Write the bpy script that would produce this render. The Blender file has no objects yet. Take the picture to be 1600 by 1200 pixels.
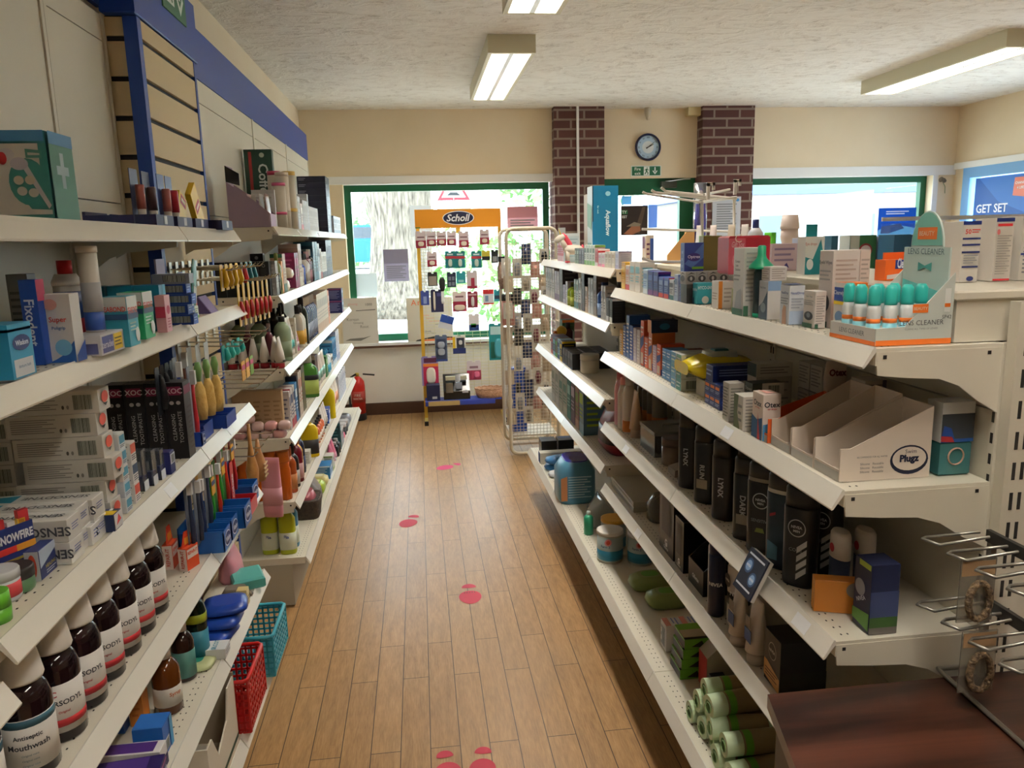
import bpy, bmesh, math, random
from mathutils import Vector, Matrix
PI=math.pi
SC=bpy.context.scene
COL=SC.collection
# ---------------------------------------------------------------- camera
FP=1200.0; VPX,VPY=652.0,378.0; CAMZ=1.5
def _cam():
    dy=Vector((VPX-800,VPY-600,FP)).normalized()
    n=dy.cross(Vector((1,-0.025,0))).normalized()
    if n.y<0: n=-n
    dz=-n; dx=dy.cross(dz)
    return Matrix((dx,dy,dz)).transposed()      # world -> camera (x right, y down, z forward)
CM=_cam()
cd=bpy.data.cameras.new('camera'); cam=bpy.data.objects.new('camera',cd); COL.objects.link(cam)
cd.sensor_width=36; cd.lens=27.0; cd.clip_start=.02; cd.clip_end=200
r=CM.transposed()
cam.matrix_world=Matrix.Translation((0,0,CAMZ)) @ Matrix(((CM[0][0],-CM[1][0],-CM[2][0]),(CM[0][1],-CM[1][1],-CM[2][1]),(CM[0][2],-CM[1][2],-CM[2][2]))).to_4x4()
SC.camera=cam
# a photograph point (1600x1200) on a plane of the room
def _ray(px,py): return CM.transposed() @ Vector((px-800,py-600,FP))
def onx(px,py,X): d=_ray(px,py); return Vector((0,0,CAMZ))+d*(X/d.x)
def ony(px,py,Y): d=_ray(px,py); return Vector((0,0,CAMZ))+d*(Y/d.y)
def onz(px,py,Z): d=_ray(px,py); return Vector((0,0,CAMZ))+d*((Z-CAMZ)/d.z)
# ---------------------------------------------------------------- world, exposure
SC.view_settings.view_transform='Standard'; SC.view_settings.look='None'
SC.view_settings.exposure=0.10; SC.view_settings.gamma=1.0; SC.view_settings.use_curve_mapping=False
W=bpy.data.worlds.new('world'); SC.world=W; W.use_nodes=True
nt=W.node_tree; nt.nodes.clear()
_o=nt.nodes.new('ShaderNodeOutputWorld'); _b=nt.nodes.new('ShaderNodeBackground')
_b.inputs[0].default_value=(.84,.93,1,1); _b.inputs[1].default_value=10.0
nt.links.new(_b.outputs[0],_o.inputs[0])
LIGHT_E=9.5
# ---------------------------------------------------------------- materials
def lin(h):
    if isinstance(h,(tuple,list)): return tuple(h[:3])+(1,)
    h=h.lstrip('#'); c=[int(h[i:i+2],16)/255 for i in (0,2,4)]
    return tuple(x/12.92 if x<=.04045 else ((x+.055)/1.055)**2.4 for x in c)+(1,)
_mats={}
def mt(c,rough=.5,metal=0,trans=0,emit=0,alpha=1,spec=.5,ior=1.45):
    k=(c,rough,metal,trans,emit,alpha,spec)
    if k in _mats: return _mats[k]
    m=bpy.data.materials.new('surface'); m.use_nodes=True
    p=m.node_tree.nodes['Principled BSDF']
    p.inputs['Base Color'].default_value=lin(c); p.inputs['Roughness'].default_value=rough
    p.inputs['Metallic'].default_value=metal; p.inputs['Transmission Weight'].default_value=trans
    p.inputs['Specular IOR Level'].default_value=spec
    if emit:
        p.inputs['Emission Color'].default_value=lin(c); p.inputs['Emission Strength'].default_value=emit
    p.inputs['Alpha'].default_value=alpha; p.inputs['IOR'].default_value=ior
    _mats[k]=m; return m
class NT:
    def __init__(s,name):
        s.m=bpy.data.materials.new(name); s.m.use_nodes=True; s.t=s.m.node_tree; s.p=s.t.nodes['Principled BSDF']
    def n(s,ty,**kw):
        x=s.t.nodes.new(ty)
        for k,v in kw.items(): setattr(x,k,v)
        return x
    def l(s,a,b): s.t.links.new(a,b)
    def noise(s,scale,detail=4,rough=.55,vec=None,dist=0):
        x=s.n('ShaderNodeTexNoise'); x.inputs['Scale'].default_value=scale; x.inputs['Detail'].default_value=detail
        x.inputs['Roughness'].default_value=rough; x.inputs['Distortion'].default_value=dist
        if vec is not None: s.l(vec,x.inputs['Vector'])
        return x.outputs['Fac']
    def pos(s,sc=(1,1,1),obj=False):
        if obj: o=s.n('ShaderNodeTexCoord').outputs['Object']
        else: o=s.n('ShaderNodeNewGeometry').outputs['Position']
        mp=s.n('ShaderNodeMapping'); mp.inputs['Scale'].default_value=sc; s.l(o,mp.inputs['Vector']); return mp.outputs['Vector']
    def ramp(s,f,stops):
        x=s.n('ShaderNodeValToRGB'); s.l(f,x.inputs['Fac']); e=x.color_ramp.elements
        while len(e)<len(stops): e.new(.5)
        for i,(q,c) in enumerate(stops): e[i].position=q; e[i].color=lin(c)
        return x.outputs['Color']
    def mix(s,f,a,b,mode='MIX'):
        x=s.n('ShaderNodeMix',data_type='RGBA',blend_type=mode)
        for i,v in ((0,f),(6,a),(7,b)):
            if isinstance(v,(int,float)): x.inputs[i].default_value=v
            elif isinstance(v,(str,tuple)): x.inputs[i].default_value=lin(v)
            else: s.l(v,x.inputs[i])
        return x.outputs[2]
    def bump(s,h,st,dist=.01):
        x=s.n('ShaderNodeBump'); x.inputs['Strength'].default_value=st; x.inputs['Distance'].default_value=dist
        s.l(h,x.inputs['Height']); s.l(x.outputs['Normal'],s.p.inputs['Normal'])
    def col(s,c,rough=.5):
        if isinstance(c,(str,tuple)): s.p.inputs['Base Color'].default_value=lin(c)
        else: s.l(c,s.p.inputs['Base Color'])
        s.p.inputs['Roughness'].default_value=rough
        return s.m
def noisy(c1,c2,scale,rough=.6,bump=0,sc=(1,1,1),bs=None):
    a=NT('surface'); f=a.noise(scale,vec=a.pos(sc)); 
    m=a.col(a.ramp(f,[(.3,c1),(.7,c2)]),rough)
    if bump: a.bump(a.noise(bs or scale,vec=a.pos(sc)),bump)
    return m
# ---------------------------------------------------------------- mesh builder
_txt={}
def textmesh(s,bold=0,shear=0):
    k=(s,bold,shear)
    if k not in _txt:
        c=bpy.data.curves.new('t','FONT'); c.body=s; c.resolution_u=2; c.offset=bold; c.shear=shear
        o=bpy.data.objects.new('t',c); COL.objects.link(o); bpy.context.view_layer.update()
        me=o.evaluated_get(bpy.context.evaluated_depsgraph_get()).to_mesh()
        vs=[(v.co.x,v.co.y) for v in me.vertices]; fs=[tuple(p.vertices) for p in me.polygons]
        if not vs: vs=[(0,0),(.1,0),(.1,.1)]; fs=[(0,1,2)]
        x0=min(v[0] for v in vs); x1=max(v[0] for v in vs); y0=min(v[1] for v in vs); y1=max(v[1] for v in vs)
        vs=[((x-(x0+x1)/2)/(y1-y0),(y-(y0+y1)/2)/(y1-y0)) for x,y in vs]
        _txt[k]=(vs,fs,(x1-x0)/(y1-y0))
        bpy.data.objects.remove(o); bpy.data.curves.remove(c)
    return _txt[k]
class MB:
    def __init__(s): s.v=[];s.f=[];s.fm=[];s.fs=[];s.ms=[]
    def mi(s,m):
        if isinstance(m,str): m=mt(m)
        if m not in s.ms: s.ms.append(m)
        return s.ms.index(m)
    def add(s,vs,fs,m,smooth=False,M=None):
        b=len(s.v); i=s.mi(m)
        for v in vs: s.v.append(tuple(M@Vector(v)) if M else tuple(v))
        for f in fs: s.f.append(tuple(b+j for j in f)); s.fm.append(i); s.fs.append(smooth)
        return s
    def box(s,x0,y0,z0,x1,y1,z1,m,M=None,c=0):
        if c:
            sec=[(z0,x0+c,x1-c,y0+c,y1-c),(z0+c,x0,x1,y0,y1),(z1-c,x0,x1,y0,y1),(z1,x0+c,x1-c,y0+c,y1-c)]
            vs=[];fs=[]
            for z,a,b,p,q in sec: vs+=[(a,p,z),(b,p,z),(b,q,z),(a,q,z)]
            for k in range(3):
                for j in range(4): fs.append((k*4+j,k*4+(j+1)%4,k*4+4+(j+1)%4,k*4+4+j))
            fs+=[(3,2,1,0),(12,13,14,15)]
            return s.add(vs,fs,m,False,M)
        vs=[(x,y,z) for z in (z0,z1) for x,y in ((x0,y0),(x1,y0),(x1,y1),(x0,y1))]
        return s.add(vs,[(3,2,1,0),(4,5,6,7),(0,1,5,4),(1,2,6,5),(2,3,7,6),(3,0,4,7)],m,False,M)
    def loft(s,secs,m,seg=16,smooth=True,M=None,cap=True):
        # secs: (z,cx,cy,rx,ry[,power])
        vs=[];fs=[]
        for q in secs:
            z,cx,cy,rx,ry=q[:5]; pw=q[5] if len(q)>5 else 2
            for j in range(seg):
                a=2*PI*(j+.5)/seg; ca,sa=math.cos(a),math.sin(a)
                vs.append((cx+rx*math.copysign(abs(ca)**(2/pw),ca),cy+ry*math.copysign(abs(sa)**(2/pw),sa),z))
        n=len(secs)
        for k in range(n-1):
            for j in range(seg): fs.append((k*seg+j,k*seg+(j+1)%seg,(k+1)*seg+(j+1)%seg,(k+1)*seg+j))
        s.add(vs,fs,m,smooth,M)
        if cap:
            b=len(s.v)-n*seg; i=s.mi(m)
            s.f.append(tuple(b+j for j in reversed(range(seg)))); s.fm.append(i); s.fs.append(False)
            s.f.append(tuple(b+(n-1)*seg+j for j in range(seg))); s.fm.append(i); s.fs.append(False)
        return s
    def lathe(s,prof,m,seg=16,M=None,smooth=True,cx=0,cy=0,cap=True):
        return s.loft([(z,cx,cy,r,r) for r,z in prof],m,seg,smooth,M,cap)
    def tube(s,pts,r,m,seg=6,closed=False,M=None):
        pts=[Vector(p) for p in pts]; n=len(pts); vs=[];fs=[]
        up=None
        for i,p in enumerate(pts):
            a=pts[i-1] if (i or closed) else p; b=pts[(i+1)%n] if (i<n-1 or closed) else p
            t=(b-a).normalized()
            if up is None: up=Vector((0,0,1)) if abs(t.z)<.9 else Vector((1,0,0))
            x=t.cross(up).normalized(); 
            if x.length<.1: x=t.orthogonal().normalized()
            y=x.cross(t).normalized(); up=y
            for j in range(seg):
                an=2*PI*j/seg; vs.append(p+x*(r*math.cos(an))+y*(r*math.sin(an)))
        m_=n if closed else n-1
        for k in range(m_):
            for j in range(seg):
                fs.append((k*seg+j,k*seg+(j+1)%seg,((k+1)%n)*seg+(j+1)%seg,((k+1)%n)*seg+j))
        s.add(vs,fs,m,True,M)
        if not closed:
            b=len(s.v)-n*seg; i=s.mi(m)
            for ff in (tuple(b+j for j in range(seg)),tuple(b+(n-1)*seg+j for j in reversed(range(seg)))): s.f.append(ff); s.fm.append(i); s.fs.append(False)
        return s
    def prism(s,pts,ax,a0,a1,m,M=None,smooth=False):
        # pts 2-D in the other two axes (cyclic order), extruded along axis ax from a0 to a1
        def P(u,v,a): return {'x':(a,u,v),'y':(u,a,v),'z':(u,v,a)}[ax]
        n=len(pts); vs=[P(u,v,a0) for u,v in pts]+[P(u,v,a1) for u,v in pts]
        fs=[tuple(reversed(range(n))),tuple(range(n,2*n))]+[(j,(j+1)%n,n+(j+1)%n,n+j) for j in range(n)]
        return s.add(vs,fs,m,smooth,M)
    def text(s,t,h,m,M,bold=0,shear=0,maxw=None):
        vs,fs,w=textmesh(t,bold,shear); k=h; kx=h
        if maxw and w*h>maxw: kx=maxw/w
        return s.add([(x*kx,y*k,0) for x,y in vs],fs,m,False,M)
    def disc(s,u,v,ru,rv,m,M,seg=20):
        return s.add([(u+ru*math.cos(2*PI*j/seg),v+rv*math.sin(2*PI*j/seg),0) for j in range(seg)],[tuple(range(seg))],m,False,M)
    def poly(s,pts,m,M): return s.add([(a,b,0) for a,b in pts],[tuple(range(len(pts)))],m,False,M)
    def ball(s,c,r,m,M=None,seg=12,rings=8,sx=1,sy=1,sz=1):
        return s.loft([(c[2]-r*sz*math.cos(PI*k/rings),c[0],c[1],max(r*sx*math.sin(PI*k/rings),1e-5),max(r*sy*math.sin(PI*k/rings),1e-5)) for k in range(rings+1)],m,seg,True,M)
    def mesh(s,name):
        me=bpy.data.meshes.new(name); me.from_pydata(s.v,[],s.f)
        for m in s.ms: me.materials.append(m)
        me.polygons.foreach_set('material_index',s.fm); me.polygons.foreach_set('use_smooth',s.fs); me.update(); return me
    def build(s,name,parent=None,loc=None,rz=0):
        o=bpy.data.objects.new(name,s.mesh(name)); COL.objects.link(o)
        if parent: o.parent=parent
        if loc: o.location=loc
        if rz: o.rotation_euler=(0,0,rz)
        return o
def empty(name,loc=(0,0,0),rz=0):
    o=bpy.data.objects.new(name,None); o.empty_display_size=.05; COL.objects.link(o); o.location=loc; o.rotation_euler=(0,0,rz); return o
def tag(o,label=None,cat=None,group=None,kind=None):
    if label: o['label']=label
    if cat: o['category']=cat
    if group: o['group']=group
    if kind: o['kind']=kind
    return o
def struct(o,label=None):
    o['kind']='structure'
    if label: o['label']=label
    return o
def copytree(o,parent=None):
    c=o.copy(); COL.objects.link(c)
    if parent: c.parent=parent
    for ch in o.children: copytree(ch,c)
    return c
# matrices that stand a 2-D drawing (u right, v up) on a face
def MF(x,y,z,face,e=.0006,tilt=0):
    R={'-y':Matrix(((1,0,0),(0,0,-1),(0,1,0))),'+y':Matrix(((-1,0,0),(0,0,1),(0,1,0))),
       '+x':Matrix(((0,0,1),(1,0,0),(0,1,0))),'-x':Matrix(((0,0,-1),(-1,0,0),(0,1,0))),
       '+z':Matrix(((1,0,0),(0,1,0),(0,0,1)))}[face]
    n=R@Vector((0,0,1))
    return Matrix.Translation(Vector((x,y,z))+n*e)@R.to_4x4()@Matrix.Rotation(tilt,4,'Z')
CREAM='#e4decd'
# ================================================================ ROOM
XL,XR,YF,YB,ZC=-.92,4.93,6.75,-4.6,2.585
def wallmat(c1,c2):
    a=NT('painted plaster'); f=a.noise(2.5,vec=a.pos()); m=a.col(a.ramp(f,[(.3,c1),(.75,c2)]),.75)
    a.bump(a.noise(90,vec=a.pos()),.12,.003); return m
M_BEIGE=wallmat('#e5d3b4','#ebdbbf'); M_WHITEP=wallmat('#ebe7df','#f1ede6')
M_WHITE=mt('#efefee',.45); M_GREEN=mt('#0d5b3c',.35)
# floor planks
a=NT('wood planks'); v=a.n('ShaderNodeNewGeometry').outputs['Position']
mp=a.n('ShaderNodeMapping'); mp.inputs['Rotation'].default_value=(0,0,PI/2); mp.inputs['Location'].default_value=(0,.03,0); a.l(v,mp.inputs['Vector'])
bt=a.n('ShaderNodeTexBrick'); a.l(mp.outputs['Vector'],bt.inputs['Vector'])
bt.offset=.37; bt.offset_frequency=2; bt.squash=1
for k,x in (('Scale',1),('Mortar Size',.0014),('Mortar Smooth',.1),('Bias',0),('Brick Width',.62),('Row Height',.089)): bt.inputs[k].default_value=x
bt.inputs['Color1'].default_value=lin('#ab8a5f'); bt.inputs['Color2'].default_value=lin('#94744c'); bt.inputs['Mortar'].default_value=lin('#3e2a18')
g=a.noise(9,6,.6,a.pos((5,.7,1)),.6); g2=a.noise(1.1,3,.5,a.pos()); g3=a.noise(60,4,.6,a.pos((4,.35,1)))
c=a.mix(.45,bt.outputs['Color'],a.ramp(g,[(.3,'#7d5732'),(.55,'#b98c59'),(.75,'#d2ab79')]),'MIX')
c=a.mix(.3,c,a.ramp(g3,[(.35,'#8a6238'),(.65,'#c8a06c')]),'MIX')
c=a.mix(a.ramp(g2,[(.45,(0,0,0)),(.7,(.35,.35,.35))]),c,'#8d7860','MIX')
c=a.mix(bt.outputs['Fac'],c,'#3e2a18')
M_FLOOR=a.col(c,.36); a.bump(bt.outputs['Fac'],-.25,.002); a.p.inputs['Specular IOR Level'].default_value=.45
# artex ceiling
a=NT('textured ceiling'); n1=a.noise(7,5,.6,a.pos((1,1.5,1)),1.2); n2=a.noise(42,3,.6,a.pos(),.8)
mm=a.n('ShaderNodeMath',operation='MULTIPLY'); a.l(a.ramp(n1,[(.42,(0,0,0)),(.62,(1,1,1))]),mm.inputs[0]); a.l(n2,mm.inputs[1])
M_CEIL=a.col(a.ramp(mm.outputs[0],[(.1,'#e9e5de'),(.5,'#ded8d0'),(.68,'#bdb5aa')]),.85); a.bump(mm.outputs[0],.55,.012)
def slab(name,x0,y0,z0,x1,y1,z1,m): return struct(MB().box(x0,y0,z0,x1,y1,z1,m).build(name))
slab('floor',XL-.2,YB-.2,-.12,XR+.2,YF+.25,0,M_FLOOR)
slab('ceiling',XL-.2,YB-.2,ZC,XR+.2,YF+.25,ZC+.12,M_CEIL)
slab('wall_left',XL-.15,YB,0,XL,YF,ZC,M_BEIGE)
slab('wall_back',XL-.15,YB-.15,0,XR+.15,YB,ZC,M_BEIGE)
# right wall with a window
w=MB(); WY0,WY1,WZ0,WZ1=4.0,6.62,.95,2.03
w.box(XR,YB,0,XR+.2,WY0,ZC,M_BEIGE).box(XR,WY1,0,XR+.2,YF+.25,ZC,M_BEIGE).box(XR,WY0,0,XR+.2,WY1,WZ0,M_BEIGE).box(XR,WY0,WZ1,XR+.2,WY1,ZC,M_BEIGE)
struct(w.build('wall_right'))
# far wall : window 1 | pillar | door | pillar | window 2
A0,A1=-.60,1.165; D0,D1=1.618,2.482; B0,B1=2.95,4.72; ZT=2.02; ZS=.62; YT=YF+.2
w=MB()
w.box(XL,YF,ZT,A1+.02,YT,ZC,M_BEIGE).box(XL,YF,ZS,A0,YT,ZT,M_BEIGE)
w.box(B0-.01,YF,ZT,XR,YT,ZC,M_BEIGE).box(B1,YF,0,XR,YT,ZT,M_BEIGE)
w.box(XL,YF+.02,.0,A1+.02,YT,ZS,M_WHITEP).box(B0-.01,YF,0,B1,YT,.80,M_WHITEP)
w.box(D0-.02,YF+.03,2.0,D1+.02,YT,ZC,M_BEIGE)
struct(w.build('wall_far'))
# brick pillars
a=NT('red brick'); v=a.n('ShaderNodeNewGeometry').outputs['Position']
sp=a.n('ShaderNodeSeparateXYZ'); a.l(v,sp.inputs[0]); ad=a.n('ShaderNodeMath',operation='ADD'); a.l(sp.outputs['X'],ad.inputs[0]); a.l(sp.outputs['Y'],ad.inputs[1])
cb=a.n('ShaderNodeCombineXYZ'); a.l(ad.outputs[0],cb.inputs['X']); a.l(sp.outputs['Z'],cb.inputs['Y'])
bt=a.n('ShaderNodeTexBrick'); a.l(cb.outputs[0],bt.inputs['Vector'])
for k,x in (('Scale',1),('Mortar Size',.009),('Mortar Smooth',.15),('Bias',0),('Brick Width',.228),('Row Height',.0775)): bt.inputs[k].default_value=x
bt.inputs['Color1'].default_value=lin('#5c3530'); bt.inputs['Color2'].default_value=lin('#4a2a28'); bt.inputs['Mortar'].default_value=lin('#8f8076')
c=a.mix(a.noise(30,4,.6,v),bt.outputs['Color'],'#6a423c','MIX')
c2=a.mix(.3,bt.outputs['Color'],c); c3=a.mix(bt.outputs['Fac'],c2,'#8a7b70')
M_BRICK=a.col(c3,.85); a.bump(bt.outputs['Fac'],-.8,.008)
struct(MB().box(1.185,YF-.10,0,1.618,YT,ZC,M_BRICK).build('pillar_brick'),'dark red brick pillar between the left window and the door')
struct(MB().box(2.482,YF-.10,0,2.948,YT,ZC,M_BRICK).build('pillar_brick'),'dark red brick pillar between the door and the right window')
# skirting
BROWN=mt('#4a2f22',.5)
slab('baseboard_far',XL,YF,0,1.18,YF+.02,.105,BROWN)
slab('baseboard_left',XL,2.8,0,XL+.015,YF,.1,BROWN)
# windows
GL=NT('window glass'); nt_=GL.t; nt_.nodes.clear(); o_=nt_.nodes.new('ShaderNodeOutputMaterial'); mx=nt_.nodes.new('ShaderNodeMixShader'); tr=nt_.nodes.new('ShaderNodeBsdfTransparent'); gs=nt_.nodes.new('ShaderNodeBsdfGlossy')
tr.inputs[0].default_value=(.93,.97,.97,1); gs.inputs['Roughness'].default_value=.02; mx.inputs[0].default_value=.06
nt_.links.new(tr.outputs[0],mx.inputs[1]); nt_.links.new(gs.outputs[0],mx.inputs[2]); nt_.links.new(mx.outputs[0],o_.inputs[0]); M_GLASS=GL.m
def window(n,x0,x1,z0,z1,fw=.055):
    m=MB(); y0,y1=YF+.09,YF+.15
    m.box(x0,y0,z0,x1,y1,z0+fw,M_GREEN).box(x0,y0,z1-fw,x1,y1,z1,M_GREEN).box(x0,y0,z0+fw,x0+fw,y1,z1-fw,M_GREEN).box(x1-fw,y0,z0+fw,x1,y1,z1-fw,M_GREEN)
    o=struct(m.build('window_%d'%n))
    MB().box(x0+fw,YF+.115,z0+fw,x1-fw,YF+.121,z1-fw,M_GLASS).build('window_pane',o); return o
window(1,A0,A1,ZS+.03,ZT-.035); window(2,B0,B1,.80,ZT-.035)
slab('trim_1',XL,YF-.012,ZT-.035,1.185,YF+.09,ZT+.03,M_WHITE)
slab('trim_2',2.948,YF-.012,ZT-.035,XR,YF+.09,ZT+.05,M_WHITE)
m=MB().box(A0-.32,YF-.04,ZS-.004,A1+.02,YF+.15,ZS+.026,M_WHITE).box(A0-.32,YF-.05,ZS-.016,A1+.02,YF-.02,ZS+.002,mt('#5b3a2c',.5)); struct(m.build('window_sill'))
slab('trim_3',B1,YF-.006,.8,B1+.05,YF,ZT-.035,M_WHITE)
# right-wall blue window with poster
BLU=mt('#7fb4e8',.4); m=MB(); f=.09
m.box(XR-.012,WY0,WZ0,XR+.1,WY1,WZ0+f,BLU).box(XR-.012,WY0,WZ1-f,XR+.1,WY1,WZ1,BLU).box(XR-.012,WY0,WZ0+f,XR+.1,WY0+f,WZ1-f,BLU).box(XR-.012,WY1-f,WZ0+f,XR+.1,WY1,WZ1-f,BLU).box(XR-.005,5.72,WZ0+f,XR+.08,5.80,WZ1-f,BLU)
o=struct(m.build('window_3')); MB().box(XR+.05,WY0+f,WZ0+f,XR+.056,WY1-f,WZ1-f,M_GLASS).build('window_pane',o)
slab('trim_4',XR-.02,3.6,WZ1,XR,YF-.012,WZ1+.055,M_WHITE)
m=MB().box(XR+.02,5.86,1.22,XR+.026,6.49,1.93,mt('#2b62b4',.5))
Mx=MF(XR+.02,0,0,'-x')   # u = -y
m.poly([(-6.45,1.93),(-5.9,1.93),(-5.9,1.62),(-6.2,1.72)],mt('#3f7bd0',.5),Mx)
m.poly([(-6.03,1.905),(-5.88,1.905),(-5.88,1.74),(-6.04,1.76)],mt('#f08a72',.5),MF(XR+.02,0,0,'-x',.0012))
m.text('GET SET',.075,'#f2f6ff',MF(XR+.02,6.27,1.665,'-x',.0014),.02); m.text('TO MOVE',.075,'#f2f6ff',MF(XR+.02,6.25,1.56,'-x',.0014),.02)
m.text('CHANGE',.022,'#ffffff',MF(XR+.02,5.96,1.86,'-x',.002),.02); m.text('4 LIFE',.022,'#ffffff',MF(XR+.02,5.96,1.82,'-x',.002),.02)
tag(m.build('window_poster'),'blue poster with white lettering and orange corner tag in right wall window','poster')
# door
m=MB(); y0,y1=YF+.06,YF+.12; m.box(D0,y0,0,D0+.10,y1,2.0,M_GREEN).box(D1-.14,y0,0,D1,y1,2.0,M_GREEN).box(D0+.1,y0,1.86,D1-.14,y1,2.0,M_GREEN).box(D0+.1,y0,0,D1-.14,y1,.25,M_GREEN)
o=struct(m.build('door_1'),'dark green glazed shop door under the clock'); MB().box(D0+.1,YF+.085,.25,D1-.14,YF+.091,1.86,M_GLASS).build('door_pane',o)
m=MB().box(2.16,YF+.015,1.915,2.30,YF+.06,1.97,mt('#3a4038',.4)); m.tube([(2.2,YF+.03,1.97),(2.35,YF-.02,1.985),(2.42,YF+.02,1.99)],.008,mt('#8d8f8c',.3,1)); m.build('door_closer',o)
# fittings on the far wall
m=MB(); P=M_WHITE; m.box(1.375,YF-.118,1.4,1.395,YF-.1,ZC,P); tag(m.build('cable_conduit'),'thin white cable trunking running down the left brick pillar','conduit')
def clock():
    e=tag(empty('wall_clock',(2.035,YF+.03,2.262)),'round dark blue wall clock above the door','clock')
    R=Matrix.Rotation(PI/2,4,'X')
    MB().lathe([(.113,0),(.117,.012),(.112,.028),(.100,.030),(.097,.02)],mt('#1e2247',.3),40,R,True,0,0,False).build('clock_rim',e)
    m=MB().lathe([(.098,.004),(.098,.012)],mt('#b9d4ea',.5),40,R)
    F=MF(0,-.0122,0,'-y'); m.disc(0,0,.052,.052,mt('#dfe8ee'),F,32)
    F=MF(0,-.0135,0,'-y')
    for k,tx in enumerate(['XII','I','II','III','IV','V','VI','VII','VIII','IX','X','XI']):
        an=PI/2-k*PI/6; m.text(tx,.015,mt('#27365c'),MF(.082*math.cos(an),-.0125,.082*math.sin(an),'-y',.0008,an-PI/2))
    m.build('clock_face',e)
    def hand(an,l,w):
        c,s_=math.cos(an),math.sin(an); n=(-s_*w,c*w)
        MB().prism([(-c*.02+n[0],-s_*.02+n[1]),(-c*.02-n[0],-s_*.02-n[1]),(c*l-n[0]*.4,s_*l-n[1]*.4),(c*l+n[0]*.4,s_*l+n[1]*.4)],'y',-.018,-.0165,mt('#15181f')).build('clock_hand',e)
    hand(math.radians(38),.083,.003); hand(math.radians(26),.055,.0045)
clock()
m=MB().box(1.885,YF+.024,2.018,2.157,YF+.03,2.107,mt('#e8efe9')).box(1.893,YF+.0235,2.024,2.150,YF+.0255,2.101,mt('#1f6b4b'))
F=MF(0,YF+.0235,0,'-y'); wh=mt('#eef5f0')
m.text('Fire',.026,wh,MF(1.945,YF+.0235,2.080,'-y'),.012); m.text('exit',.024,wh,MF(1.945,YF+.0235,2.042,'-y'),.012)
m.poly([(2.000,2.026),(2.052,2.026),(2.052,2.099),(2.000,2.099)],wh,MF(0,YF+.0235,0,'-y'))
gd=mt('#1f6b4b'); G=MF(0,YF+.0235,0,'-y',.001); m.disc(2.030,2.088,.005,.005,gd,G,10)
m.poly([(2.018,2.080),(2.034,2.082),(2.030,2.060),(2.018,2.060)],gd,G); m.poly([(2.030,2.08),(2.046,2.07),(2.044,2.066),(2.030,2.073)],gd,G); m.poly([(2.018,2.080),(2.006,2.068),(2.009,2.065),(2.02,2.074)],gd,G)
m.poly([(2.020,2.060),(2.030,2.060),(2.014,2.034),(2.006,2.036)],gd,G); m.poly([(2.022,2.060),(2.031,2.062),(2.042,2.046),(2.038,2.030),(2.032,2.032),(2.034,2.045)],gd,G)
m.poly([(2.096,2.095),(2.106,2.095),(2.106,2.058),(2.096,2.058)],wh,G); m.poly([(2.078,2.062),(2.101,2.032),(2.124,2.062),(2.116,2.066),(2.101,2.047),(2.086,2.066)],wh,G)
tag(m.build('fire_exit_sign'),'green and white fire exit sign with running figure and down arrow','sign')
m=MB().lathe([(.028,0),(.030,-.03),(.020,-.075),(.012,-.1)][::-1],mt('#cfc3ae'),16); tag(m.build('ceiling_sensor',loc=(2.02,YF-.02,ZC)),'small beige sensor on the ceiling edge above the clock','sensor')
m=MB().box(2.37,YF-.05,ZC-.07,2.50,YF+.03,ZC,mt('#d8c99c'),c=.004); tag(m.build('junction_box'),'cream junction box at the ceiling beside the right brick pillar','box')
# ---- ceiling lights
def light(x,y0,y1,label,w=.26,zb=2.49):
    e=tag(empty('ceiling_light',(x,(y0+y1)/2,ZC)),label,'light'); L=(y1-y0)/2; h=ZC-zb; W_=w/2
    HS=mt('#d9d3b8',.5); m=MB(); t=.022
    m.box(-W_,-L,-h,-W_+t,L,0,HS).box(W_-t,-L,-h,W_,L,0,HS).box(-W_+t,-L,-h,W_-t,-L+t,0,HS).box(-W_+t,L-t,-h,W_-t,L,0,HS).box(-W_+t,-L+t,-.012,W_-t,L-t,0,HS).build('housing',e)
    WM=mt('#f4f4f2',.25); m=MB(); m.box(-.012,-L+t,-h+.001,.012,L-t,-.02,WM)
    n=int((L*2-2*t)/.045)
    for k in range(1,n):
        yy=-L+t+(2*L-2*t)*k/n; m.box(-W_+t,yy-.0012,-h+.002,W_-t,yy+.0012,-h+.026,WM)
    m.build('louvre',e)
    for sx in (-1,1):
        em=mt('#fffaf2',.5,emit=LIGHT_E*10); m=MB(); m.tube([(sx*.062,-L+.05,-.035),(sx*.062,L-.05,-.035)],.013,em,10); m.build('fluorescent_tube',e)
    rf=mt('#fffaf4',.5,emit=LIGHT_E*.5); m=MB().box(-W_+t+.001,-L+t+.001,-.016,W_-t-.001,L-t-.001,-.0125,rf); m.build('reflector',e)
    return e
light(.555,4.37,5.80,'white louvred fluorescent ceiling light near the far window wall')
light(.555,2.22,3.655,'white louvred fluorescent ceiling light cut by the top of the photo')
light(.555,-.4,1.0,'louvred fluorescent ceiling light above the near end of the aisle')
light(3.44,4.19,5.63,'long louvred ceiling light over the right side of the shop')
light(3.44,1.4,2.84,'long louvred ceiling light over the right of the shop, nearer the camera')
light(.555,-2.9,-1.5,'unseen louvred fluorescent ceiling light added behind the camera'); light(3.44,-1.6,-.2,'long louvred ceiling light at the right behind the camera')  # rearmost aisle lamp is never in view, added for more light from behind
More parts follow.
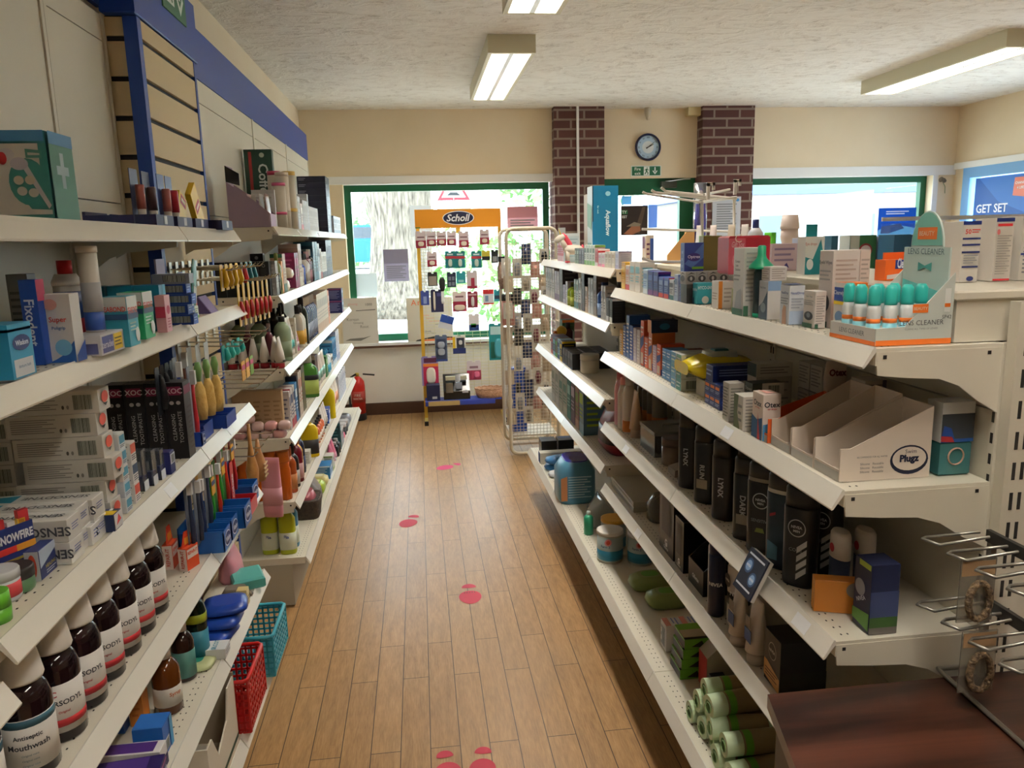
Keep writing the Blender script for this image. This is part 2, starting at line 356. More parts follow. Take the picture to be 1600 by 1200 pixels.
# ---- footprints on the floor
PINK=mt('#c4374d',.6); FW=mt('#8c2b38',.7)
def foot(cx,cy,a,sc,label,pk=PINK,mark=False):
    m=MB(); T=Matrix.Translation((cx,cy,.0012))@Matrix.Rotation(a,4,'Z')@Matrix.Scale(sc,4)
    m.poly([(.048*math.cos(t)*(1+.1*math.sin(t)),.062*math.sin(t)-.02) for t in [2*PI*k/24 for k in range(24)] if 1],pk,T)
    m.poly([(.032*math.cos(t),.075+.034*math.sin(t)*(1 if math.sin(t)>0 else .2)) for t in [2*PI*k/20 for k in range(20)]],pk,T)
    if mark:
        for k in range(5): m.poly([(-.025+.011*k,.018),(-.02+.011*k,.018),(-.021+.011*k,.036)],mt('#5a3a30'),T@Matrix.Translation((0,0,.0006)))
    tag(m.build('floor_footprint'),label,'sticker','footprint stickers on the floor')
foot(.155,3.085,0,1,'red footprint sticker with worn dark marks, second nearest on the floor',mark=True)
foot(-.115,4.02,-.3,1,'red footprint sticker left of centre, third nearest on the floor')
foot(.13,5.02,-.95,1.0,'pink footprint sticker farthest away on the floor',mt('#d2386e',.6))
foot(.017,1.985,.1,.8,'left of the two red footprint stickers cut by the photo bottom edge')
foot(.118,1.985,-.1,.8,'right of the two red footprint stickers cut by the photo bottom edge')
# ================================================================ SHELVING
a=NT('cream powder coat'); f_=a.noise(3,4,.5,a.pos()); M_SH=a.col(a.ramp(f_,[(.3,'#dcd5c2'),(.7,'#e3dccb')]),.42)
M_PANEL=noisy('#b9b6a8','#c3c0b2',1.5,.5); M_LIP=mt('#e9e4d8',.22); M_HOLE=mt('#2b2722',.9); M_DK=mt('#3a342b',.8)
def bay(label,side,xb,y0,y1,shelves,ztop,panelz=(0.02,None),pm=None,base=True,ext=None):
    # side -1: opens to +x (left of aisle), +1: opens to -x ; xb back face x ; shelves: (lip x, lip bottom z[, far y])
    e=tag(empty('gondola_shelving_bay',(0,0,0)),label,'shelving','gondola shelving bays along the aisle'); s=side
    pm=pm or M_SH; zt=panelz[1] or ztop
    m=MB(); z=.02; k=0
    zs=[.02]+[q for q in (.40,.80,1.20,1.62,2.03) if q<zt-.05]+[zt]
    ymid=[y0+.012,y1-.012]
    for i in range(len(zs)-1): m.box(min(xb,xb+s*.012),y0+.016,zs[i]+.0015,max(xb,xb+s*.012),y1-.016,zs[i+1]-.0015,pm)
    m.box(min(xb+s*.012,xb+s*.016),y0,.02,max(xb+s*.012,xb+s*.016),y1,zt,M_DK)
    m.build('back_panel',e)
    for yy in (y0,y1-.014):
        m=MB(); m.box(min(xb-s*.004,xb+s*.03),yy,0,max(xb-s*.004,xb+s*.03),yy+.014,zt,M_SH)
        zz=.1
        while s>0 and zz<zt-.03: m.box(min(xb-s*.0045,xb),yy+.004,zz,max(xb-s*.0045,xb),yy+.010,zz+.018,M_HOLE); zz+=.036
        m.build('upright',e)
    for i,q in enumerate(shelves):
        xe,zb=q[:2]; ya=q[2] if len(q)>2 and q[2] is not None else y0; yb=q[3] if len(q)>3 else y1; zt_=zb+.032; xi=xe+s*.021; ya+=.0015; yb-=.0015
        m=MB(); lo,hi=min(xi,xb-s*.002),max(xi,xb-s*.002)
        m.box(lo,ya,zt_-.028,hi,yb,zt_,M_SH)
        if ext: m.box(-.693,yb,zt_-.028,xi,ext-.0015,zt_,M_SH)
        for dx,n in ((.022,1),(.034,1)):
            yy=ya+.02
            while yy<yb-.02:
                X=xi+s*dx; m.box(X-.0012,yy,zt_,X+.0012,yy+.0042,zt_+.0004,M_HOLE); yy+=.025
        sh=m.build('shelf',e)
        yb=ext-.0015 if ext else yb
        m=MB(); m.prism([(xi,zt_+.002),(xi-s*.003,zt_+.003),(xe-s*.0008,zb+.003),(xe,zb),(xe+s*.003,zb+.001),(xi,zt_-.006)],'y',ya,yb,M_LIP)
        m.prism([(xi-s*.004,zt_-.001),(xi-s*.0055,zt_-.0015),(xi-s*.0075,zt_-.0045),(xi-s*.006,zt_-.004)],'y',ya,yb,M_LIP)
        m.build('price_strip',sh)
        if i<len(shelves)-1 or not base:
            w=abs(xb-xi); pts=[(xi,zt_-.006),(xi+s*.004,zb-.012),(xi+s*w*.25,zb-.018),(xi+s*w*.5,zb-.022),(xi+s*w*.66,zb-.035),(xi+s*w*.82,zb-.062),(xb-s*.002,zb-.085),(xb-s*.002,zt_-.006)]
            if ext: pts=[(-.693 if abs(u)>.693 else u,v) for u,v in pts[:5]]+[(-.693,zb-.05),(-.693,zt_-.006)]
            MB().prism(pts,'y',yb-.003,yb-.0005,M_SH).build('bracket',sh)
            m=MB().prism(pts,'y',ya-.001,ya+.003,M_SH)
            m.box(min(xi+s*.012,xi+s*.018),ya-.0016,zt_-.017,max(xi+s*.012,xi+s*.018),ya,zt_-.011,M_HOLE)
            m.box(min(xb-s*.03,xb-s*.024),ya-.0016,zt_-.017,max(xb-s*.03,xb-s*.024),ya,zt_-.011,M_HOLE)
            m.build('bracket',sh)
    if base:
        xe,zb=shelves[-1][:2]; X=xe+s*(.075 if s<0 else .16)
        m=MB().box(min(X,xb),y0+.002,.01,max(X,xb),y1-.002,zb+.002,mt('#b3ac9a',.6)); m.build('plinth',e)
    return e
XLS,XBL=-.53,-.785
LZ=[1.514,1.293,.983,.712,.425]; FZ=[1.538,1.272,.985,.70,.43]
PMT=mt('#bdbbae',.5)
bay('cream shelving bay nearest the camera on the left',-1,XBL,.03,.963,[(XLS,.93),(XLS,.66),(XLS,.40),(-.505,.188)],2.115)
bay('cream shelving bay of dental products on the left',-1,XBL,.965,1.895,[(XLS,z) for z in LZ]+[(-.505,.188)],2.115)
bay('narrow cream shelving bay with toothbrushes before the slatted display on the left',-1,XBL,1.897,2.243,[(XLS,z) for z in LZ]+[(-.505,.188)],2.098,ext=2.45)
bay('cream shelving bay of skincare, first beyond the slatted display',-1,XBL,3.10,4.10,[(XLS,z) for z in FZ]+[(-.505,.188)],2.115)
bay('cream shelving bay of toiletries, second beyond the slatted display',-1,XBL,4.10,5.10,[(XLS,z) for z in FZ]+[(-.505,.188)],2.115)
bay('cream shelving bay at the window end on the left',-1,XBL,5.10,6.08,[(XLS,z) for z in FZ]+[(-.505,.188)],2.115)
XRB=.945
RZ=[1.046,.776,.533]
RB=[(.60,.232)]
YR=[1.138,1.963,2.788,3.613,4.438]
RS=[(.66,z) for z in RZ]+RB; US=[(.70,1.350),(.68,1.150),(.66,.862),(.66,.602)]+RB
bay('cream shelving bay of eye care nearest the camera on the right',1,XRB,YR[0],YR[1],[(.70,1.282)]+RS,1.314)
bay('cream shelving bay second from the camera on the right',1,XRB,YR[1],YR[2],[(.70,1.282)]+RS,1.314)
bay('cream shelving bay third from the camera on the right',1,XRB,YR[2],YR[3],US,1.38)
bay('cream shelving bay at the window end on the right',1,XRB,YR[3],YR[4],US,1.38)
# raised top cap behind the eye-care shelf
m=MB(); m.box(.868,YR[0]+.02,1.3155,1.20,YR[2],1.388,M_SH); m.box(.862,YR[0]+.014,1.384,1.21,YR[2],1.400,M_SH,c=.003)
tag(m.build('raised_top_shelf'),'long cream raised top ledge behind the eye care cartons','shelf')
# gondola end: upright, panel facing the camera
m=MB(); yy=YR[0]-.004
m.box(XRB+.0,yy-.02,0,XRB+.052,yy+.002,1.383,M_SH)
for zz in [.62+.052*k for k in range(15)]:
    for dx in (.019,.034): m.box(XRB+dx-.006,yy-.0206,zz,XRB+dx,yy-.02,zz+.03,M_HOLE)
m.box(XRB+.052,yy-.012,0,1.9,yy+.0,1.40,M_SH)
for x_,z_ in ((1.01,1.36),(1.02,1.13),(1.055,1.135)): m.lathe([(.006,0),(.006,.001)],M_HOLE,12,Matrix.Translation((x_,yy-.012,z_))@Matrix.Rotation(PI/2,4,'X'))
tag(m.build('gondola_end_panel'),'cream slotted end panel facing the camera at the right edge','panel')
# second gondola row behind (top with cartons)
m=MB(); m.box(1.24,1.45,1.30,2.4,3.4,1.33,M_SH).box(1.3,1.47,0,2.3,3.38,1.30,M_SH)
tag(m.build('gondola_block'),'cream shelving block of the next row beyond the raised ledge','shelving')
# ---- left wall dressing: fascia, slatted column
BLUE=mt('#1c4296',.4); BLUE2=mt('#1a2f6e',.4)
m=MB(); m.box(XBL-.01,2.80,2.115,XBL+.004,6.08,2.30,BLUE); tag(m.build('fascia_board'),'long blue fascia board above the left shelving towards the window','board')
m=MB(); m.box(XBL-.01,-.5,2.115,XBL+.004,2.24,2.30,BLUE); tag(m.build('fascia_board'),'blue fascia board above the left shelving nearest the camera','board')
e=tag(empty('slatted_display',(0,0,0)),'beige slatted display column framed in blue on the left','display')
XS=-.70; Y0,Y1=2.245,2.79
SB=mt('#cdb88f',.55); m=MB(); z=.15; p=.10
while z<2.09:
    m.box(XS-.012,Y0+.03,z,XS-.002,Y1-.02,min(z+p-.014,2.096),SB)                       # front slats
    m.box(XBL+.002,Y0+.006,z,XS-.036,Y0+.014,min(z+p-.014,2.096),SB)    # side slats
    z+=p
m.build('slat_panel',e)
m=MB().box(XBL+.001,Y0+.014,.12,XS-.012,Y1-.01,2.1,mt('#14151c',.7)); m.build('core',e)
m=MB(); m.box(XS-.036,Y0,.1,XS,Y0+.03,2.10,BLUE,c=.003).box(XS-.03,Y1-.02,.1,XS,Y1,2.10,BLUE,c=.003); m.build('frame_post',e)
m=MB(); m.box(XBL+.001,Y0-.02,2.10,XS+.004,Y1+.03,2.285,BLUE,c=.003); m.build('header',e)
m=MB(); XX=XS+.004; m.box(XX,2.47,2.185,XX+.004,2.70,2.36,mt('#2c6b4c',.45)); F=MF(XX+.004,0,0,'+x'); wt=mt('#dfe9e2')
m.poly([(2.50,2.21),(2.58,2.21),(2.58,2.34),(2.50,2.34)],wt,F); m.poly([(2.63,2.30),(2.65,2.30),(2.65,2.245),(2.63,2.245)],wt,F); m.poly([(2.60,2.25),(2.64,2.20),(2.68,2.25),(2.67,2.262),(2.64,2.225),(2.61,2.262)],wt,F)
F=MF(XX+.004,0,0,'+x',.0012); gd=mt('#2c6b4c'); m.poly([(2.53,2.30),(2.55,2.30),(2.545,2.26),(2.565,2.22),(2.555,2.215),(2.535,2.25),(2.52,2.22),(2.512,2.225),(2.528,2.26)],gd,F); m.disc(2.545,2.315,.009,.009,gd,F,10)
tag(m.build('fire_exit_sign'),'green fire exit sign on the blue header at the top left','sign')

m=MB(); 
for z0_,z1_ in ((.02,.62),(.623,1.22),(1.223,1.62),(1.623,2.113)): m.box(XBL-.012,2.82,z0_,XBL,3.098,z1_,M_SH)
tag(m.build('filler_panel'),'narrow cream panel between the slatted display and the skincare bay','panel')
# ================================================================ OUTSIDE
M_PAVE=noisy('#b9b4aa','#cfcac0',.8,.9); slab('ground_outside',-40,YF+.26,-.25,60,70,-.15,M_PAVE)
random.seed(4)
def leaves(name,label,cx,cy,cz,rx,ry,rz,n,c1,c2,size=.12,kind=None,cat='bush'):
    m=MB(); ms=[mt(c1,.7),mt(c2,.7)]
    for k in range(n):
        th=random.uniform(0,2*PI); u=random.uniform(-1,1); q=math.sqrt(1-u*u); rr=random.uniform(.55,1)**.5
        p=Vector((cx+rx*rr*q*math.cos(th),cy+ry*rr*q*math.sin(th),cz+rz*rr*u)); T=Matrix.Translation(p)@Matrix.Rotation(random.uniform(0,6.3),4,Vector((random.uniform(-1,1),random.uniform(-1,1),random.uniform(-1,1))).normalized())
        s_=size*random.uniform(.6,1.4); m.add([(-s_,0,0),(-s_*.2,-s_*.45,s_*.08),(s_,0,0),(-s_*.2,s_*.45,s_*.08)],[(0,1,2,3)],ms[k%2],False,T)
    o=m.build(name); return tag(o,label,cat)
BARK=noisy('#3d3731','#8d8478',3,.95,.9,(6,6,1),9)
m=MB(); T0=onz(632,492,-.15); s_=T0.y/10
m.loft([(-.15,T0.x,T0.y,.62*s_,.6*s_),(.25,T0.x,T0.y,.5*s_,.5*s_),(.9,T0.x-.02,T0.y,.40*s_,.4*s_),(1.8,T0.x+.03,T0.y,.38*s_,.38*s_),(2.6,T0.x-.02,T0.y,.42*s_,.4*s_),(4,T0.x,T0.y,.5*s_,.45*s_)],BARK,20)
e=tag(empty('tree'),'large bare tree trunk outside the left window','tree'); m.build('trunk',e)
for k in range(3): MB().loft([(0,0,0,.16,.16),(1.6,0,0,.10,.1),(3,0,0,.05,.05)],BARK,8,True,Matrix.Translation((T0.x+(-.3,.3,0)[k],T0.y,3.2))@Matrix.Rotation((-.5,.6,.1)[k],4,'Y')).build('branch',e)
o=leaves('foliage',None,T0.x+4.2,T0.y+1.5,3.6,2.6,1.2,1.5,520,'#5c8a4a','#8ab56f',.16,cat=None); o.parent=e
leaves('bush','green bush outside behind the display stand',T0.x+2.2,T0.y-2,.75,1.5,.8,.9,520,'#5f8f4c','#8fbb74',.12)
leaves('bush','small bright green bush at the foot of the tree trunk',T0.x-1.6,T0.y-1.2,.15,.7,.5,.4,260,'#55933a','#86bd62',.1)
leaves('bush','sparse green hedge outside beyond the tree on the left',T0.x-1.5,T0.y+13,1.9,3.6,.8,1.3,420,'#7aa868','#a5c892',.22)
leaves('bush','green bush outside the right window far off',14,17,1.1,1.8,1,1.3,300,'#9cc98e','#bcdcb0',.16)
# blue car
slab('bank_outside',-40,21,-.15,8,70,.62,M_PAVE); P0=ony(560,412,28.0); cy_=P0.y
e=tag(empty('parked_car',(P0.x-.1,cy_,.62)),'blue parked car outside beyond the tree trunk','car')
BC=mt('#1766b8',.3); pr=[(-2.1,.25),(-2.1,.75),(-1.9,.95),(-1.3,1.02),(-.75,1.48),(.7,1.5),(1.35,1.05),(2.0,.95),(2.1,.7),(2.1,.25)]
MB().prism(pr,'y',-.85,.85,BC).build('car_body',e)
m=MB(); m.prism([(-1.15,1.05),(-.7,1.4),(-.1,1.42),(-.1,1.05)],'y',-.857,-.85,mt('#39434d',.15)); m.build('car_window',e)
m=MB(); m.prism([(0,1.05),(0,1.42),(.62,1.42),(1.15,1.05)],'y',-.857,-.85,mt('#39434d',.15)); m.build('car_window',e)
for sx in (-1.25,1.3): MB().lathe([(.34,-.1),(.34,.1)],mt('#1c1c1e',.7),20,Matrix.Translation((sx,-.80,.34))@Matrix.Rotation(PI/2,4,'X')).build('car_wheel',e)
# road sign
q=ony(709,313,17.0); q.z+=.03; e=tag(empty('road_sign',(q.x,17.0,-.15)),'triangular red bordered road hump sign outside the left window','sign')
MB().tube([(0,.03,0),(0,.03,q.z+.5)],.035,mt('#8f9499',.4)).build('pole',e)
hz=q.z+.32; m=MB(); m.prism([(-.36,-.20),(.36,-.20),(0,.42)],'y',0,.01,mt('#b3202f',.5),Matrix.Translation((0,0,hz))); m.prism([(-.26,-.14),(.26,-.14),(0,.31)],'y',-.004,0,mt('#b9bcbc',.5),Matrix.Translation((0,0,hz)))
m.prism([(-.15,-.10),(.15,-.10),(.07,-.03),(-.07,-.03)],'y',-.007,-.004,mt('#22252a',.5),Matrix.Translation((0,0,hz))); m.build('sign_plate',e)
MB().box(-.36,0,hz-.46,.36,.01,hz-.26,mt('#a9adad',.6)).text('Humps for',.05,'#303030',MF(0,0,hz-.32,'-y')).text('1/2 mile',.05,'#303030',MF(0,0,hz-.40,'-y')).build('sub_plate',e)
# building far outside the right window
m=MB(); m.box(9,22,-.15,22,30,2.6,mt('#a7a09a',.9)); m.prism([(8.6,2.6),(22.4,2.6),(15.5,5.0)],'y',21.8,30.2,mt('#5f7298',.9))
for x_ in (10,12.5,15,18): m.box(x_,21.98,.9,x_+1.1,22.0,2.0,mt('#5c6a78',.3))
tag(m.build('house'),'pale house with grey roof far outside the right window','house')
# ---- papers on the glass
_pp={}
def paper(c):
    if c in _pp: return _pp[c]
    a=NT('thin paper'); t=a.t; t.nodes.clear(); o=t.nodes.new('ShaderNodeOutputMaterial'); d=t.nodes.new('ShaderNodeBsdfDiffuse'); r_=t.nodes.new('ShaderNodeBsdfTranslucent'); x=t.nodes.new('ShaderNodeMixShader')
    d.inputs[0].default_value=lin(c); r_.inputs[0].default_value=lin(c); x.inputs[0].default_value=.35; t.links.new(d.outputs[0],x.inputs[1]); t.links.new(r_.outputs[0],x.inputs[2]); t.links.new(x.outputs[0],o.inputs[0]); _pp[c]=a.m; return a.m
def sheet(px0,py0,px1,py1,Y,c,name,label,cat='poster',rz=0,extra=None,th=.0012):
    a=ony(px0,py1,Y); b=ony(px1,py0,Y); w=b.x-a.x; h=b.z-a.z
    m=MB().box(-w/2,-th/2,0,w/2,th/2,h,paper(c) if Y>YF and th<.005 else mt(c,.6))
    if extra: extra(m,w,h,th)
    o=m.build(name,loc=((a.x+b.x)/2,Y,a.z)); o.rotation_euler=(rz,0,0); return tag(o,label,cat)
def lines(m,M,x0,x1,z0,z1,n,c='#8b8b92',t=.25):
    c=mt(c,.6)
    for k in range(n):
        zz=z1-(z1-z0)*(k+.5)/n; tt=(z1-z0)/n*t; xx=x1-(x1-x0)*(.0,.18,.05,.3)[k%4]
        m.poly([(x0,zz-tt),(xx,zz-tt),(xx,zz+tt),(x0,zz+tt)],c,M)
GY=YF+.105
def pp(c2,n=7):
    def f(m,w,h,th):
        M=MF(0,-th/2,0,'-y'); m.poly([(-w/2,h*.55),(w/2,h*.55),(w/2,h),(-w/2,h)],paper(c2),M); lines(m,MF(0,-th/2,0,'-y',.0009),-w*.4,w*.4,h*.08,h*.5,n)
    return f
sheet(601,389,637,440,GY,'#b3afc0','window_notice','pale lilac notice stuck on the left window right of the tree',extra=pp('#a8a6bb'))
sheet(642,321,674,370,GY,'#d9dbdc','window_notice','white notice on the left window, partly behind the orange header')
sheet(793,322,840,362,GY,'#dcb9c0','window_notice','pink notice in the upper right corner of the left window',extra=pp('#d6a9b4',4))
sheet(552,427,588,464,GY,'#d7dcdd','window_notice','faint white notice at the lower left of the left window')
def p5(m,w,h,th):
    M=MF(0,-th/2,0,'-y'); m.poly([(-w/2,0),(w/2,0),(w/2,h*.35),(-w*.1,h*.5),(-w/2,h*.3)],mt('#5fa6dd'),M); m.poly([(-w*.4,h*.42),(w*.1,h*.5),(w*.2,h*.35),(-w*.2,h*.2),(-w*.42,h*.2)],mt('#26407c'),MF(0,-th/2,0,'-y',.001))
    lines(m,MF(0,-th/2,0,'-y',.0012),-w*.3,w*.3,h*.78,h*.92,2,'#cfe0f5')
sheet(1370,324,1432,375,YF+.085,'#2b66bd','window_notice','blue travel poster at the right end of the right window',extra=p5)
sheet(1385,352,1410,372,YF+.0,'#c8d4e6','leaflet_box','pale leaflet in front of the blue poster in the right window',th=.03).location.z=1.2
# ---- posters leaning on the sill
def ext1(m,w,h,th):
    F=lambda x,z,e=.001,t=0: MF(x,-th/2,z,'-y',e,t); 
    m.text('1000',h*.055,'#4a4a4a',F(w*.27,h*.86)); m.poly([(-w*.1,h*.74),(w*.45,h*.755),(w*.45,h*.735),(-w*.1,h*.725)],mt('#6b6864'),F(0,0)); 
    m.text('ginseng',h*.06,'#d79a9a',F(-w*.18,h*.87),0,.2)
    for t,x,z in (('Korean',-.2,.55),('Ginseng',-.05,.47),('Root',.12,.39)): m.text(t,h*.06,'#7c7772',F(w*x,h*z))
    m.poly([(-w*.45,h*.10),(0,h*.09),(w*.3,h*.19),(w*.1,h*.155),(-w*.3,h*.14)],mt('#7a7670'),F(0,0))
def ext2(m,w,h,th):
    F=lambda x,z,e=.001,t=0: MF(x,-th/2,z,'-y',e,t); m.text('A',h*.12,'#ef7a4a',F(-w*.34,h*.9)); m.text('r',h*.09,'#ef7a4a',F(-w*.22,h*.885))
    for t,x,z,c in (('Prostate',-.1,.62,'#f2a37f'),('Magnesium',.0,.55,'#f2a37f'),('Saw Palmetto',.12,.49,'#f2a37f'),('with LUTS',.22,.42,'#6c6c6c'),('Vita Health',-.1,.27,'#666'),('Pura Vitalis',.0,.23,'#666')): m.text(t,h*.035,c if len(c)>4 else '#666666',F(w*x,h*z))
    m.poly([(-w*.4,0),(w*.5,0),(w*.5,h*.13),(w*.1,h*.16),(-w*.3,h*.09)],mt('#44413c'),F(0,0)); m.poly([(-w*.38,.002),(w*.5,.002),(w*.5,h*.11),(-w*.1,h*.10)],mt('#ee7238'),F(0,0,.0016))
sheet(537,465,588,540,6.72,'#d2cdc7','leaning_poster','grey ginseng poster board leaning on the sill at the left',rz=-.05,extra=ext1,th=.006)
sheet(638,464,706,538,6.72,'#dcd5cc','leaning_poster','white and orange poster board on the sill behind the display stand',rz=-.05,extra=ext2,th=.006)
# ================================================================ SCHOLL STAND
SY=6.42
e=tag(empty('wire_display_stand',(.34,SY,0)),'yellow wire floor stand with orange header by the left window','display stand')
YEL=mt('#e0b23a',.45); ox=-.34
for x_ in (.008,.676):
    m=MB().box(x_+ox-.014,-.01,.03,x_+ox+.014,.01,1.61,YEL); m.build('post',e)
    f=MB().box(x_+ox-.014,-.17,.0,x_+ox+.014,.16,.03,mt('#d9c46a',.5)); f=f.build('foot',e); MB().box(x_+ox-.016,-.19,0,x_+ox+.016,-.165,.034,mt('#161616')).build('foot_cap',f)
m=MB(); WR=mt('#d8cf9f',.4)
x_=.045
while x_<.66: m.box(x_+ox-.0013,-.0013,.2,x_+ox+.0013,.0013,1.6,WR); x_+=.0635
z_=.22; k=0
while z_<1.6: m.box(.02+ox,-.0033,z_-.0013,.664+ox,-.0008,z_+.0013,WR); z_+=.0265
m.build('wire_grid',e)
m=MB().box(-.012+ox,-.024,1.606,.688+ox,-.016,1.756,mt('#f7a32b',.45))
F=MF(0,-.024,0,'-y'); m.disc(.0,1.684,.128,.056,'#ffffff',F,32); m.disc(.0,1.684,.122,.050,mt('#1c1d3f'),MF(0,-.024,0,'-y',.001),32)
m.text('Scholl',.058,'#ffffff',MF(0,-.024,1.685,'-y',.0016),.025,.25,.20); m.poly([(-.35,1.607),(-.31,1.607),(-.31,1.616),(-.35,1.616)],mt('#2e7a3c'),F); m.build('header_board',e)
MB().box(-.022,-.012,1.565,.014,-.005,1.606,YEL).build('clip',e)
m=MB(); m.box(-.335,-.15,.19,.30,-.005,.2,mt('#2e45a5',.5)); m.prism([(-.15,.165),(-.15,.2),(-.165,.195),(-.168,.16)],'x',-.335,.245,mt('#2e3f9a',.5)); m.prism([(-.1655,.162),(-.151,.199),(-.167,.196),(-.1695,.161)],'x',-.31,-.05,mt('#b49a63',.5))
m.build('tray',e)
def hangcard(px0,py0,px1,py1,Y,c,label,bands=(),name='hanging_pack',cat='pack',bub=None,group='packs hanging on the wire stand',hook=True,th=.004,rot=0):
    a=ony(px0,py1,Y); b=ony(px1,py0,Y); w=b.x-a.x; h=b.z-a.z
    e=tag(empty(name,((a.x+b.x)/2,Y,a.z)),label,cat,group)
    m=MB(); c_=w*.08
    m.prism([(-w/2,0),(w/2,0),(w/2,h-c_),(w/2-c_,h),(w*.12,h),(w*.12,h-.012),(-w*.12,h-.012),(-w*.12,h),(-w/2+c_,h),(-w/2,h-c_)],'y',-th/2,th/2,mt(c,.45))
    M=MF(0,-th/2,0,'-y')
    for bnd in bands: m.poly([(w*(bnd[0]-.5),h*bnd[1]),(w*(bnd[2]-.5),h*bnd[1]),(w*(bnd[2]-.5),h*bnd[3]),(w*(bnd[0]-.5),h*bnd[3])],mt(bnd[4],.45),M)
    m.build('card',e)
    if bub:
        for (u,v,ru,rv,cc) in bub: MB().loft([(-.0,0,0,w*ru,h*rv,3),(.006,0,0,w*ru,h*rv,3),(.012,0,0,w*ru*.7,h*rv*.8,3)],mt(cc,.25),16,True,Matrix.Translation((w*(u-.5),-th/2,h*v))@Matrix.Rotation(PI/2,4,'X')).build('blister',e)
    if hook: MB().tube([(0,.03,h-.008),(0,-.035,h-.008),(0,-.04,h-.002)],.0012,mt('#cfcab5',.3,.6)).build('hook',e)
    if rot: e.rotation_euler=(0,rot,0)
    return e
CY=SY-.035
crim='#a02c46'
def sc1(x0,y0,x1,y1,lab): hangcard(x0,y0,x1,y1,CY,'#d9c9cb',lab,[(0,0,1,.45,crim),(.15,.6,.85,.68,'#7d5860')],bub=[(.5,.25,.28,.14,'#efe2d0')])
sc1(650,361,665,388,'crimson and cream foot care pack, first of the top row on the wire stand')
sc1(667,361,681,385,'crimson and cream foot care pack, second of the top row on the wire stand')
sc1(682.5,361,697,384,'crimson and cream foot care pack, third of the top row on the wire stand')
sc1(698.5,361,712,384,'crimson and cream foot care pack, fourth of the top row on the wire stand')
sc1(717,361,732,387,'crimson and cream foot care pack under the yellow clip, fifth of the top row')
sc1(750,358,764,382,'crimson and cream foot care pack at the right end of the top row')
sc1(668,393,682,417,'crimson and cream foot care pack alone in the second row of the wire stand')
def tl(x0,y0,x1,y1,lab): hangcard(x0,y0,x1,y1,CY,'#177a80',lab,[(0,.55,1,.7,'#b4313f'),(.2,.75,.8,.85,'#cfe6e6')],bub=[(.5,.3,.2,.22,'#c8d8d0')])
tl(696,392,710.5,419,'teal foot care pack with red band, left of the touching pair in the second row'); tl(711.5,392,726,419,'teal foot care pack with red band, right of the touching pair in the second row'); tl(737,392,752,419,'teal foot care pack with red band, nearest the yellow and black pack')
hangcard(753,391,765,407,CY,'#c8b53a','small yellow and black pack in the second row of the wire stand',[(0,0,1,.4,'#1d1d1f')])
hangcard(768,390,778,411,CY,'#1f1f22','small black pack at the right end of the second row of the wire stand',[(.2,.1,.8,.5,'#8f9397')])
hangcard(669,425,683,447,CY,'#2a2a2b','black and grey pack at the left end of the third row of the wire stand',[(.1,.05,.9,.7,'#a59c92')])
m=MB(); e=tag(empty('foot_file',(ony(692,474,CY).x,CY,ony(692,474,CY).z)),'black and white paddle foot file hanging on the wire stand','foot file','packs hanging on the wire stand')
MB().loft([(0,0,0,.010,.004),(.02,0,0,.014,.005),(.10,0,0,.012,.005)],mt('#e9e9ea'),12).build('handle',e); MB().loft([(.10,0,0,.012,.005),(.13,0,0,.024,.005),(.19,0,0,.026,.005),(.215,0,0,.012,.004)],mt('#18181a'),14).build('rasp',e); MB().tube([(0,.05,.205),(0,-.02,.205)],.0012,mt('#cfcab5',.3,.6)).build('hook',e)
hangcard(699,425,712,449,CY,'#232a45','navy pack with grey studs in the third row of the wire stand',[(.15,.1,.45,.35,'#7a8092'),(.55,.1,.85,.35,'#7a8092'),(.15,.45,.45,.7,'#7a8092'),(.55,.45,.85,.7,'#7a8092')])
hangcard(713.5,424,727,443,CY,'#2f9aa5','light teal pack without band in the third row of the wire stand',[(.2,.1,.8,.3,'#9fd4d6')])
hangcard(730,423,745,451,CY,'#cfc5c8','grey and crimson pack at the right of the third row of the wire stand',[(0,0,1,.15,crim),(.4,.15,.75,.6,crim)])
hangcard(658,454,670,477,CY,'#3d4f9c','small blue pack at the left end of the fourth row of the wire stand',[(.3,.1,.7,.6,'#8ea0cf')])
hangcard(674,452,692,488,CY,'#2b2b52','tall navy pack with cream pen file in the fourth row of the wire stand',[(.5,.7,.9,.85,'#57578c')],bub=[(.28,.5,.09,.42,'#e9e2d4')])
hangcard(708,455,728,487,CY,'#e2d2d0','large cream pack with crimson toes in the fourth row of the wire stand',[(0,.0,1,.5,crim),(.2,.7,.8,.78,'#7d5860')],bub=[(.5,.2,.4,.14,'#e5d5c4')])
hangcard(731,455,746,481,CY,'#8c2c40','narrow crimson pack with white tube in the fourth row of the wire stand',[(.1,.75,.9,.85,'#d8b8bd')],bub=[(.5,.38,.16,.3,'#e7e2e0')])
hangcard(755,452,771,476,CY,'#d8dfe6','red topped white pack near the right of the fourth row of the wire stand',[(0,.7,1,1,'#d03438'),(0,0,1,.1,'#d03438'),(.2,.2,.5,.6,'#7c97b5')])
hangcard(772,452,783,471,CY,'#2f93a3','small teal pack at the right end of the fourth row of the wire stand',[(.1,.2,.9,.5,'#27384d')])
hangcard(684,492,704,514,CY-.02,'#dfe2ea','tilted blue and white carton hanging in the middle of the wire stand',[(0,.45,1,1,'#2b4ea3')],th=.03,rot=.3)
hangcard(733,490,748,517,CY,'#e6e2e6','white pack with green and navy stripe in the fifth row of the wire stand',[(0,0,1,.35,'#27437c'),(.2,.2,.7,.42,'#4fb24a')])
hangcard(681,523,698,565,CY,'#5a6a86','tall navy and clear pack with two gel rings on the wire stand',[(0,0,1,.08,'#2f4c97'),(.1,.08,.9,.85,'#3b4560')],bub=[(.5,.62,.3,.13,'#aab4c4'),(.5,.36,.3,.13,'#aab4c4')])
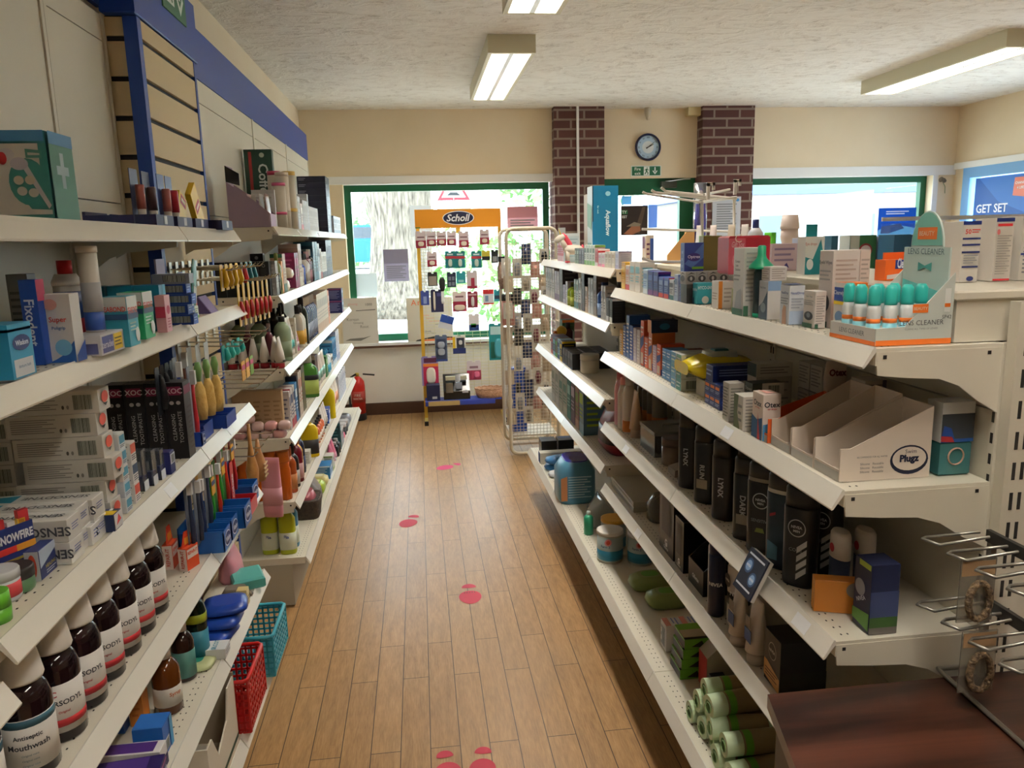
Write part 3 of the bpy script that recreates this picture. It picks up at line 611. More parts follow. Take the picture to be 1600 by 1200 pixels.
hangcard(708,523,727,553,CY,'#e8e6dc','white yellow and navy pack in the sixth row of the wire stand',[(0,0,1,.3,'#232f66'),(0,.3,.2,.9,'#f0c62c'),(.3,.3,.9,.85,'#39404e')],bub=[(.6,.6,.14,.12,'#d8d8d8')])
hangcard(765,505,787,563,CY,'#1d8f96','large teal insole pack at the lower right of the wire stand',[(.1,.7,.95,.92,'#b9dfe2'),(.1,.05,.4,.5,'#1c6a5c')],bub=[(.6,.33,.26,.26,'#56b4c6')])
hangcard(660,556,684,603,CY,'#9a8fc9','lilac and pink pack of cream insoles at the lower left of the wire stand',[(.1,0,1,.65,'#c22d5c'),(.1,.65,1,.75,'#e88a3a'),(.15,.78,.9,.94,'#5c2c4a')],bub=[(.55,.34,.28,.28,'#efe9de')])
hangcard(730,563,751,594,CY,'#dccfd6','white and pink pack low on the right of the wire stand',[(0,0,1,.5,'#a5395a'),(.2,.6,.8,.72,'#8f6b7c')],bub=[(.7,.28,.2,.16,'#ec7ba2')])
tz=.2005
m=MB().box(-.055,-.05,0,.055,.05,.13,mt('#23264a',.5)); m.poly([(-.01,.015),(.03,.015),(.03,.035),(-.01,.035)],'#c8c8cc',MF(0,-.05,0,'-y')); tag(m.build('display_box',loc=(.075,SY-.07,tz)),'dark navy box at the left of the wire stand tray','box')
e=tag(empty('cosmetic_display',(.27,SY-.07,tz)),'glossy black cosmetics display on the wire stand tray','display')
MB().prism([(-.06,0),(.06,0),(.06,.2),(.03,.2),(-.06,.07)],'x',-.11,.11,mt('#101012',.12)).build('case',e)
for x_,z_,w_,h_,c_ in ((-.06,.06,.06,.08,'#6b655a'),(.02,.09,.05,.05,'#8f97a6'),(.07,.055,.05,.02,'#c9ccd2'),(-.05,.165,.08,.03,'#c3c0a5'),(.06,.165,.05,.03,'#b8b6a4')): MB().box(x_-w_/2,-.068,z_,x_+w_/2,-.028,z_+h_,mt(c_,.2)).build('product',e)
WK=noisy('#b98a66','#d9b090',60,.7,.6,bs=120)
e=tag(empty('wicker_basket',(.55,SY-.085,.2)),'round wicker basket with pink card on the wire stand tray','basket')
m=MB(); R0=.075
m.loft([(0,0,0,.105,R0-.01),(.03,0,0,.120,R0),(.075,0,0,.128,R0+.006),(.075,0,0,.118,R0-.004),(.03,0,0,.11,R0-.012),(.012,0,0,.1,R0-.02)],WK,28); m.build('basket_body',e)
m=MB(); m.tube([(.125*math.cos(a_),(R0+.003)*math.sin(a_),.078+.003*math.sin(a_*14)) for a_ in [2*PI*k/56 for k in range(56)]],.006,WK,6,True); m.build('rim',e)
m=MB().box(-.06,-.04,.02,.03,.02,.06,mt('#c95a72')); m.build('card',e)
# ================================================================ MESH STAND
e=tag(empty('mesh_display_stand',(.76,5.35,0)),'cream mesh display stand beyond the right shelving end','display stand')
MW=mt('#cfc4ae',.5)
for Y_,xa,xb_ in ((-.2,-.175,.165),(.2,-.175,.165)):
    m=MB(); pts=[]; R_=.05
    for (cx_,cz_,a0) in ((xa+R_,1.57-R_,PI),(xb_-R_,1.57-R_,PI/2),(xb_-R_,.03+R_,0),(xa+R_,.03+R_,-PI/2)):
        for k in range(5): t_=a0-PI/2*k/4; pts.append((cx_+R_*math.cos(t_),Y_,cz_+R_*math.sin(t_)))
    m.tube(pts,.0125,MW,8,True); fr=m.build('frame',e)
    m=MB(); x_=xa+.02
    while x_<xb_-.01: m.box(x_-.0013,Y_-.0013,.13,x_+.0013,Y_+.0013,1.55,MW); x_+=.0235
    z_=.13
    while z_<1.50: m.box(xa+.01,Y_-.0033,z_-.0013,xb_-.01,Y_-.0009,z_+.0013,MW); z_+=.0235
    m.build('mesh_panel',fr)
for x_ in (-.165,.155): MB().tube([(x_,-.19,.14),(x_,.19,.14)],.008,MW).build('side_rail',e)
random.seed(9)
cols=['#c9b8a0','#17171a','#c48f83','#7e7468','#2c2c30','#e2dcd2','#b9a48c','#6b2e3a','#22335c','#8b8f96']
nouns=['brush','comb','hair clip pack','sponge pack','hair band pack','nail file pack']
for k in range(38):
    cx_=.60+.27*((k*7)%5)/4.2; cz_=.22+1.14*(k//3)/12.3; c_=cols[(k*3)%len(cols)]; hh=.10+.04*random.random(); 
    cz_=min(cz_,1.36)
    nm=('beige','black','rose pink','brown','dark grey','off-white','tan','plum','navy','silver')[(k*3)%10]
    t=hangcard(0,0,10,10,5.3,c_,'x') if 0 else None
    e=tag(empty('hair_accessory_pack',(cx_,5.22+.05*(k%3),cz_)),'%s hair accessory pack on the mesh stand, %s from the bottom, %s'%(nm,('first row','second row','third row','fourth row','fifth row','sixth row','seventh row','eighth row','ninth row','tenth row','eleventh row','twelfth row','thirteenth row')[k//3],('far left','left','centre','right','far right')[((k*7)%5)]),'pack','hair accessories on the mesh stand')
    MB().box(-.033,-.001,0,.033,.001,hh,mt('#dcd8d0' if k%2 else c_,.5)).build('card',e)
    MB().loft([(hh*.1,0,-.008,.016,.008,2.5),(hh*.5,0,-.010,.022,.010,2.5),(hh*.8,0,-.008,.014,.008,2.5)],mt(c_,.5),12).build('accessory',e)
e=tag(empty('bristle_brush',(.585,5.42,1.16)),'tan bristle brush at the left edge of the mesh stand','brush')
MB().loft([(0,0,0,.02,.03),(.06,0,0,.036,.04),(.15,0,0,.036,.04),(.19,0,0,.02,.03)],noisy('#b89a86','#8d6f5c',80,.9,.6),16).build('bristles',e); MB().box(-.03,-.03,.19,.03,.03,.225,mt('#141414')).build('cap',e)
for k in range(2):
    e=tag(empty('pink_roller_tube',(.582+k*.048,5.3,.915)),('left' if k==0 else 'right')+' of two dusty pink tubes with black tops on the mesh stand','tube','pink tubes on the mesh stand')
    MB().loft([(0,0,0,.021,.021),(.17,0,0,.021,.021)],mt('#c98f88',.6),14).build('tube_body',e); MB().loft([(.17,0,0,.022,.022),(.215,0,0,.022,.022)],mt('#141416',.5),14).build('cap',e)
m=MB().box(-.06,-.05,.0,.06,.05,.46,mt('#1f49a8',.5)); tag(m.build('tall_carton',loc=(.66,5.36,.148)),'tall blue carton standing low behind the mesh','box')
MB().box(.59,5.2,.14,.915,5.52,.148,MW).build('floor_tray',bpy.data.objects['mesh_display_stand']).location=(-.76,-5.35,0)
# ================================================================ EXTINGUISHER
e=tag(empty('fire_extinguisher',(-.565,6.60,0)),'red fire extinguisher on the floor by the left shelving end','fire extinguisher')
RD=mt('#c2231c',.3)
MB().lathe([(.058,.05),(.06,.3),(.055,.335),(.035,.365),(.018,.38)],RD,24).build('cylinder',e)
MB().lathe([(.055,0),(.061,.004),(.061,.055),(.058,.06)],mt('#17171a',.6),24).build('base_ring',e)
MB().lathe([(.0605,.16),(.0605,.255)],mt('#a8372e',.5),24).text('FIRE',.02,'#e9d9d2',MF(.0,-.0612,.225,'-y',.001)).text('WATER',.016,'#e9d9d2',MF(0,-.0612,.195,'-y',.001)).build('label',e)
m=MB(); m.lathe([(.016,.38),(.016,.41)],mt('#b9a24a',.3,1),12); m.build('valve',e)
m=MB(); m.box(-.02,-.008,.425,.10,.008,.437,mt('#141416'),Matrix.Rotation(-.25,4,'Y')@Matrix.Translation((-.09,0,.0))); m.build('lever',e)
m=MB(); m.box(0,-.008,.395,.10,.008,.407,mt('#141416'),Matrix.Translation((0,0,0))@Matrix.Rotation(.12,4,'Y')); m.build('handle',e)
m=MB(); m.tube([(-.01,-.01,.40),(-.05,-.03,.38),(-.072,-.02,.3),(-.072,-.01,.12)],.009,mt('#161618'),8); m.build('hose',e)
# ================================================================ GOODS
ORD=['nearest the camera','second nearest','third nearest','fourth nearest','fifth nearest','sixth nearest','seventh nearest','eighth nearest','ninth nearest','tenth nearest','eleventh nearest','twelfth nearest','thirteenth nearest','fourteenth nearest','fifteenth nearest','sixteenth nearest']
def FR(side,w,d,h,face,e=.0006):
    if face=='A': return (MF(d/2,0,0,'+x',e) if side<0 else MF(-d/2,0,0,'-x',e)),w,h
    if face=='C': return MF(0,-w/2,0,'-y',e),d,h
    if face=='T': return MF(0,0,h,'+z',e)@Matrix.Rotation(PI/2 if side<0 else -PI/2,4,'Z')@Matrix.Translation((0,-d/2,0)),w,d
def deco(m,side,w,d,h,dec):
    n=0
    for q in dec:
        fc,ty=q[0],q[1]; n+=1; M,fw,fh=FR(side,w,d,h,fc,.0005+.00022*n)
        if isinstance(ty,str) and ty=='t':        # text: fc,'t',u,v,height frac,str,col[,rot][,bold]
            _,_,u,v,th,s_,c=q[:7]; rot=q[7] if len(q)>7 else 0; bd=q[8] if len(q)>8 else .02
            mw=(fw if abs(math.sin(rot))<.5 else fh)*.92
            m.text(s_,th*(fh if abs(math.sin(rot))<.5 else fw),mt(c,.5),M@Matrix.Translation(((u-.5)*fw,v*fh,0))@Matrix.Rotation(rot,4,'Z'),bd,0,mw)
        elif isinstance(ty,str) and ty=='l':      # lines of small print: fc,'l',u0,v0,u1,v1,n,col
            _,_,u0,v0,u1,v1,k,c=q; lines(m,M,(u0-.5)*fw,(u1-.5)*fw,v0*fh,v1*fh,k,c,.2)
        elif isinstance(ty,str) and ty=='b':      # bar code
            _,_,u0,v0,u1,v1,c=q; c=mt(c,.6); rs=random.Random(5); u=u0; m.poly([((u0-.5)*fw,v0*fh),((u1-.5)*fw,v0*fh),((u1-.5)*fw,v1*fh),((u0-.5)*fw,v1*fh)],mt('#b9beb4',.6),M)
            M2,_,_=FR(side,w,d,h,fc,.0009+.00022*n); n+=1
            while u<u1-.01:
                ww=(u1-u0)*rs.choice((.012,.02,.035)); m.poly([((u-.5)*fw,v0*fh),((u+ww-.5)*fw,v0*fh),((u+ww-.5)*fw,v1*fh),((u-.5)*fw,v1*fh)],c,M2); u+=ww+(u1-u0)*rs.choice((.015,.025,.04))
        elif isinstance(ty,str) and ty=='o':      # oval: fc,'o',u,v,ru,rv,col
            _,_,u,v,ru,rv,c=q; m.disc((u-.5)*fw,v*fh,ru*fw,rv*fh,mt(c,.5),M,20)
        elif isinstance(ty,str) and ty=='p':      # polygon
            _,_,pts,c=q; m.poly([((u-.5)*fw,v*fh) for u,v in pts],mt(c,.5),M)
        else:
            _,u0,v0,u1,v1,c=q; m.poly([((u0-.5)*fw,v0*fh),((u1-.5)*fw,v0*fh),((u1-.5)*fw,v1*fh),((u0-.5)*fw,v1*fh)],mt(c,.45),M)
def carton(name,side,w,d,h,col,dec=(),rough=.4):
    m=MB().box(-d/2,-w/2,0,d/2,w/2,h,mt(col,rough),c=.0008)
    deco(m,side,w,d,h,dec); return m.build(name)
def fit(px,py,ty,z,side,w,d):
    """near bottom corner on the aisle side seen at photo point px,py on a shelf of height z; top seen at ty"""
    p=onz(px,py,z); q=ony(px,ty,p.y); return Vector((p.x+side*d/2,p.y+w/2,z+.0006)),q.z-z
def put(o,loc,label,cat,group=None,rz=0):
    o.location=loc
    if rz: o.rotation_euler=(0,0,rz)
    return tag(o,label,cat,group)
def cart(px,py,ty,z,side,w,d,col,dec,name,label,cat='box',h=None,group=None,rz=0,rough=.4):
    p,hh=fit(px,py,ty,z,side,w,d); return put(carton(name,side,w,d,h or hh,col,dec,rough),p,label,cat,group,rz)
def cyl(name,parts,seg=18):
    """parts: list of (part name, material, sections (z,rx,ry[,power]) ,[(text,height,z,col)])"""
    e=empty(name)
    for q in parts:
        m=MB(); m.loft([(s_[0],0,0,s_[1],s_[2] if len(s_)>2 else s_[1])+((s_[3],) if len(s_)>3 else ()) for s_ in q[2]],q[1] if not isinstance(q[1],str) else mt(q[1],.35),seg)
        for t in (q[3] if len(q)>3 else ()):
            M,W_=t[4],t[5] if len(t)>5 else None; m.text(t[0],t[1],mt(t[3],.5),M,.02,0,W_)
        m.build(q[0],e)
    return e
def bottle(r,h,body,cap,label=None,ry=None,neck=.35,caph=.2,capr=.45,lab=(.12,.62),pw=2,txt=None,txtc='#ffffff',name='bottle',side=-1,rough=.25,trans=0):
    ry=ry or r; hb=h*(1-caph); sh=hb*.82; nr=r*neck; B=mt(body,rough,trans=trans)
    P=[('body',B,[(0,r*.93,ry*.93,pw),(h*.015,r,ry,pw),(sh*.97,r,ry,pw),(sh+(hb-sh)*.4,r*.82,ry*.82,pw),(hb,max(nr,r*capr*.8),max(nr,ry*capr*.8))]),('cap',mt(cap,.4),[(hb,r*capr,ry*capr),(h*.995,r*capr*.96,ry*capr*.96),(h,r*capr*.85,ry*capr*.85)])]
    if label: P.insert(1,('label',mt(label,.5),[(sh*lab[0],r*1.012,ry*1.012,pw),(sh*lab[1],r*1.012,ry*1.012,pw)]))
    e=cyl(name,P)
    if txt:
        o=[c for c in e.children if c.name.startswith('label' if label else 'body')][0]; addtext(o,txt,txtc,r*1.02,ry*1.02,sh*(lab[0]+lab[1])/2,side,ang=.5)
    return e
def addtext(o,txt,c,rx,ry,z,side,ang=.5,hh=.012,wrap=True,rot=0):
    """lettering bent round the side that faces the aisle/camera"""
    m=MB(); vs,fs,w=textmesh(txt,.02,0); k=hh
    if not rot and w*k>1.7*rx: k=1.7*rx/w
    if rot and w*k>z*1.5: k=z*1.5/w
    a0=-PI/2+(ang if side<0 else -ang)
    R=(rx+ry)/2; out=[]
    for x,y in vs:
        if rot: x,y=(y,-x)
        a=a0+x*k/R; out.append((rx*1.004*math.cos(a),ry*1.004*math.sin(a),z+y*k))
    m.add(out,fs,mt(c,.5)); 
    me=o.data; b=bmesh.new(); b.from_mesh(me); me2=m.mesh('t'); me.materials.append(m.ms[0]); n0=len(b.faces); b.from_mesh(me2); b.faces.ensure_lookup_table()
    for f in b.faces[n0:]: f.material_index=len(me.materials)-1
    b.to_mesh(me); b.free(); bpy.data.meshes.remove(me2)
def tubep(r,h,body,cap,name='tube',band=None):
    P=[('cap',mt(cap,.4),[(0,r*.85,r*.85),(h*.18,r*.8,r*.8)]),('body',mt(body,.35),[(h*.18,r,r*.95),(h*.5,r*.75,r),(h*.96,.003,r*1.02,3),(h,.0018,r*1.02,3)])]
    if band: P.append(('label',mt(band,.4),[(h*.22,r*1.0,r*1.01),(h*.4,r*.87,r*1.01)]))
    return cyl(name,P)
def conet(r,h,body,cap,name='tube',band=None,ry=None):   # tube standing on its cap's wide side: narrow crimp on top
    return tubep(r,h,body,cap,name,band)
def can(r,h,body,cap,name='spray_can',caph=.22,txt=None,side=-1,lab=None):
    P=[('body',mt(body,.28),[(0,r*.96),(.004,r),(h*(1-caph)-.006,r),(h*(1-caph),r*.9)]),('cap',mt(cap,.35),[(h*(1-caph),r*.93),(h-.006,r*.92),(h-.001,r*.8),(h,r*.3)])]
    if lab: P.append(('label',mt(lab,.45),[(h*.12,r*1.012),(h*.4,r*1.012)]))
    e=cyl(name,P)
    if txt: addtext(e.children[0],txt,'#f0f0f0',r*1.01,r*1.01,h*.45,side,.5,.011)
    return e
def jar(r,h,body,lid,name='jar',lab=None,lf=.7):
    P=[('body',mt(body,.3),[(0,r*.95),(.003,r),(h*lf,r)]),('lid',mt(lid,.4),[(h*lf,r*1.03),(h-.002,r*1.03),(h,r*.97)])]
    if lab: P.append(('label',mt(lab,.5),[(h*.15,r*1.012),(h*(lf-.1),r*1.012)]))
    return cyl(name,P)
def pouch(w,d,h,col,name='pouch',band=None,flat=False):
    """soft pack; standing (crimped on top) or lying flat"""
    m=MB()
    if flat:
        m.loft([(0,0,0,d*.42,w*.42,4),(h*.3,0,0,d/2,w/2,4),(h*.75,0,0,d*.47,w*.45,3.4),(h,0,0,d*.3,w*.3,3)],mt(col,.3),20)
        if band: m.loft([(h*.74,0,0,d*.3,w*.3,3),(h*1.02,0,0,d*.2,w*.2,3)],mt(band,.35),16)
    else:
        m.loft([(0,0,0,d*.35,w*.48,3),(h*.12,0,0,d*.5,w*.5,3),(h*.55,0,0,d*.42,w*.5,3),(h*.9,0,0,d*.1,w*.49,4),(h,0,0,.002,w*.49,4)],mt(col,.3),20)
        if band: m.loft([(h*.2,0,0,d*.5,w*.508,3),(h*.5,0,0,d*.46,w*.508,3)],mt(band,.35),20)
    return m.build(name)
PER=[0]
def row(proto,n,start,step,base,cat,group,labels=None,ords=ORD):
    """n copies from start by step; base label gets an ordinal"""
    out=[]
    for k in range(n):
        o=proto if k==0 else copytree(proto)
        o.location=Vector(start)+Vector(step)*k
        tag(o,(labels[k] if labels else (base+', '+ords[k] if n>1 else base)),cat,group if n>1 else None); out.append(o)
    return out
ZA,ZB_,ZCc,ZD,ZE=[z+.0325 for z in LZ]; ZG=.188+.0325
# ---------------- left top shelf (A)
# large twin pack with brush head picture
T_='#2a7470'
hh_=ony(82,200,1.31).z-ZA
_d=[('C',0,0,1,.86,T_),('C',0,.62,.86,.86,'#d3cfca'),('C','p',[(0,.14),(.62,.14),(.45,.30),(.40,.62),(0,.66)],'#cfcbc6'),('C','p',[(.0,.16),(.98,.13),(.98,.08),(.0,.08)],'#cfcbc6'),
 ('C','o',.62,.44,.34,.26,T_),('C','p',[(.50,.66),(.60,.68),(.98,.18),(.93,.14)],'#c9c6cc'),('C','o',.50,.64,.16,.07,'#b9b5c4'),('C','o',.30,.74,.14,.07,'#c9c6cc'),('C','o',.22,.70,.08,.07,'#b52c33'),
 ('C','o',.46,.46,.09,.05,'#cfc3b4'),('C','o',.66,.46,.09,.05,'#cfc3b4'),('C','o',.50,.34,.09,.05,'#cfcac4'),('C','o',.70,.32,.09,.05,'#cfcac4'),('C','p',[(.64,.70),(.92,.70),(.92,.78),(.64,.80)],'#3f7f74'),('C','p',[(.68,.73),(.89,.73),(.89,.75),(.68,.76)],'#cfcbc6')]
def _h(q):
    q=list(q); f=lambda u:.58+.42*u
    if q[1]=='p': q[2]=[(f(a),b) for a,b in q[2]]
    elif q[1]=='o': q[2]=f(q[2]); q[4]*=.42
    else: q[1]=f(q[1]) if q[1] else 0; q[3]=f(q[3])
    return tuple(q)
o=carton('toothbrush_head_pack',-1,.085,.20,hh_,'#3d7d86',[_h(q) for q in _d]+[('A',0,0,1,.9,'#2f6b52'),('A','p',[(.4,.38),(.55,.38),(.55,.78),(.4,.78)],'#9fb0b4'),('A','p',[(.22,.53),(.72,.53),(.72,.63),(.22,.63)],'#9fb0b4'),('A','p',[(0,.86),(1,.86),(1,1),(0,1)],'#3c78a6'),('C',0,.88,1,1,'#3c78a6')],.25)
put(o,(-.672,1.375,ZA),'large teal toothbrush head pack with blue top on the upper left shelf','box')
# blue trays with lipsticks and yellow cards
for k,(y_,l_) in enumerate(((1.83,'dark blue display tray under the clear lip balm packs, nearest the camera'),(1.98,'dark blue display tray in the middle of the upper left shelf'),(2.13,'dark blue display tray beneath the tilted yellow packs'),(2.295,'dark blue display tray at the far end of the upper left shelf'))):
    m=MB().box(-.075,-.06,0,.075,.06,.006,'#1d2150').box(.069,-.06,.006,.075,.06,.026,'#1d2150').box(-.075,-.06,.006,-.069,.06,.034,'#1d2150').box(-.069,-.06,.006,.069,-.055,.026,'#1d2150').box(-.069,.055,.006,.069,.06,.026,'#1d2150')
    m.poly([(-.01,.006),(.012,.006),(.012,.024),(-.01,.024)],'#cfcfd4',MF(.075,0,0,'+x')); tag(m.build('display_tray',loc=(-.63 if y_<2.2 else -.605,y_,ZA)),l_,'tray','blue trays on the upper left shelf')
def lippack(y_,x_,c,c2,label):
    e=tag(empty('lip_balm_pack',(x_,y_,ZA+.008)),label,'pack','lip balm packs on the upper left shelf')
    MB().box(-.0008,-.024,0,.0008,.024,.115,mt(c2,.3)).build('card',e)
    MB().lathe([(.0085,.012),(.0085,.03)],mt('#e9e2da'),12,Matrix.Translation((.011,0,0))).build('tube_base',e); MB().lathe([(.0095,.03),(.0095,.078),(.0085,.082)],mt(c,.35),12,Matrix.Translation((.011,0,0))).build('tube_cap',e)
lippack(1.79,-.60,'#a85f55','#3f4466','dusky pink lip balm in a clear pack, nearest the camera on the upper left shelf')
lippack(1.865,-.60,'#5f4a4e','#3a3c58','dark lip balm in a clear pack behind the nearest one')
lippack(1.935,-.59,'#b4695f','#33498a','rose lip balm in a blue backed pack, middle of the three blue packs')
lippack(1.995,-.59,'#b02a33','#33498a','red lip balm pack beside the yellow card on the upper left shelf')
for y_,a_,l_ in ((2.10,.42,'yellow packet leaning back behind the red lip balm'),(2.30,-.62,'large yellow packet with red label leaning over the blue trays')):
    m=MB(); m.box(-.012,-.03,0,.003,.03,.125 if a_<0 else .085,mt('#e2b81f',.4)); m.poly([(-.022,.055),(.022,.055),(.022,.08),(-.022,.08)],'#b02532',MF(.003,0,0,'+x')); m.poly([(-.015,.063),(.015,.063),(.015,.072),(-.015,.072)],'#e9d9b0',MF(.003,0,0,'+x',.001))
    o=tag(m.build('yellow_packet',loc=(-.60,y_,ZA+.009)),l_,'pack'); o.rotation_euler=(-a_,0,0)
# ---------------- left second shelf (B)
z=ZB_
def picpack(y_,x_,l_):
    e=tag(empty('dental_tablet_pack',(x_,y_,z)),l_,'box','rounded white and blue packs on the second left shelf'); WB=mt('#e6e6e8',.3)
    MB().loft([(0,0,0,.052,.028,5),(.01,0,0,.055,.031,5),(.066,0,0,.055,.031,5),(.078,0,0,.050,.026,4)],WB,28).box(-.0555,-.0312,.036,.03,.0312,.041,mt('#2f8f83')).build('carton_body',e)
    m=MB(); m.box(.03,-.0315,.004,.0562,.0315,.072,mt('#3aa0cf',.3)); M=MF(.0562,0,0,'+x'); m.poly([(-.026,.006),(.026,.006),(.026,.03),(-.026,.03)],'#e3e7ee',M); m.disc(0,.052,.024,.011,mt('#1e2f66'),M,16); m.text('Wisdom',.0075,'#dfe6f2',MF(.0562,0,.052,'+x',.0012),.03); m.text('denture bath',.0045,'#2f6f9f',MF(.0562,0,.02,'+x',.0012))
    m.box(-.056,-.0315,.068,.0562,.0315,.0785,mt('#3aa0cf',.3)); m.build('sleeve',e)
picpack(1.022,-.612,'white and blue rounded pack cut by the left photo edge')
picpack(1.128,-.606,'white and blue rounded pack in front of the tall blue carton')
cart(58,548,428,z,-1,.03,.035,'#8d8d8c',[('C','l',.1,.1,.9,.8,8,'#5a5a5c')],'adhesive_carton','grey carton with small print standing behind the tall blue carton','box',group=None)
cart(72,571,437,z,-1,.026,.024,'#1f4aa8',[('A',0,.75,1,1,'#c4496a'),('C','t',.5,.5,.62,'Fixodent','#dfe6f5',-PI/2)],'adhesive_carton','tall blue and pink carton with vertical white lettering on the left',rz=0)
cart(121,566,459,z,-1,.034,.042,'#e4e2e2',[('C','t',.5,.62,.1,'Super','#d9564f'),('C','t',.5,.5,.06,'Poligrip','#4f79b3'),('C','p',[(0,0),(1,0),(1,.32),(.6,.12),(.3,.05)],'#2b5fae'),('C','o',.6,.22,.3,.12,'#7fc0e4'),('C','o',.3,.85,.25,.08,'#eab2ab'),('A','p',[(0,0),(1,0),(1,.3),(0,.1)],'#2b4ea0')],'adhesive_carton','white carton with red word and blue swirl in front of the red capped tube')
e=cyl('toothpaste_dispenser',[('body','#ebe6e2',[(0,.021),(.004,.022),(.115,.022)]),('label','#c3262c',[(.012,.0223),(.058,.0223)]),('upper_label','#1f3f80',[(.058,.0224),(.105,.0224)]),('collar','#e9e4df',[(.115,.0235),(.122,.0235),(.135,.017)]),('cap','#c8262b',[(.135,.012),(.158,.012)])],20); p=onz(128,549,z); put(e,(p.x-.016,p.y+.012,z),'white toothpaste dispenser with red cap and blue and red label','bottle')
o=carton('mint_carton',-1,.1,.05,.035,'#e5e4ea',[('A',.04,.1,.5,.9,'#4b4c93'),('A','t',.27,.5,.35,'Steradent','#e2e2f2'),('A',.52,.1,.9,.9,'#f2cf2c'),('A','l',.56,.25,.86,.75,3,'#4a4420'),('C',.1,.1,.9,.6,'#5a5f9c')]); p=onz(167,555,z); put(o,(p.x-.028,p.y+.04,z),'low white carton with purple and yellow panels under the tall white tube','box')
e=cyl('tablet_tube',[('body','#dedad2',[(0,.0155),(.135,.0155)]),('label','#b4b7bd',[(.035,.0158),(.085,.0158)]),('blue_label','#2c4fa0',[(.004,.0158),(.035,.0158)]),('cap','#eae5db',[(.135,.0168),(.145,.0168),(.146,.015)])],18); put(e,(p.x-.03,p.y+.045,z+.0356),'tall white effervescent tablet tube with yellow tag on its cap','tube')
SB1=[('A',0,.72,1,1,'#e6ebe8'),('A','t',.5,.72,.13,'SEABOND','#d9483f'),('A',0,.55,1,.66,'#26456b'),('A','l',.1,.3,.7,.5,3,'#d8efe9'),('A','o',.75,.22,.2,.15,'#e3eeee'),('C',.0,.72,1,1,'#e6ebe8'),('C',0,.55,1,.66,'#26456b'),('C','t',.5,.76,.1,'SEABOND','#d9483f')]
cart(205,543,464,z,-1,.05,.045,'#3fa9c4',SB1,'denture_seal_carton','teal and white carton with red lettering, left of the green one')
cart(229,531,457,z,-1,.055,.045,'#2aa56b',SB1,'denture_seal_carton','green and white carton with red lettering on the second left shelf')
for k in range(3):
    o=carton('tall_blue_carton',-1,.04,.05,.098-.0*k,'#1f83ab',[('A',.55,.0,1,1,'#5fb6d8'),('T',.1,.1,.9,.9,'#176a93')],.3); put(o,(-.685+.055*k,1.74,z),('back','middle','front')[k]+' of three tall blue cartons behind the red lettered packs','box','tall blue cartons on the second left shelf')
cart(262,520,462,z,-1,.035,.02,'#e3a9b6',[('A','o',.5,.6,.3,.12,'#b8345a'),('A','l',.2,.1,.8,.4,4,'#c06a80'),('C',0,.4,1,.7,'#c9405f')],'pink_carton','slim pink and white carton left of the blue toothpaste stack')
BT=[('C',0,0,1,1,'#1d4297'),('C','b',.42,.2,.93,.85,'#272a33'),('A',0,0,1,1,'#244fae'),('A','l',.1,.3,.8,.8,2,'#9fb6e6'),('C','l',.05,.3,.35,.8,2,'#9fb6e6'),('T',0,0,1,1,'#1c3f92')]
fb_=fit(300,507,440,z,-1,.035,.082)[0]
for k in range(5):
    o=carton('toothpaste_carton',-1,.035,.082,.023,'#1d4297' if k<4 else '#8a8f9c',BT if k<4 else [('C','b',.3,.2,.9,.85,'#272a33')]); put(o,(fb_.x+(-.006 if k%2 else .004),fb_.y,z+.0234*k),('bottom of the stack of blue toothpaste cartons','second from bottom of the blue toothpaste carton stack','third from bottom of the blue toothpaste carton stack','fourth from bottom of the blue toothpaste carton stack','grey topped carton on the blue toothpaste stack')[k],'box','blue toothpaste stack on the second left shelf')
for k in range(2):
    o=carton('blue_small_carton',-1,.05,.04,.03,'#2a56b4',[('A','b',.3,.2,.8,.85,'#e6e9f0'),('A',0,0,.25,1,'#17377f')]); put(o,(-.565,1.925,z+.0306*k),('lower','upper')[k]+' of two small blue and white cartons at the shelf joint','box')
o=carton('leaflet_card',-1,.06,.01,.03,'#dfe6d9',[('A',0,0,1,.2,'#6fae3a'),('A','l',.1,.35,.9,.85,3,'#68806a')]); put(o,(-.565,2.005,z),'small white and green card at the front of the second left shelf','card')
o=carton('orange_card_box',-1,.06,.012,.038,'#dd5a2a',[('A','l',.15,.35,.85,.75,2,'#f2c9ae')]); put(o,(-.585,2.07,z),'small orange card box on the second left shelf','box')
m=MB().prism([(-.03,0),(.03,0),(0,.045)],'y',-.04,.04,mt('#6a5a92',.5)); m.prism([(.0305,0),(.0312,0),(.0008,.0455),(0.0001,.0452)],'y',-.036,.036,mt('#7d6ba3')); tag(m.build('tent_card',loc=(-.585,2.17,z)),'purple folded tent card at the far end of the second left shelf','card')
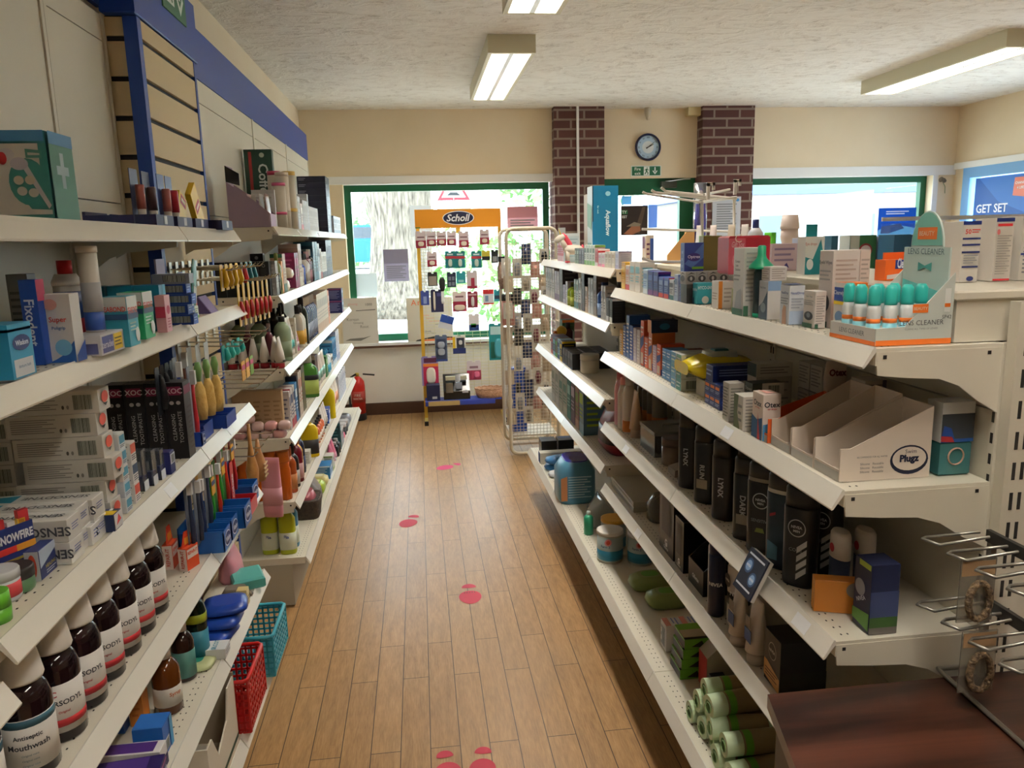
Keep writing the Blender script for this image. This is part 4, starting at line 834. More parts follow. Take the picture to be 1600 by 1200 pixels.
# hanging items between A and B
def hang(x,y,zt,w,h,c,label,name='hanging_pack',cat='pack',item=None,group=None,c2=None,card=True,hookl=0):
    e=tag(empty(name,(x,y,zt-h)),label,cat,group); m=MB()
    m.prism([(-w/2,0),(w/2,0),(w/2,h*.93),(w*.35,h),(-w*.35,h),(-w/2,h*.93)],'x',-.001,.001,mt(c,.4)); 
    if c2: m.box(.001,-w/2,h*.55,.0016,w/2,h*.8,mt(c2,.4))
    # a camera-facing edge card: thin packs hang facing the aisle end
    m.build('card',e)
    if item: MB().loft([(h*.12,.009,0,.006,w*.22,2.5),(h*.35,.012,0,.009,w*.26,2.5),(h*.75,.009,0,.006,w*.16,2.5),(h*.85,.007,0,.003,w*.1,2.5)],mt(item,.3),12).build('product',e)
    return e
def peg(y,z_,L=.14,x0=XS,label='chrome display hook on the slatted column'):
    m=MB(); m.tube([(x0,y,z_),(x0+L,y,z_-.006),(x0+L+.015,y,z_+.008)],.0022,mt('#b9b4a8',.25,.9)); m.box(x0-.001,y-.012,z_-.02,x0+.003,y+.012,z_+.02,mt('#b9b4a8',.3,.8)); return m
def pegset(ys,z_,L,where):
    for k,y in enumerate(ys): tag(peg(y,z_,L).build('display_hook'),'metal display hook %s, %s'%(where,ORD[k]),'hook','display hooks on the slatted column')
YP=[2.30,2.36,2.42,2.49,2.56,2.63,2.70]
pegset(YP,1.44,.17,'under the upper left shelf')
for k,(c_,it,nm) in enumerate((('#d9ae1c','#d9ae1c','yellow'),('#d9ae1c','#b98f16','yellow'),('#e3bd2c','#d9ae1c','yellow'),('#d9ae1c','#d9ae1c','yellow'),('#1d1d20','#c2262c','black and red'),('#1f6e78','#1f6e78','dark teal'),('#237a80','#1f6e78','teal'))):
    hang(-.56,YP[k],1.45,.035,.075,c_,'%s hanging pack below the upper left shelf, %s'%(nm,ORD[k]),item=it,group='packs hanging below the upper left shelf')
pegset([2.50,2.56,2.62,2.68,2.74],1.40,.21,'with yellow interdental brushes')
for k in range(7):
    y_=2.42+.043*k; e=hang(-.545+.006*k,y_,1.39,.028,.13,'#dcae1a','yellow interdental brush pack with red end, %s on its hooks'%ORD[k],item=None,group='yellow interdental brush packs',name='interdental_brush_pack')
    MB().loft([(.02,.006,0,.004,.008),(.05,.008,0,.007,.010),(.075,.006,0,.004,.006)],mt('#b3262a',.35),10).build('brush_cap',e)
o=hang(-.60,2.05,1.44,.05,.10,'#4a6d96','blue translucent brush case pack near the grey card','hanging_pack','pack',item='#49709c'); o=hang(-.61,1.98,1.44,.05,.10,'#486a92','blue translucent brush case pack left of the other','hanging_pack','pack',item='#45698f')
m=MB(); e=tag(empty('header_card',(-.60,1.90,z+.0)),'lilac header card standing behind the blue cartons on the left','card'); MB().box(-.002,-.03,0,.002,.03,.15,mt('#a9a3c4',.5)).box(.002,-.02,.02,.003,.02,.1,mt('#c9c4d8')).build('card_panel',e)
m=MB(); T=Matrix.Rotation(-.35,4,'X'); m.loft([(0,0,0,.003,.014,3),(.03,0,0,.003,.018,3),(.10,0,0,.003,.02,3),(.13,0,0,.003,.012,3)],mt('#3d7f78',.35),14,True,T); m.box(.003,-.012,.02,.004,.012,.06,mt('#dfe3df'),T); tag(m.build('floss_pack',loc=(-.57,2.03,z+.02)),'slanted green and white floss pack above the orange card','pack')
# ---------------- left third shelf (C)
z=ZCc
TP=[('C','b',.72,.18,.93,.82,'#4c5148'),('C','l',.05,.2,.55,.85,7,'#8d8b86'),('C','o',.60,.3,.015,.09,'#55544f'),('C','o',.655,.3,.015,.09,'#8d8b86'),('A','o',.5,.62,.3,.26,'#e0604f'),('A','p',[(.3,.35),(.7,.35),(.5,.2)],'#3c3b3d')]
jit=[0,-.004,.012,.0,-.006,.002]
for k in range(6):
    o=carton('toothpaste_carton',-1,.048,.148,.0405,'#d5d2cb',TP); put(o,(-.640+jit[k],1.411,z+.041*k),'grey white toothpaste carton with red dot, %s of the six high stack'%('bottom','second from bottom','third from bottom','fourth from bottom','fifth from bottom','top')[k],'box','tall stack of grey white toothpaste cartons')
for k in range(5):
    o=carton('toothpaste_carton',-1,.048,.062,.0395,'#cbc8c0',[('C','b',.35,.18,.9,.82,'#4c5148')]); put(o,(-.748,1.412,z+.040*k),'end of grey toothpaste carton by the back panel, %s of its stack'%('bottom','second from bottom','middle','second from top','top')[k],'box','rear stack of grey white toothpaste cartons')
for k in range(5):
    o=carton('small_dental_carton',-1,.03,.05,.030,('#dfe2e6','#d7dfe8','#e2dfdf','#d5dfe6','#e3e6e9')[k],[('A',.1,.35,.9,.85,'#5ca5c6'),('A','l',.1,.1,.9,.3,2,'#6a6f86')]); put(o,(-.585,1.455,z+.0305*k),'small white carton with light blue end, %s of its stack'%('bottom','second from bottom','middle','second from top','top')[k],'box','small white cartons beside the toothpaste stack')
for k in range(3):
    o=carton('small_dental_carton',-1,.028,.04,.04,'#e6e4e2',[('A',.05,.45,.95,.9,('#d9543f','#3f5270','#e06a52')[k]),('A','l',.1,.1,.9,.4,3,'#444a66'),('C','l',.1,.1,.9,.9,5,'#9a9ea8')]); put(o,(-.583,1.51,z+.0405*k),'%s white and red dental carton in the small stack behind the light blue ends'%('bottom','middle','top')[k],'box')
# black toothpaste cartons
BK=[('C','t',.35,.42,.2,'CLEANSING','#c9c4c4',PI/2,.0),('C','t',.7,.42,.2,'TOOTHPASTE','#c9c4c4',PI/2,.0),('C',.12,.84,.88,.95,'#8c2450'),('C','t',.5,.895,.07,'XOC','#e8d5dd'),('A',.0,.84,1,.95,'#7c2048'),('C','o',.35,.74,.12,.025,'#c9c4c4'),('C','o',.7,.74,.12,.025,'#c9c4c4'),('A','l',.2,.1,.8,.7,9,'#55504f')]
p,h_=fit(297,716,597,z,-1,.05,.042)
for k in range(4):
    o=carton('black_toothpaste_carton',-1,.05,.042,h_,'#16151a',BK,.3); put(o,(p.x-.044*k,p.y,z),'black toothpaste carton with pink band, %s'%('at the front of its row','second of its row','third of its row','rearmost by the back panel')[k],'box','black toothpaste cartons')
for k,(yy,xx,cc) in enumerate(((1.585,-.572,'#4f545c'),(1.62,-.565,'#474c55'),(1.66,-.562,'#565b62'))):
    e=tag(empty('clear_dental_pack',(xx,yy,z)),'clear dental pack with blue base, %s by the black cartons'%ORD[k],'pack','clear dental packs before the black cartons'); MB().box(-.02,-.012,0,.0,.012,.085-.01*k,mt('#aab2bd',.08,trans=.85)).build('case',e); MB().box(-.016,-.009,.002,-.004,.009,.03,mt('#1f2f7a',.4)).build('product',e)
    MB().box(-.0,-.012,.0,.001,.012,.02,mt('#dfe3ec')).build('label',e)
o=carton('floss_carton',-1,.03,.025,.05,'#232a6a',[('A',0,.45,1,.9,'#d8dae3'),('A','b',.2,.5,.8,.85,'#33343a')]); put(o,(-.566,1.70,z),'navy and white small carton directly before the black cartons','box')
# boxes of sensitive toothpaste lying in front
SE=[('T','t',.5,.35,.3,'SENSODYNE','#5d6066',PI/2),('T',.02,.65,.98,.9,'#e4e2de'),('T','p',[(.1,.68),(.9,.68),(.75,.86),(.2,.86)],'#2c93b4'),('C','t',.72,.5,.42,'SENSODYNE','#45474f',PI),('A','l',.25,.4,.75,.75,3,'#7b83b4')]
p,_h=fit(113,882,800,z,-1,.047,.19)
for k in range(6):
    r_,l_=k%3,k//3
    o=carton('sensitive_toothpaste_carton',-1,.047,.19,.0365,'#dddbd7',SE); put(o,(p.x-.006*(r_==1),p.y+.0478*r_,z+.037*l_),'white sensitive toothpaste carton, %s layer, %s'%(('lower','upper')[l_],('nearest the camera','middle of three','farthest of three')[r_]),'box','white sensitive toothpaste cartons')
o=carton('sensitive_toothpaste_carton',-1,.04,.10,.033,'#e2e0dd',[('A','l',.2,.3,.8,.8,3,'#7b83b4')]); put(o,(-.61,1.305,z),'single white carton end between the lying cartons and the tall stack','box')
cart(190,822,796,z,-1,.036,.055,'#20305c',[('T',0,0,.6,1,'#e7c228'),('T','l',.65,.1,.95,.9,3,'#f0f0f0'),('C','b',.25,.3,.75,.95,'#3c3e46'),('A',0,.1,1,1,'#dfe1e6'),('A','p',[(.2,.3),(.8,.5),(.5,.9)],'#c63a3f')],'small_toothpaste_carton','small navy and white carton with yellow top before the tall stack')
# snowfire
m=MB(); m.box(-.012,-.03,0,.001,.03,.085,mt('#26326f',.35)); M=MF(.001,0,0,'+x'); m.poly([(-.03,.055),(.03,.055),(.03,.045),(-.03,.045)],'#c4332f',M); m.poly([(0.0,.055),(.03,.055),(.03,.045),(.0,.045)],'#eda53b',MF(.001,0,0,'+x',.0012)); m.poly([(-.03,.036),(.03,.036),(.03,.032),(-.03,.032)],'#c9b34a',M)
m.text('SNOWFIRE',.014,'#f0f0f5',MF(.001,0,.068,'+x',.0012),.04,0,.056); m.poly([(-.03,.02),(.03,.028),(.03,.012),(0,.006),(-.03,.01)],'#c5d0e4',M)
for dx,dz,cc in ((-.02,.095,'#c43a3c'),(0,.088,'#e5e3e6'),(.018,.10,'#b52f37'),(.012,.088,'#e8b53a')): m.box(-.008,dx-.008,.085,0.0,dx+.008,dz+.004,mt(cc,.4))
p=onz(62,897,z); o=tag(m.build('snowfire_header',loc=(p.x-.02,p.y-.015,z)),'blue header card with white capital letters at the lower left','card'); o.rotation_euler=(0,0,-.5)
cart(66,908,862,z,-1,.05,.02,'#29366f',[('A','p',[(0,.4),(1,.75),(1,1),(0,1)],'#b9c8de'),('A','t',.6,.35,.12,'HEALING','#c9b34a'),('A','l',.3,.1,.9,.25,2,'#c9cbd6'),('C','p',[(0,0),(1,0),(1,1),(0,1)],'#c7cad2'),('C','o',.5,.5,.3,.4,'#cf4a35')],'ointment_carton','small blue and white carton leaning by the blue header card')
def jrow(px,py,z_,o,l,dx=.0,dy=.0,cat='jar'):
    p=onz(px,py,z_); put(o,(p.x+dx,p.y+dy,z_+.0005),l,cat)
jrow(38,912,z,jar(.026,.036,'#57805a','#2d2b2b','cream_jar',lf=.55),'low dark lidded jar with green body at the lower left',-.012,.01)
jrow(14,940,z,jar(.024,.045,'#c9cdd4','#cfd2d6','cream_jar',lab='#d2454d'),'clear and red tub at the left photo edge',-.012,.01)
e=cyl('green_balm_pot',[('lower_pot','#5da82e',[(0,.018),(.02,.019)]),('upper_pot','#6abb34',[(.021,.019),(.042,.018)])]); p=onz(2,975,z); put(e,(p.x-.01,p.y+.01,z),'bright green balm pot at the left photo edge','pot')
# bay 2 of shelf C : toothbrushes
BP='#1d3f9a'
def tray(x,y,z_,w,d,h,c,label,name='brush_rack',txt=None,group=None):
    e=tag(empty(name,(x,y,z_)),label,'rack',group); C_=mt(c,.35)
    m=MB().box(-d/2,-w/2,0,d/2,w/2,.003,C_).box(-d/2,-w/2,.003,-d/2+.003,w/2,h,C_).box(-d/2,-w/2,.003,d/2,-w/2+.003,h*.8,C_).box(-d/2,w/2-.003,.003,d/2,w/2,h*.8,C_).box(-d/2,-.0015,.003,d/2,.0015,h*.7,C_); m.build('rack_body',e)
    m=MB().box(d/2-.003,-w/2,.003,d/2,w/2,h*.75,C_)
    if txt: m.disc(0,h*.38,w*.4,h*.28,mt('#e8ecf4'),MF(d/2,0,0,'+x'),18); m.disc(0,h*.38,w*.37,h*.24,mt('#1b2c66'),MF(d/2,0,0,'+x',.001),18); m.text(txt,h*.2,'#e8ecf4',MF(d/2,0,h*.38,'+x',.0016),.03,0,w*.62)
    m.build('front_badge',e); return e
tray(-.62,2.02,z,.09,.12,.05,BP,'blue plastic brush rack under the yellow bristle brushes'); tray(-.60,2.16,z,.11,.13,.045,BP,'blue tray at the far end of the third left shelf')
tray(-.565,1.935,z,.03,.03,.045,BP,'small blue rack front beside the tan card',txt='Wisdom')
def brush(x,y,zt,c,bc,label,h=.2,bh=.07,group='toothbrushes hanging over the third left shelf'):
    e=tag(empty('hanging_toothbrush',(x,y,zt-h)),label,'toothbrush',group)
    MB().box(-.0008,-.014,0,.0008,.014,h,mt(bc,.3,trans=.0)).build('card',e)
    MB().loft([(.01,.007,0,.005,.006),(h*.3,.009,0,.006,.007),(h*.6,.007,0,.004,.004),(h*.85,.008,0,.004,.006)],mt(c,.3),10).build('brush_handle',e)
    MB().box(.004,-.006,h*.78,.016,.006,h*.95,mt('#e6e8ea',.5)).build('bristle_head',e); return e
brush(-.585,1.88,1.245,'#27429c','#9ea6b5','blue toothbrush pack with red cap above the black cartons',.21)
brush(-.57,1.93,1.215,'#c42a30','#8e95a8','red toothbrush pack hanging nearest the yellow bristle brushes',.2)
brush(-.60,1.98,1.255,'#7c4a3a','#a39c96','brown toothbrush pack behind the red one',.23)
for k in range(3):
    e=tag(empty('yellow_bristle_brush',(-.575+.008*k,2.03+.05*k,z+.045)),'yellow bristle brush in clear pack with green tip, %s'%ORD[k],'brush','yellow bristle brushes in clear packs')
    MB().loft([(0,0,0,.012,.013),(.03,0,0,.016,.018),(.08,0,0,.013,.014),(.1,0,0,.006,.007)],noisy('#d9ad5a','#e8c878',60,.8,.5),12).build('bristles',e); MB().loft([(.1,0,0,.005,.005),(.13,0,0,.010,.010),(.15,0,0,.006,.006)],mt('#7fae62',.35),10).build('tip',e); MB().box(-.018,-.02,0,-.017,.02,.19,mt('#c9ccd0',.2)).build('card',e)
for k,(y_,c_) in enumerate(((2.28,'#2fb3b3'),(2.34,'#35b8b5'),(2.40,'#2aa7a9'),(2.47,'#30b0ae'))):
    hang(-.57,y_,1.22,.035,.05,c_,'turquoise zigzag floss pick pack on the hooks, %s'%ORD[k],item='#38c2bd',group='turquoise floss packs')
for k,(y_,c_) in enumerate(((2.44,'#e0a52a'),(2.50,'#e5b235'),(2.56,'#7cae3c'))):
    hang(-.555,y_,1.15,.045,.06,c_,('orange yellow','yellow','green')[k]+' square floss pack on the lower hooks of the slatted column',c2='#c92f6a')
pegset([2.3,2.4,2.5,2.6,2.7],1.22,.17,'over the third left shelf')
pegset([2.38,2.46,2.54,2.62,2.70],1.08,.19,'above the blue trays')
for k in range(4): hang(-.60,1.80+.035*k,1.235,.03,.11,'#2a2e3a','dark brush pack in the shade above the black cartons, %s'%ORD[k],item='#1b1c22',group='dark brush packs in shade')
m=MB().loft([(0,0,0,.004,.02,3),(.03,0,0,.012,.022,3),(.075,0,0,.002,.022,4)],mt('#d9c7a4',.4),14); tag(m.build('tan_packet',loc=(-.59,1.905,z)),'tan folded card standing at the joint of the third left shelf','card')
m=MB(); m.box(-.01,-.02,0,.01,.02,.075,mt('#2f77b8',.35)); 
for q in range(5): m.poly([(-.02,.008+.014*q),(.02,.014+.014*q),(.02,.018+.014*q),(-.02,.012+.014*q)],'#e6edf4',MF(.01,0,0,'+x'))
tag(m.build('striped_carton',loc=(-.575,1.855,z)),'blue and white striped pack beside the black toothpaste cartons','box')
# ---------------- left fourth shelf (D)
z=ZD
def mouthwash(kind):
    r=.036; e=empty('mouthwash_bottle'); B=mt('#1d0f12',.08,trans=.0)
    MB().loft([(0,0,0,r*.93,r*.93),(.004,0,0,r,r),(.118,0,0,r,r),(.135,0,0,r*.86,r*.86),(.146,0,0,r*.6,r*.6)],B,24).build('body',e)
    o=MB().loft([(.018,0,0,r*1.012,r*1.012),(.098,0,0,r*1.012,r*1.012)],mt('#e2ded8',.5),24).build('label',e)
    c=MB().loft([(.146,0,0,r*.80,r*.80),(.150,0,0,r*.84,r*.84),(.182,0,0,r*.70,r*.70),(.196,0,0,r*.62,r*.62),(.1985,0,0,r*.5,r*.5)],mt('#efebe4',.5),24).build('cap',e)
    if kind==0:
        MB().loft([(.028,0,0,r*1.016,r*1.016),(.040,0,0,r*1.016,r*1.016)],mt('#bf2f37',.5),24).build('red_band',e); addtext(o,'CORSODYL','#3a3a40',r*1.02,r*1.02,.068,-1,.62,.0095); addtext(o,'Original','#b23a3f',r*1.02,r*1.02,.052,-1,.62,.005); addtext(o,'C','#b23a3f',r*1.021,r*1.021,.084,-1,.3,.010)
    else:
        MB().loft([(.085,0,0,r*1.016,r*1.016),(.097,0,0,r*1.016,r*1.016)],mt('#2f5a6c',.5),24).build('teal_band',e); addtext(o,'Antiseptic','#3a3a40',r*1.02,r*1.02,.070,-1,.42,.009); addtext(o,'Mouthwash','#3a3a40',r*1.02,r*1.02,.056,-1,.42,.009)
        for q in range(3): addtext(o,'Original mint','#8c9aa2',r*1.02,r*1.02,.042-.008*q,-1,.42,.004)
    return e
pts=[(146,1078),(182,1038),(206,1002),(226,968)]
base0=onz(146,1078,z); 
ys=[onz(*q,z).y for q in pts]
pr0=mouthwash(0); X0=-.598
YS=[1.185,1.27,1.355,1.44,1.525,1.61]
row(pr0,len(YS),(X0,YS[0],z+.0005),(0,.083,0),'dark mouthwash bottle with white cap and red banded label','bottle','front row of dark mouthwash bottles')
row(copytree(pr0),5,(X0-.082,1.15,z+.0005),(0,.083,0),'dark mouthwash bottle in the rear row, white cap','bottle','rear row of dark mouthwash bottles')
pr1=mouthwash(1)
put(pr1,(X0-.004,1.10,z+.0005),'dark antiseptic bottle with teal banded label at the bottom left','bottle')
o=copytree(pr1); put(o,(X0-.035,1.015,z+.0005),'dark antiseptic bottle cut by the bottom left photo corner','bottle')
cart(240,917,834,z,-1,.04,.05,'#cfcbc8',[('A',0,0,1,.35,'#b83a3c'),('A','t',.5,.75,.06,'CORSODYL','#55555a'),('A','t',.5,.6,.08,'DAILY','#4a5a9a'),('C','t',.5,.8,.06,'CORSODYL','#55555a'),('C','l',.1,.4,.9,.7,5,'#9a8f90'),('C',0,0,1,.25,'#b83a3c')],'mouthwash_carton','tall grey and red mouthwash carton behind the row of dark bottles')
def repair(px,py,ty,rz,l):
    p,h=fit(px,py,ty,z,-1,.045,.022); e=tag(empty('repair_kit_carton',p,rz),l,'box','red and white repair kit cartons'); m=MB().box(-.011,-.0225,0,.011,.0225,h*.6,mt('#e2562f',.35)); M=MF(.011,0,0,'+x'); m.poly([(-.02,h*.3),(.02,h*.3),(.02,h*.55),(-.02,h*.55)],'#efe6e0',M); m.text('REPAIR-IT',.008,'#e2562f',MF(.011,0,h*.45,'+x',.0012),.03,0,.036)
    M=MF(0,-.0225,0,'-y'); m.poly([(-.011,0),(.011,0),(.011,h*.58),(-.011,h*.58)],'#ecdcd2',M); m.text('REPAIR-IT',.009,'#c94a35',MF(0,-.0225,h*.3,'-y',.0012,PI/2),.02,0,.045); m.build('carton_body',e)
    m=MB().prism([(-.0225,h*.6),(.0225,h*.6),(.010,h),(-.010,h)],'x',-.001,.001,mt('#e64a2c',.35)); m.box(.001,-.012,h*.66,.0016,.012,h*.84,'#f0a03a'); m.build('hang_tab',e)
repair(272,890,826,0,'red and white repair kit carton, left of the pair at the fourth shelf'); repair(300,892,834,-.35,'red and white repair kit carton turned towards the aisle, right of the pair')
tray(-.57,1.93,z,.07,.11,.07,'#1f63b5','blue brush rack with oval badge nearest the camera on the fourth shelf',txt='Wisdom',group='blue racks with oval badges'); tray(-.57,2.01,z,.07,.11,.07,'#1f63b5','blue brush rack with oval badge, second on the fourth shelf',txt='Wisdom',group='blue racks with oval badges'); tray(-.565,2.10,z,.08,.13,.075,'#1f63b5','large blue brush rack with oval badge below the red tray',txt='Wisdom',group='blue racks with oval badges'); tray(-.57,2.30,z,.08,.10,.07,'#1f63b5','blue brush rack with oval badge nearest the joint end',txt='Wisdom',group='blue racks with oval badges'); tray(-.565,2.20,z,.09,.12,.05,'#c2262e','red plastic tray holding red and green toothbrushes')
for k,(c_,bc,nm) in enumerate((('#2b3652','#6f7686','navy'),('#333a4c','#7f8794','dark grey'),('#26335c','#e3ab24','yellow tagged navy'),('#3b4258','#8a8f98','slate'),('#39a83c','#2f7f35','green'),('#d23a25','#389a3a','red and green'),('#35a53a','#c8322c','green and red'),('#d23a25','#3da23d','red handled'),('#5a3f9c','#c3312f','purple and red'),('#c3272e','#b9292e','bright red'))):
    brush(-.575+.006*(k%2),1.83+.046*k,z+.215-.01*(k%3),c_,bc,'%s toothbrush pack in the row over the blue racks, %s'%(nm,ORD[k]),.17,group='toothbrush packs over the blue racks')
o=hang(-.56,2.20,z+.15,.035,.13,'#c4222b','red toothbrush pack with white lettering and yellow tag','toothbrush_pack','pack'); o.children[0].data=o.children[0].data.copy(); 
m=MB().text('Colgate',.022,'#f2f0f0',MF(.0015,0,.06,'+x',.0006,PI/2),.03,0,.1); m.build('lettering',o)
for k in range(3): hang(-.555,1.99+.11*k,z+(.17,.19,.2)[k],.03,.045,'#e7a81e','small yellow and blue tag card above the blue racks, %s'%ORD[k],c2='#243a78',group='yellow tag cards above the blue racks')
pegset([2.4,2.5,2.6,2.7],.86,.16,'above the fourth left shelf')
# brown loofah style items beyond
e=tag(empty('bath_brush',(-.56,2.46,z)),'tan wooden massage brush hanging in clear wrap beyond the racks','brush'); MB().loft([(0,0,0,.016,.022),(.05,0,0,.02,.028),(.09,0,0,.012,.016),(.13,0,0,.006,.007),(.2,0,0,.005,.006)],noisy('#b5783a','#d09a58',30,.45,.3),14).build('brush_body',e)
e=tag(empty('bath_brush',(-.555,2.54,z-.01)),'tan beaded massage brush beside the wooden one','brush'); m=MB().loft([(0,0,0,.018,.024),(.06,0,0,.022,.03),(.1,0,0,.01,.014),(.14,0,0,.005,.005)],mt('#b98350',.4),14)
for a_ in range(5):
    for b_ in range(4): m.ball((.021,-.018+.009*a_,.015+.014*b_),.004,mt('#d9c09a',.5),None,6,4)
m.build('brush_body',e)
# ---------------- left fifth shelf (E)
z=ZE
p=onz(268,1118,z); e=bottle(.031,.155,'#5a2c0c','#e9e4da','#d9d2c4',neck=.4,caph=.16,capr=.48,lab=(.2,.62),rough=.1,name='medicine_bottle'); put(e,(p.x-.012,p.y+.026,z+.0005),'amber medicine bottle with white cap and orange label','bottle'); addtext(e.children[1],'Syrup','#c9602c',.0318,.0318,.05,-1,.9,.012)
p=onz(294,1066,z); e=bottle(.027,.15,'#2a1712','#e6ded6','#4a7f78',neck=.4,caph=.16,capr=.5,lab=(.1,.75),rough=.12,name='medicine_bottle'); put(e,(p.x-.012,p.y+.024,z+.0005),'dark brown medicine bottle with teal label behind the amber one','bottle')
p=onz(314,1036,z); e=bottle(.031,.185,'#0f1a12','#10150f','#3f8fa8',ry=.024,neck=.4,caph=.08,capr=.45,lab=(.1,.6),pw=2.6,rough=.12,name='medicine_bottle'); put(e,(p.x-.014,p.y+.026,z+.0005),'tall black bottle with teal and yellow label on the fifth shelf','bottle'); MB().loft([(.105,0,0,.0316,.0246,2.6),(.128,0,0,.0316,.0246,2.6)],mt('#a8b52c',.4),18).build('yellow_label',e)
for k in range(3):
    o=pouch(.12,.12,.026,'#1b3f9c','blue_pouch',flat=True); put(o,(-.60+.012*k,2.02+.025*k,z+.0265*k+.0005),'blue glossy pouch, %s of the pile of three'%('bottom','middle','top')[k],'pouch','pile of blue pouches',rz=.2*k-.2)
cart(338,1006,980,z,-1,.05,.06,'#e3e3e2',[('T','t',.5,.5,.2,'SILCOT','#3f93a8'),('A','l',.1,.3,.9,.8,2,'#9aa0a5')],'small_white_carton','small white carton with teal lettering on the fifth shelf',h=.028)
o=pouch(.10,.10,.014,'#c9cf9a','green_pouch',band='#2f8f7c',flat=True); put(o,(-.60,1.92,z),'pale yellow and green flat packet under the blue pouches','packet')
def boxE(x,y,w,d,h,c,dec,l,rz=0,z_=None,name='remedy_carton'): return put(carton(name,-1,w,d,h,c,dec),(x,y,(z_ or z)+.0005),l,'box',None,rz)
boxE(-.61,1.42,.045,.13,.05,'#2a1e5c',[('A','t',.5,.5,.4,'Gaviscon','#e8e4f2',.0),('A',0,.8,1,.9,'#b05a9c'),('C','t',.6,.5,.35,'Gaviscon','#e8e4f2'),('T',.1,.2,.9,.8,'#4a2f80')],'dark purple remedy carton at the bottom left',.1)
boxE(-.63,1.368,.05,.12,.034,'#e7d9b4',[('A',0,.6,1,1,'#5fa8d8'),('A',.1,.1,.5,.5,'#e8a52f')],'cream and blue carton under the purple one at bottom left')
boxE(-.63,1.475,.04,.14,.05,'#e6e4e3',[('T',.1,.1,.9,.9,'#4a2a7a'),('A',0,0,1,.5,'#2f2358')],'white and purple carton behind the dark purple one')
boxE(-.60,1.535,.055,.06,.068,'#1f5fb4',[('A',.1,.1,.6,.5,'#d5d9e4'),('A','b',.15,.12,.55,.45,'#33343a'),('T',0,0,1,1,'#2a6cc0'),('A',.7,0,1,1,'#4a9bd0')],'blue carton with bar code by the amber bottle')
boxE(-.665,1.645,.035,.03,.10,'#d9853a',[('C','l',.2,.2,.8,.8,4,'#c26a2a')],'orange carton standing left of the amber bottle'); boxE(-.70,1.62,.03,.03,.09,'#1f4f9c',[('C','o',.5,.4,.3,.2,'#c9a59c')],'dark blue carton in the shade left of the orange one')
# items in bay 2 E : soap and pink things
z=ZE
e=tag(empty('soap_bag',(-.575,2.34,z)),'clear bag with turquoise soap box at the far end of the fifth shelf','bag'); o=MB().box(-.05,-.05,.0,.045,.06,.036,mt('#5ab3ac',.35),c=.006).build('soap_box',e); o.rotation_euler=(0,0,.35); MB().loft([(0,-.02,-.08,.05,.03,3),(.03,-.02,-.08,.03,.02,3)],mt('#a89c8c',.15,trans=.5),12).build('wrap',e)
o=carton('yellow_soap_bar',-1,.03,.03,.05,'#dcc98a',[('A','l',.1,.3,.9,.6,2,'#8a7a4a')]); put(o,(-.56,2.20,z),'small pale yellow bar standing beside the clear bag','soap')
o=pouch(.12,.07,.10,'#d9909f','pink_sponge'); put(o,(-.61,2.40,z+.0372),'pink folded cloth above the turquoise soap box','sponge'); o.location.x=-.64; o.location.z=z+.0005; o.location.y=2.40
o=pouch(.068,.035,.21,'#df98a6','pink_sponge_pouch',band='#e7a9b4'); put(o,(-.535,2.56,.58),'pink pouch with tied top hanging at the end of the left shelves','pouch',None,1.35)
MB().tube([(0,0,.2),(-.02,.14,.205)],.002,mt('#c9c4b8',.3,.8)).build('hook',o)
# ---------------- left base shelf (G)
z=ZG
def basket(x,y,w,d,h,c,l,holes=True):
    e=tag(empty('plastic_basket',(x,y,z+.0005)),l,'basket'); C_=mt(c,.35); m=MB(); t=.003
    n=9
    def side(ax,pos,a0,a1):
        mm=MB(); k=n if abs(a1-a0)>.12 else 6
        for i in range(k+1):
            u=a0+(a1-a0)*i/k
            if ax=='x': mm.box(pos-t/2,u-.003,.004,pos+t/2,u+.003,h,C_)
            else: mm.box(u-.003,pos-t/2,.004,u+.003,pos+t/2,h,C_)
        for zz in [h*.08+h*.84*j/6 for j in range(7)]:
            if ax=='x': mm.box(pos-t/2,a0,zz-.003,pos+t/2,a1,zz+.003,C_)
            else: mm.box(a0,pos-t/2,zz-.003,a1,pos+t/2,zz+.003,C_)
        mm.build('slotted_side',e)
    side('x',d/2,-w/2,w/2); side('x',-d/2,-w/2,w/2); side('y',-w/2,-d/2,d/2); side('y',w/2,-d/2,d/2)
    MB().box(-d/2,-w/2,0,d/2,w/2,.004,C_).build('basket_floor',e)
    MB().tube([(-d/2,-w/2,h),(d/2-.01,-w/2,h),(d/2,-w/2+.01,h),(d/2,w/2-.01,h),(d/2-.01,w/2,h),(-d/2,w/2,h)],.006,C_,6,True).build('rim',e); return e
basket(-.565,2.30,.22,.16,.13,'#3fa9bd','turquoise slotted plastic basket at the end of the left base shelf')
o=carton('small_tea_carton',-1,.05,.05,.06,'#dfe1e6',[('A',0,0,.5,.6,'#2c4f90')]); put(o,(-.60,2.25,z+.0055),'small white and blue carton inside the turquoise basket','box')
basket(-.57,2.02,.20,.14,.15,'#c2201f','red slotted plastic basket on the left base shelf')
m=MB(); t=.004; K=mt('#ded6c6',.6); KI=mt('#a5927a',.8)
m.box(-.10,-.13,0,.08,.13,t,K).box(-.10,-.13,t,-.096,.13,.2,KI).box(-.10,.126,t,.08,.13,.2,KI); m.box(-.1,-.13,t,.08,-.126,.16,K)
m.prism([(-.126,t),(.126,t),(.126,.19),(.07,.19),(.04,.12),(-.05,.09),(-.09,.16),(-.126,.16)],'x',.076,.08,K); m.prism([(-.1,.02),(.12,.02),(.126,.03),(-.126,.03)],'x',.0805,.0815,mt('#2f4a35')); tag(m.build('open_display_carton',loc=(-.605,1.76,z+.0005)),'open cream cardboard tray with dark inside on the left base shelf','box')
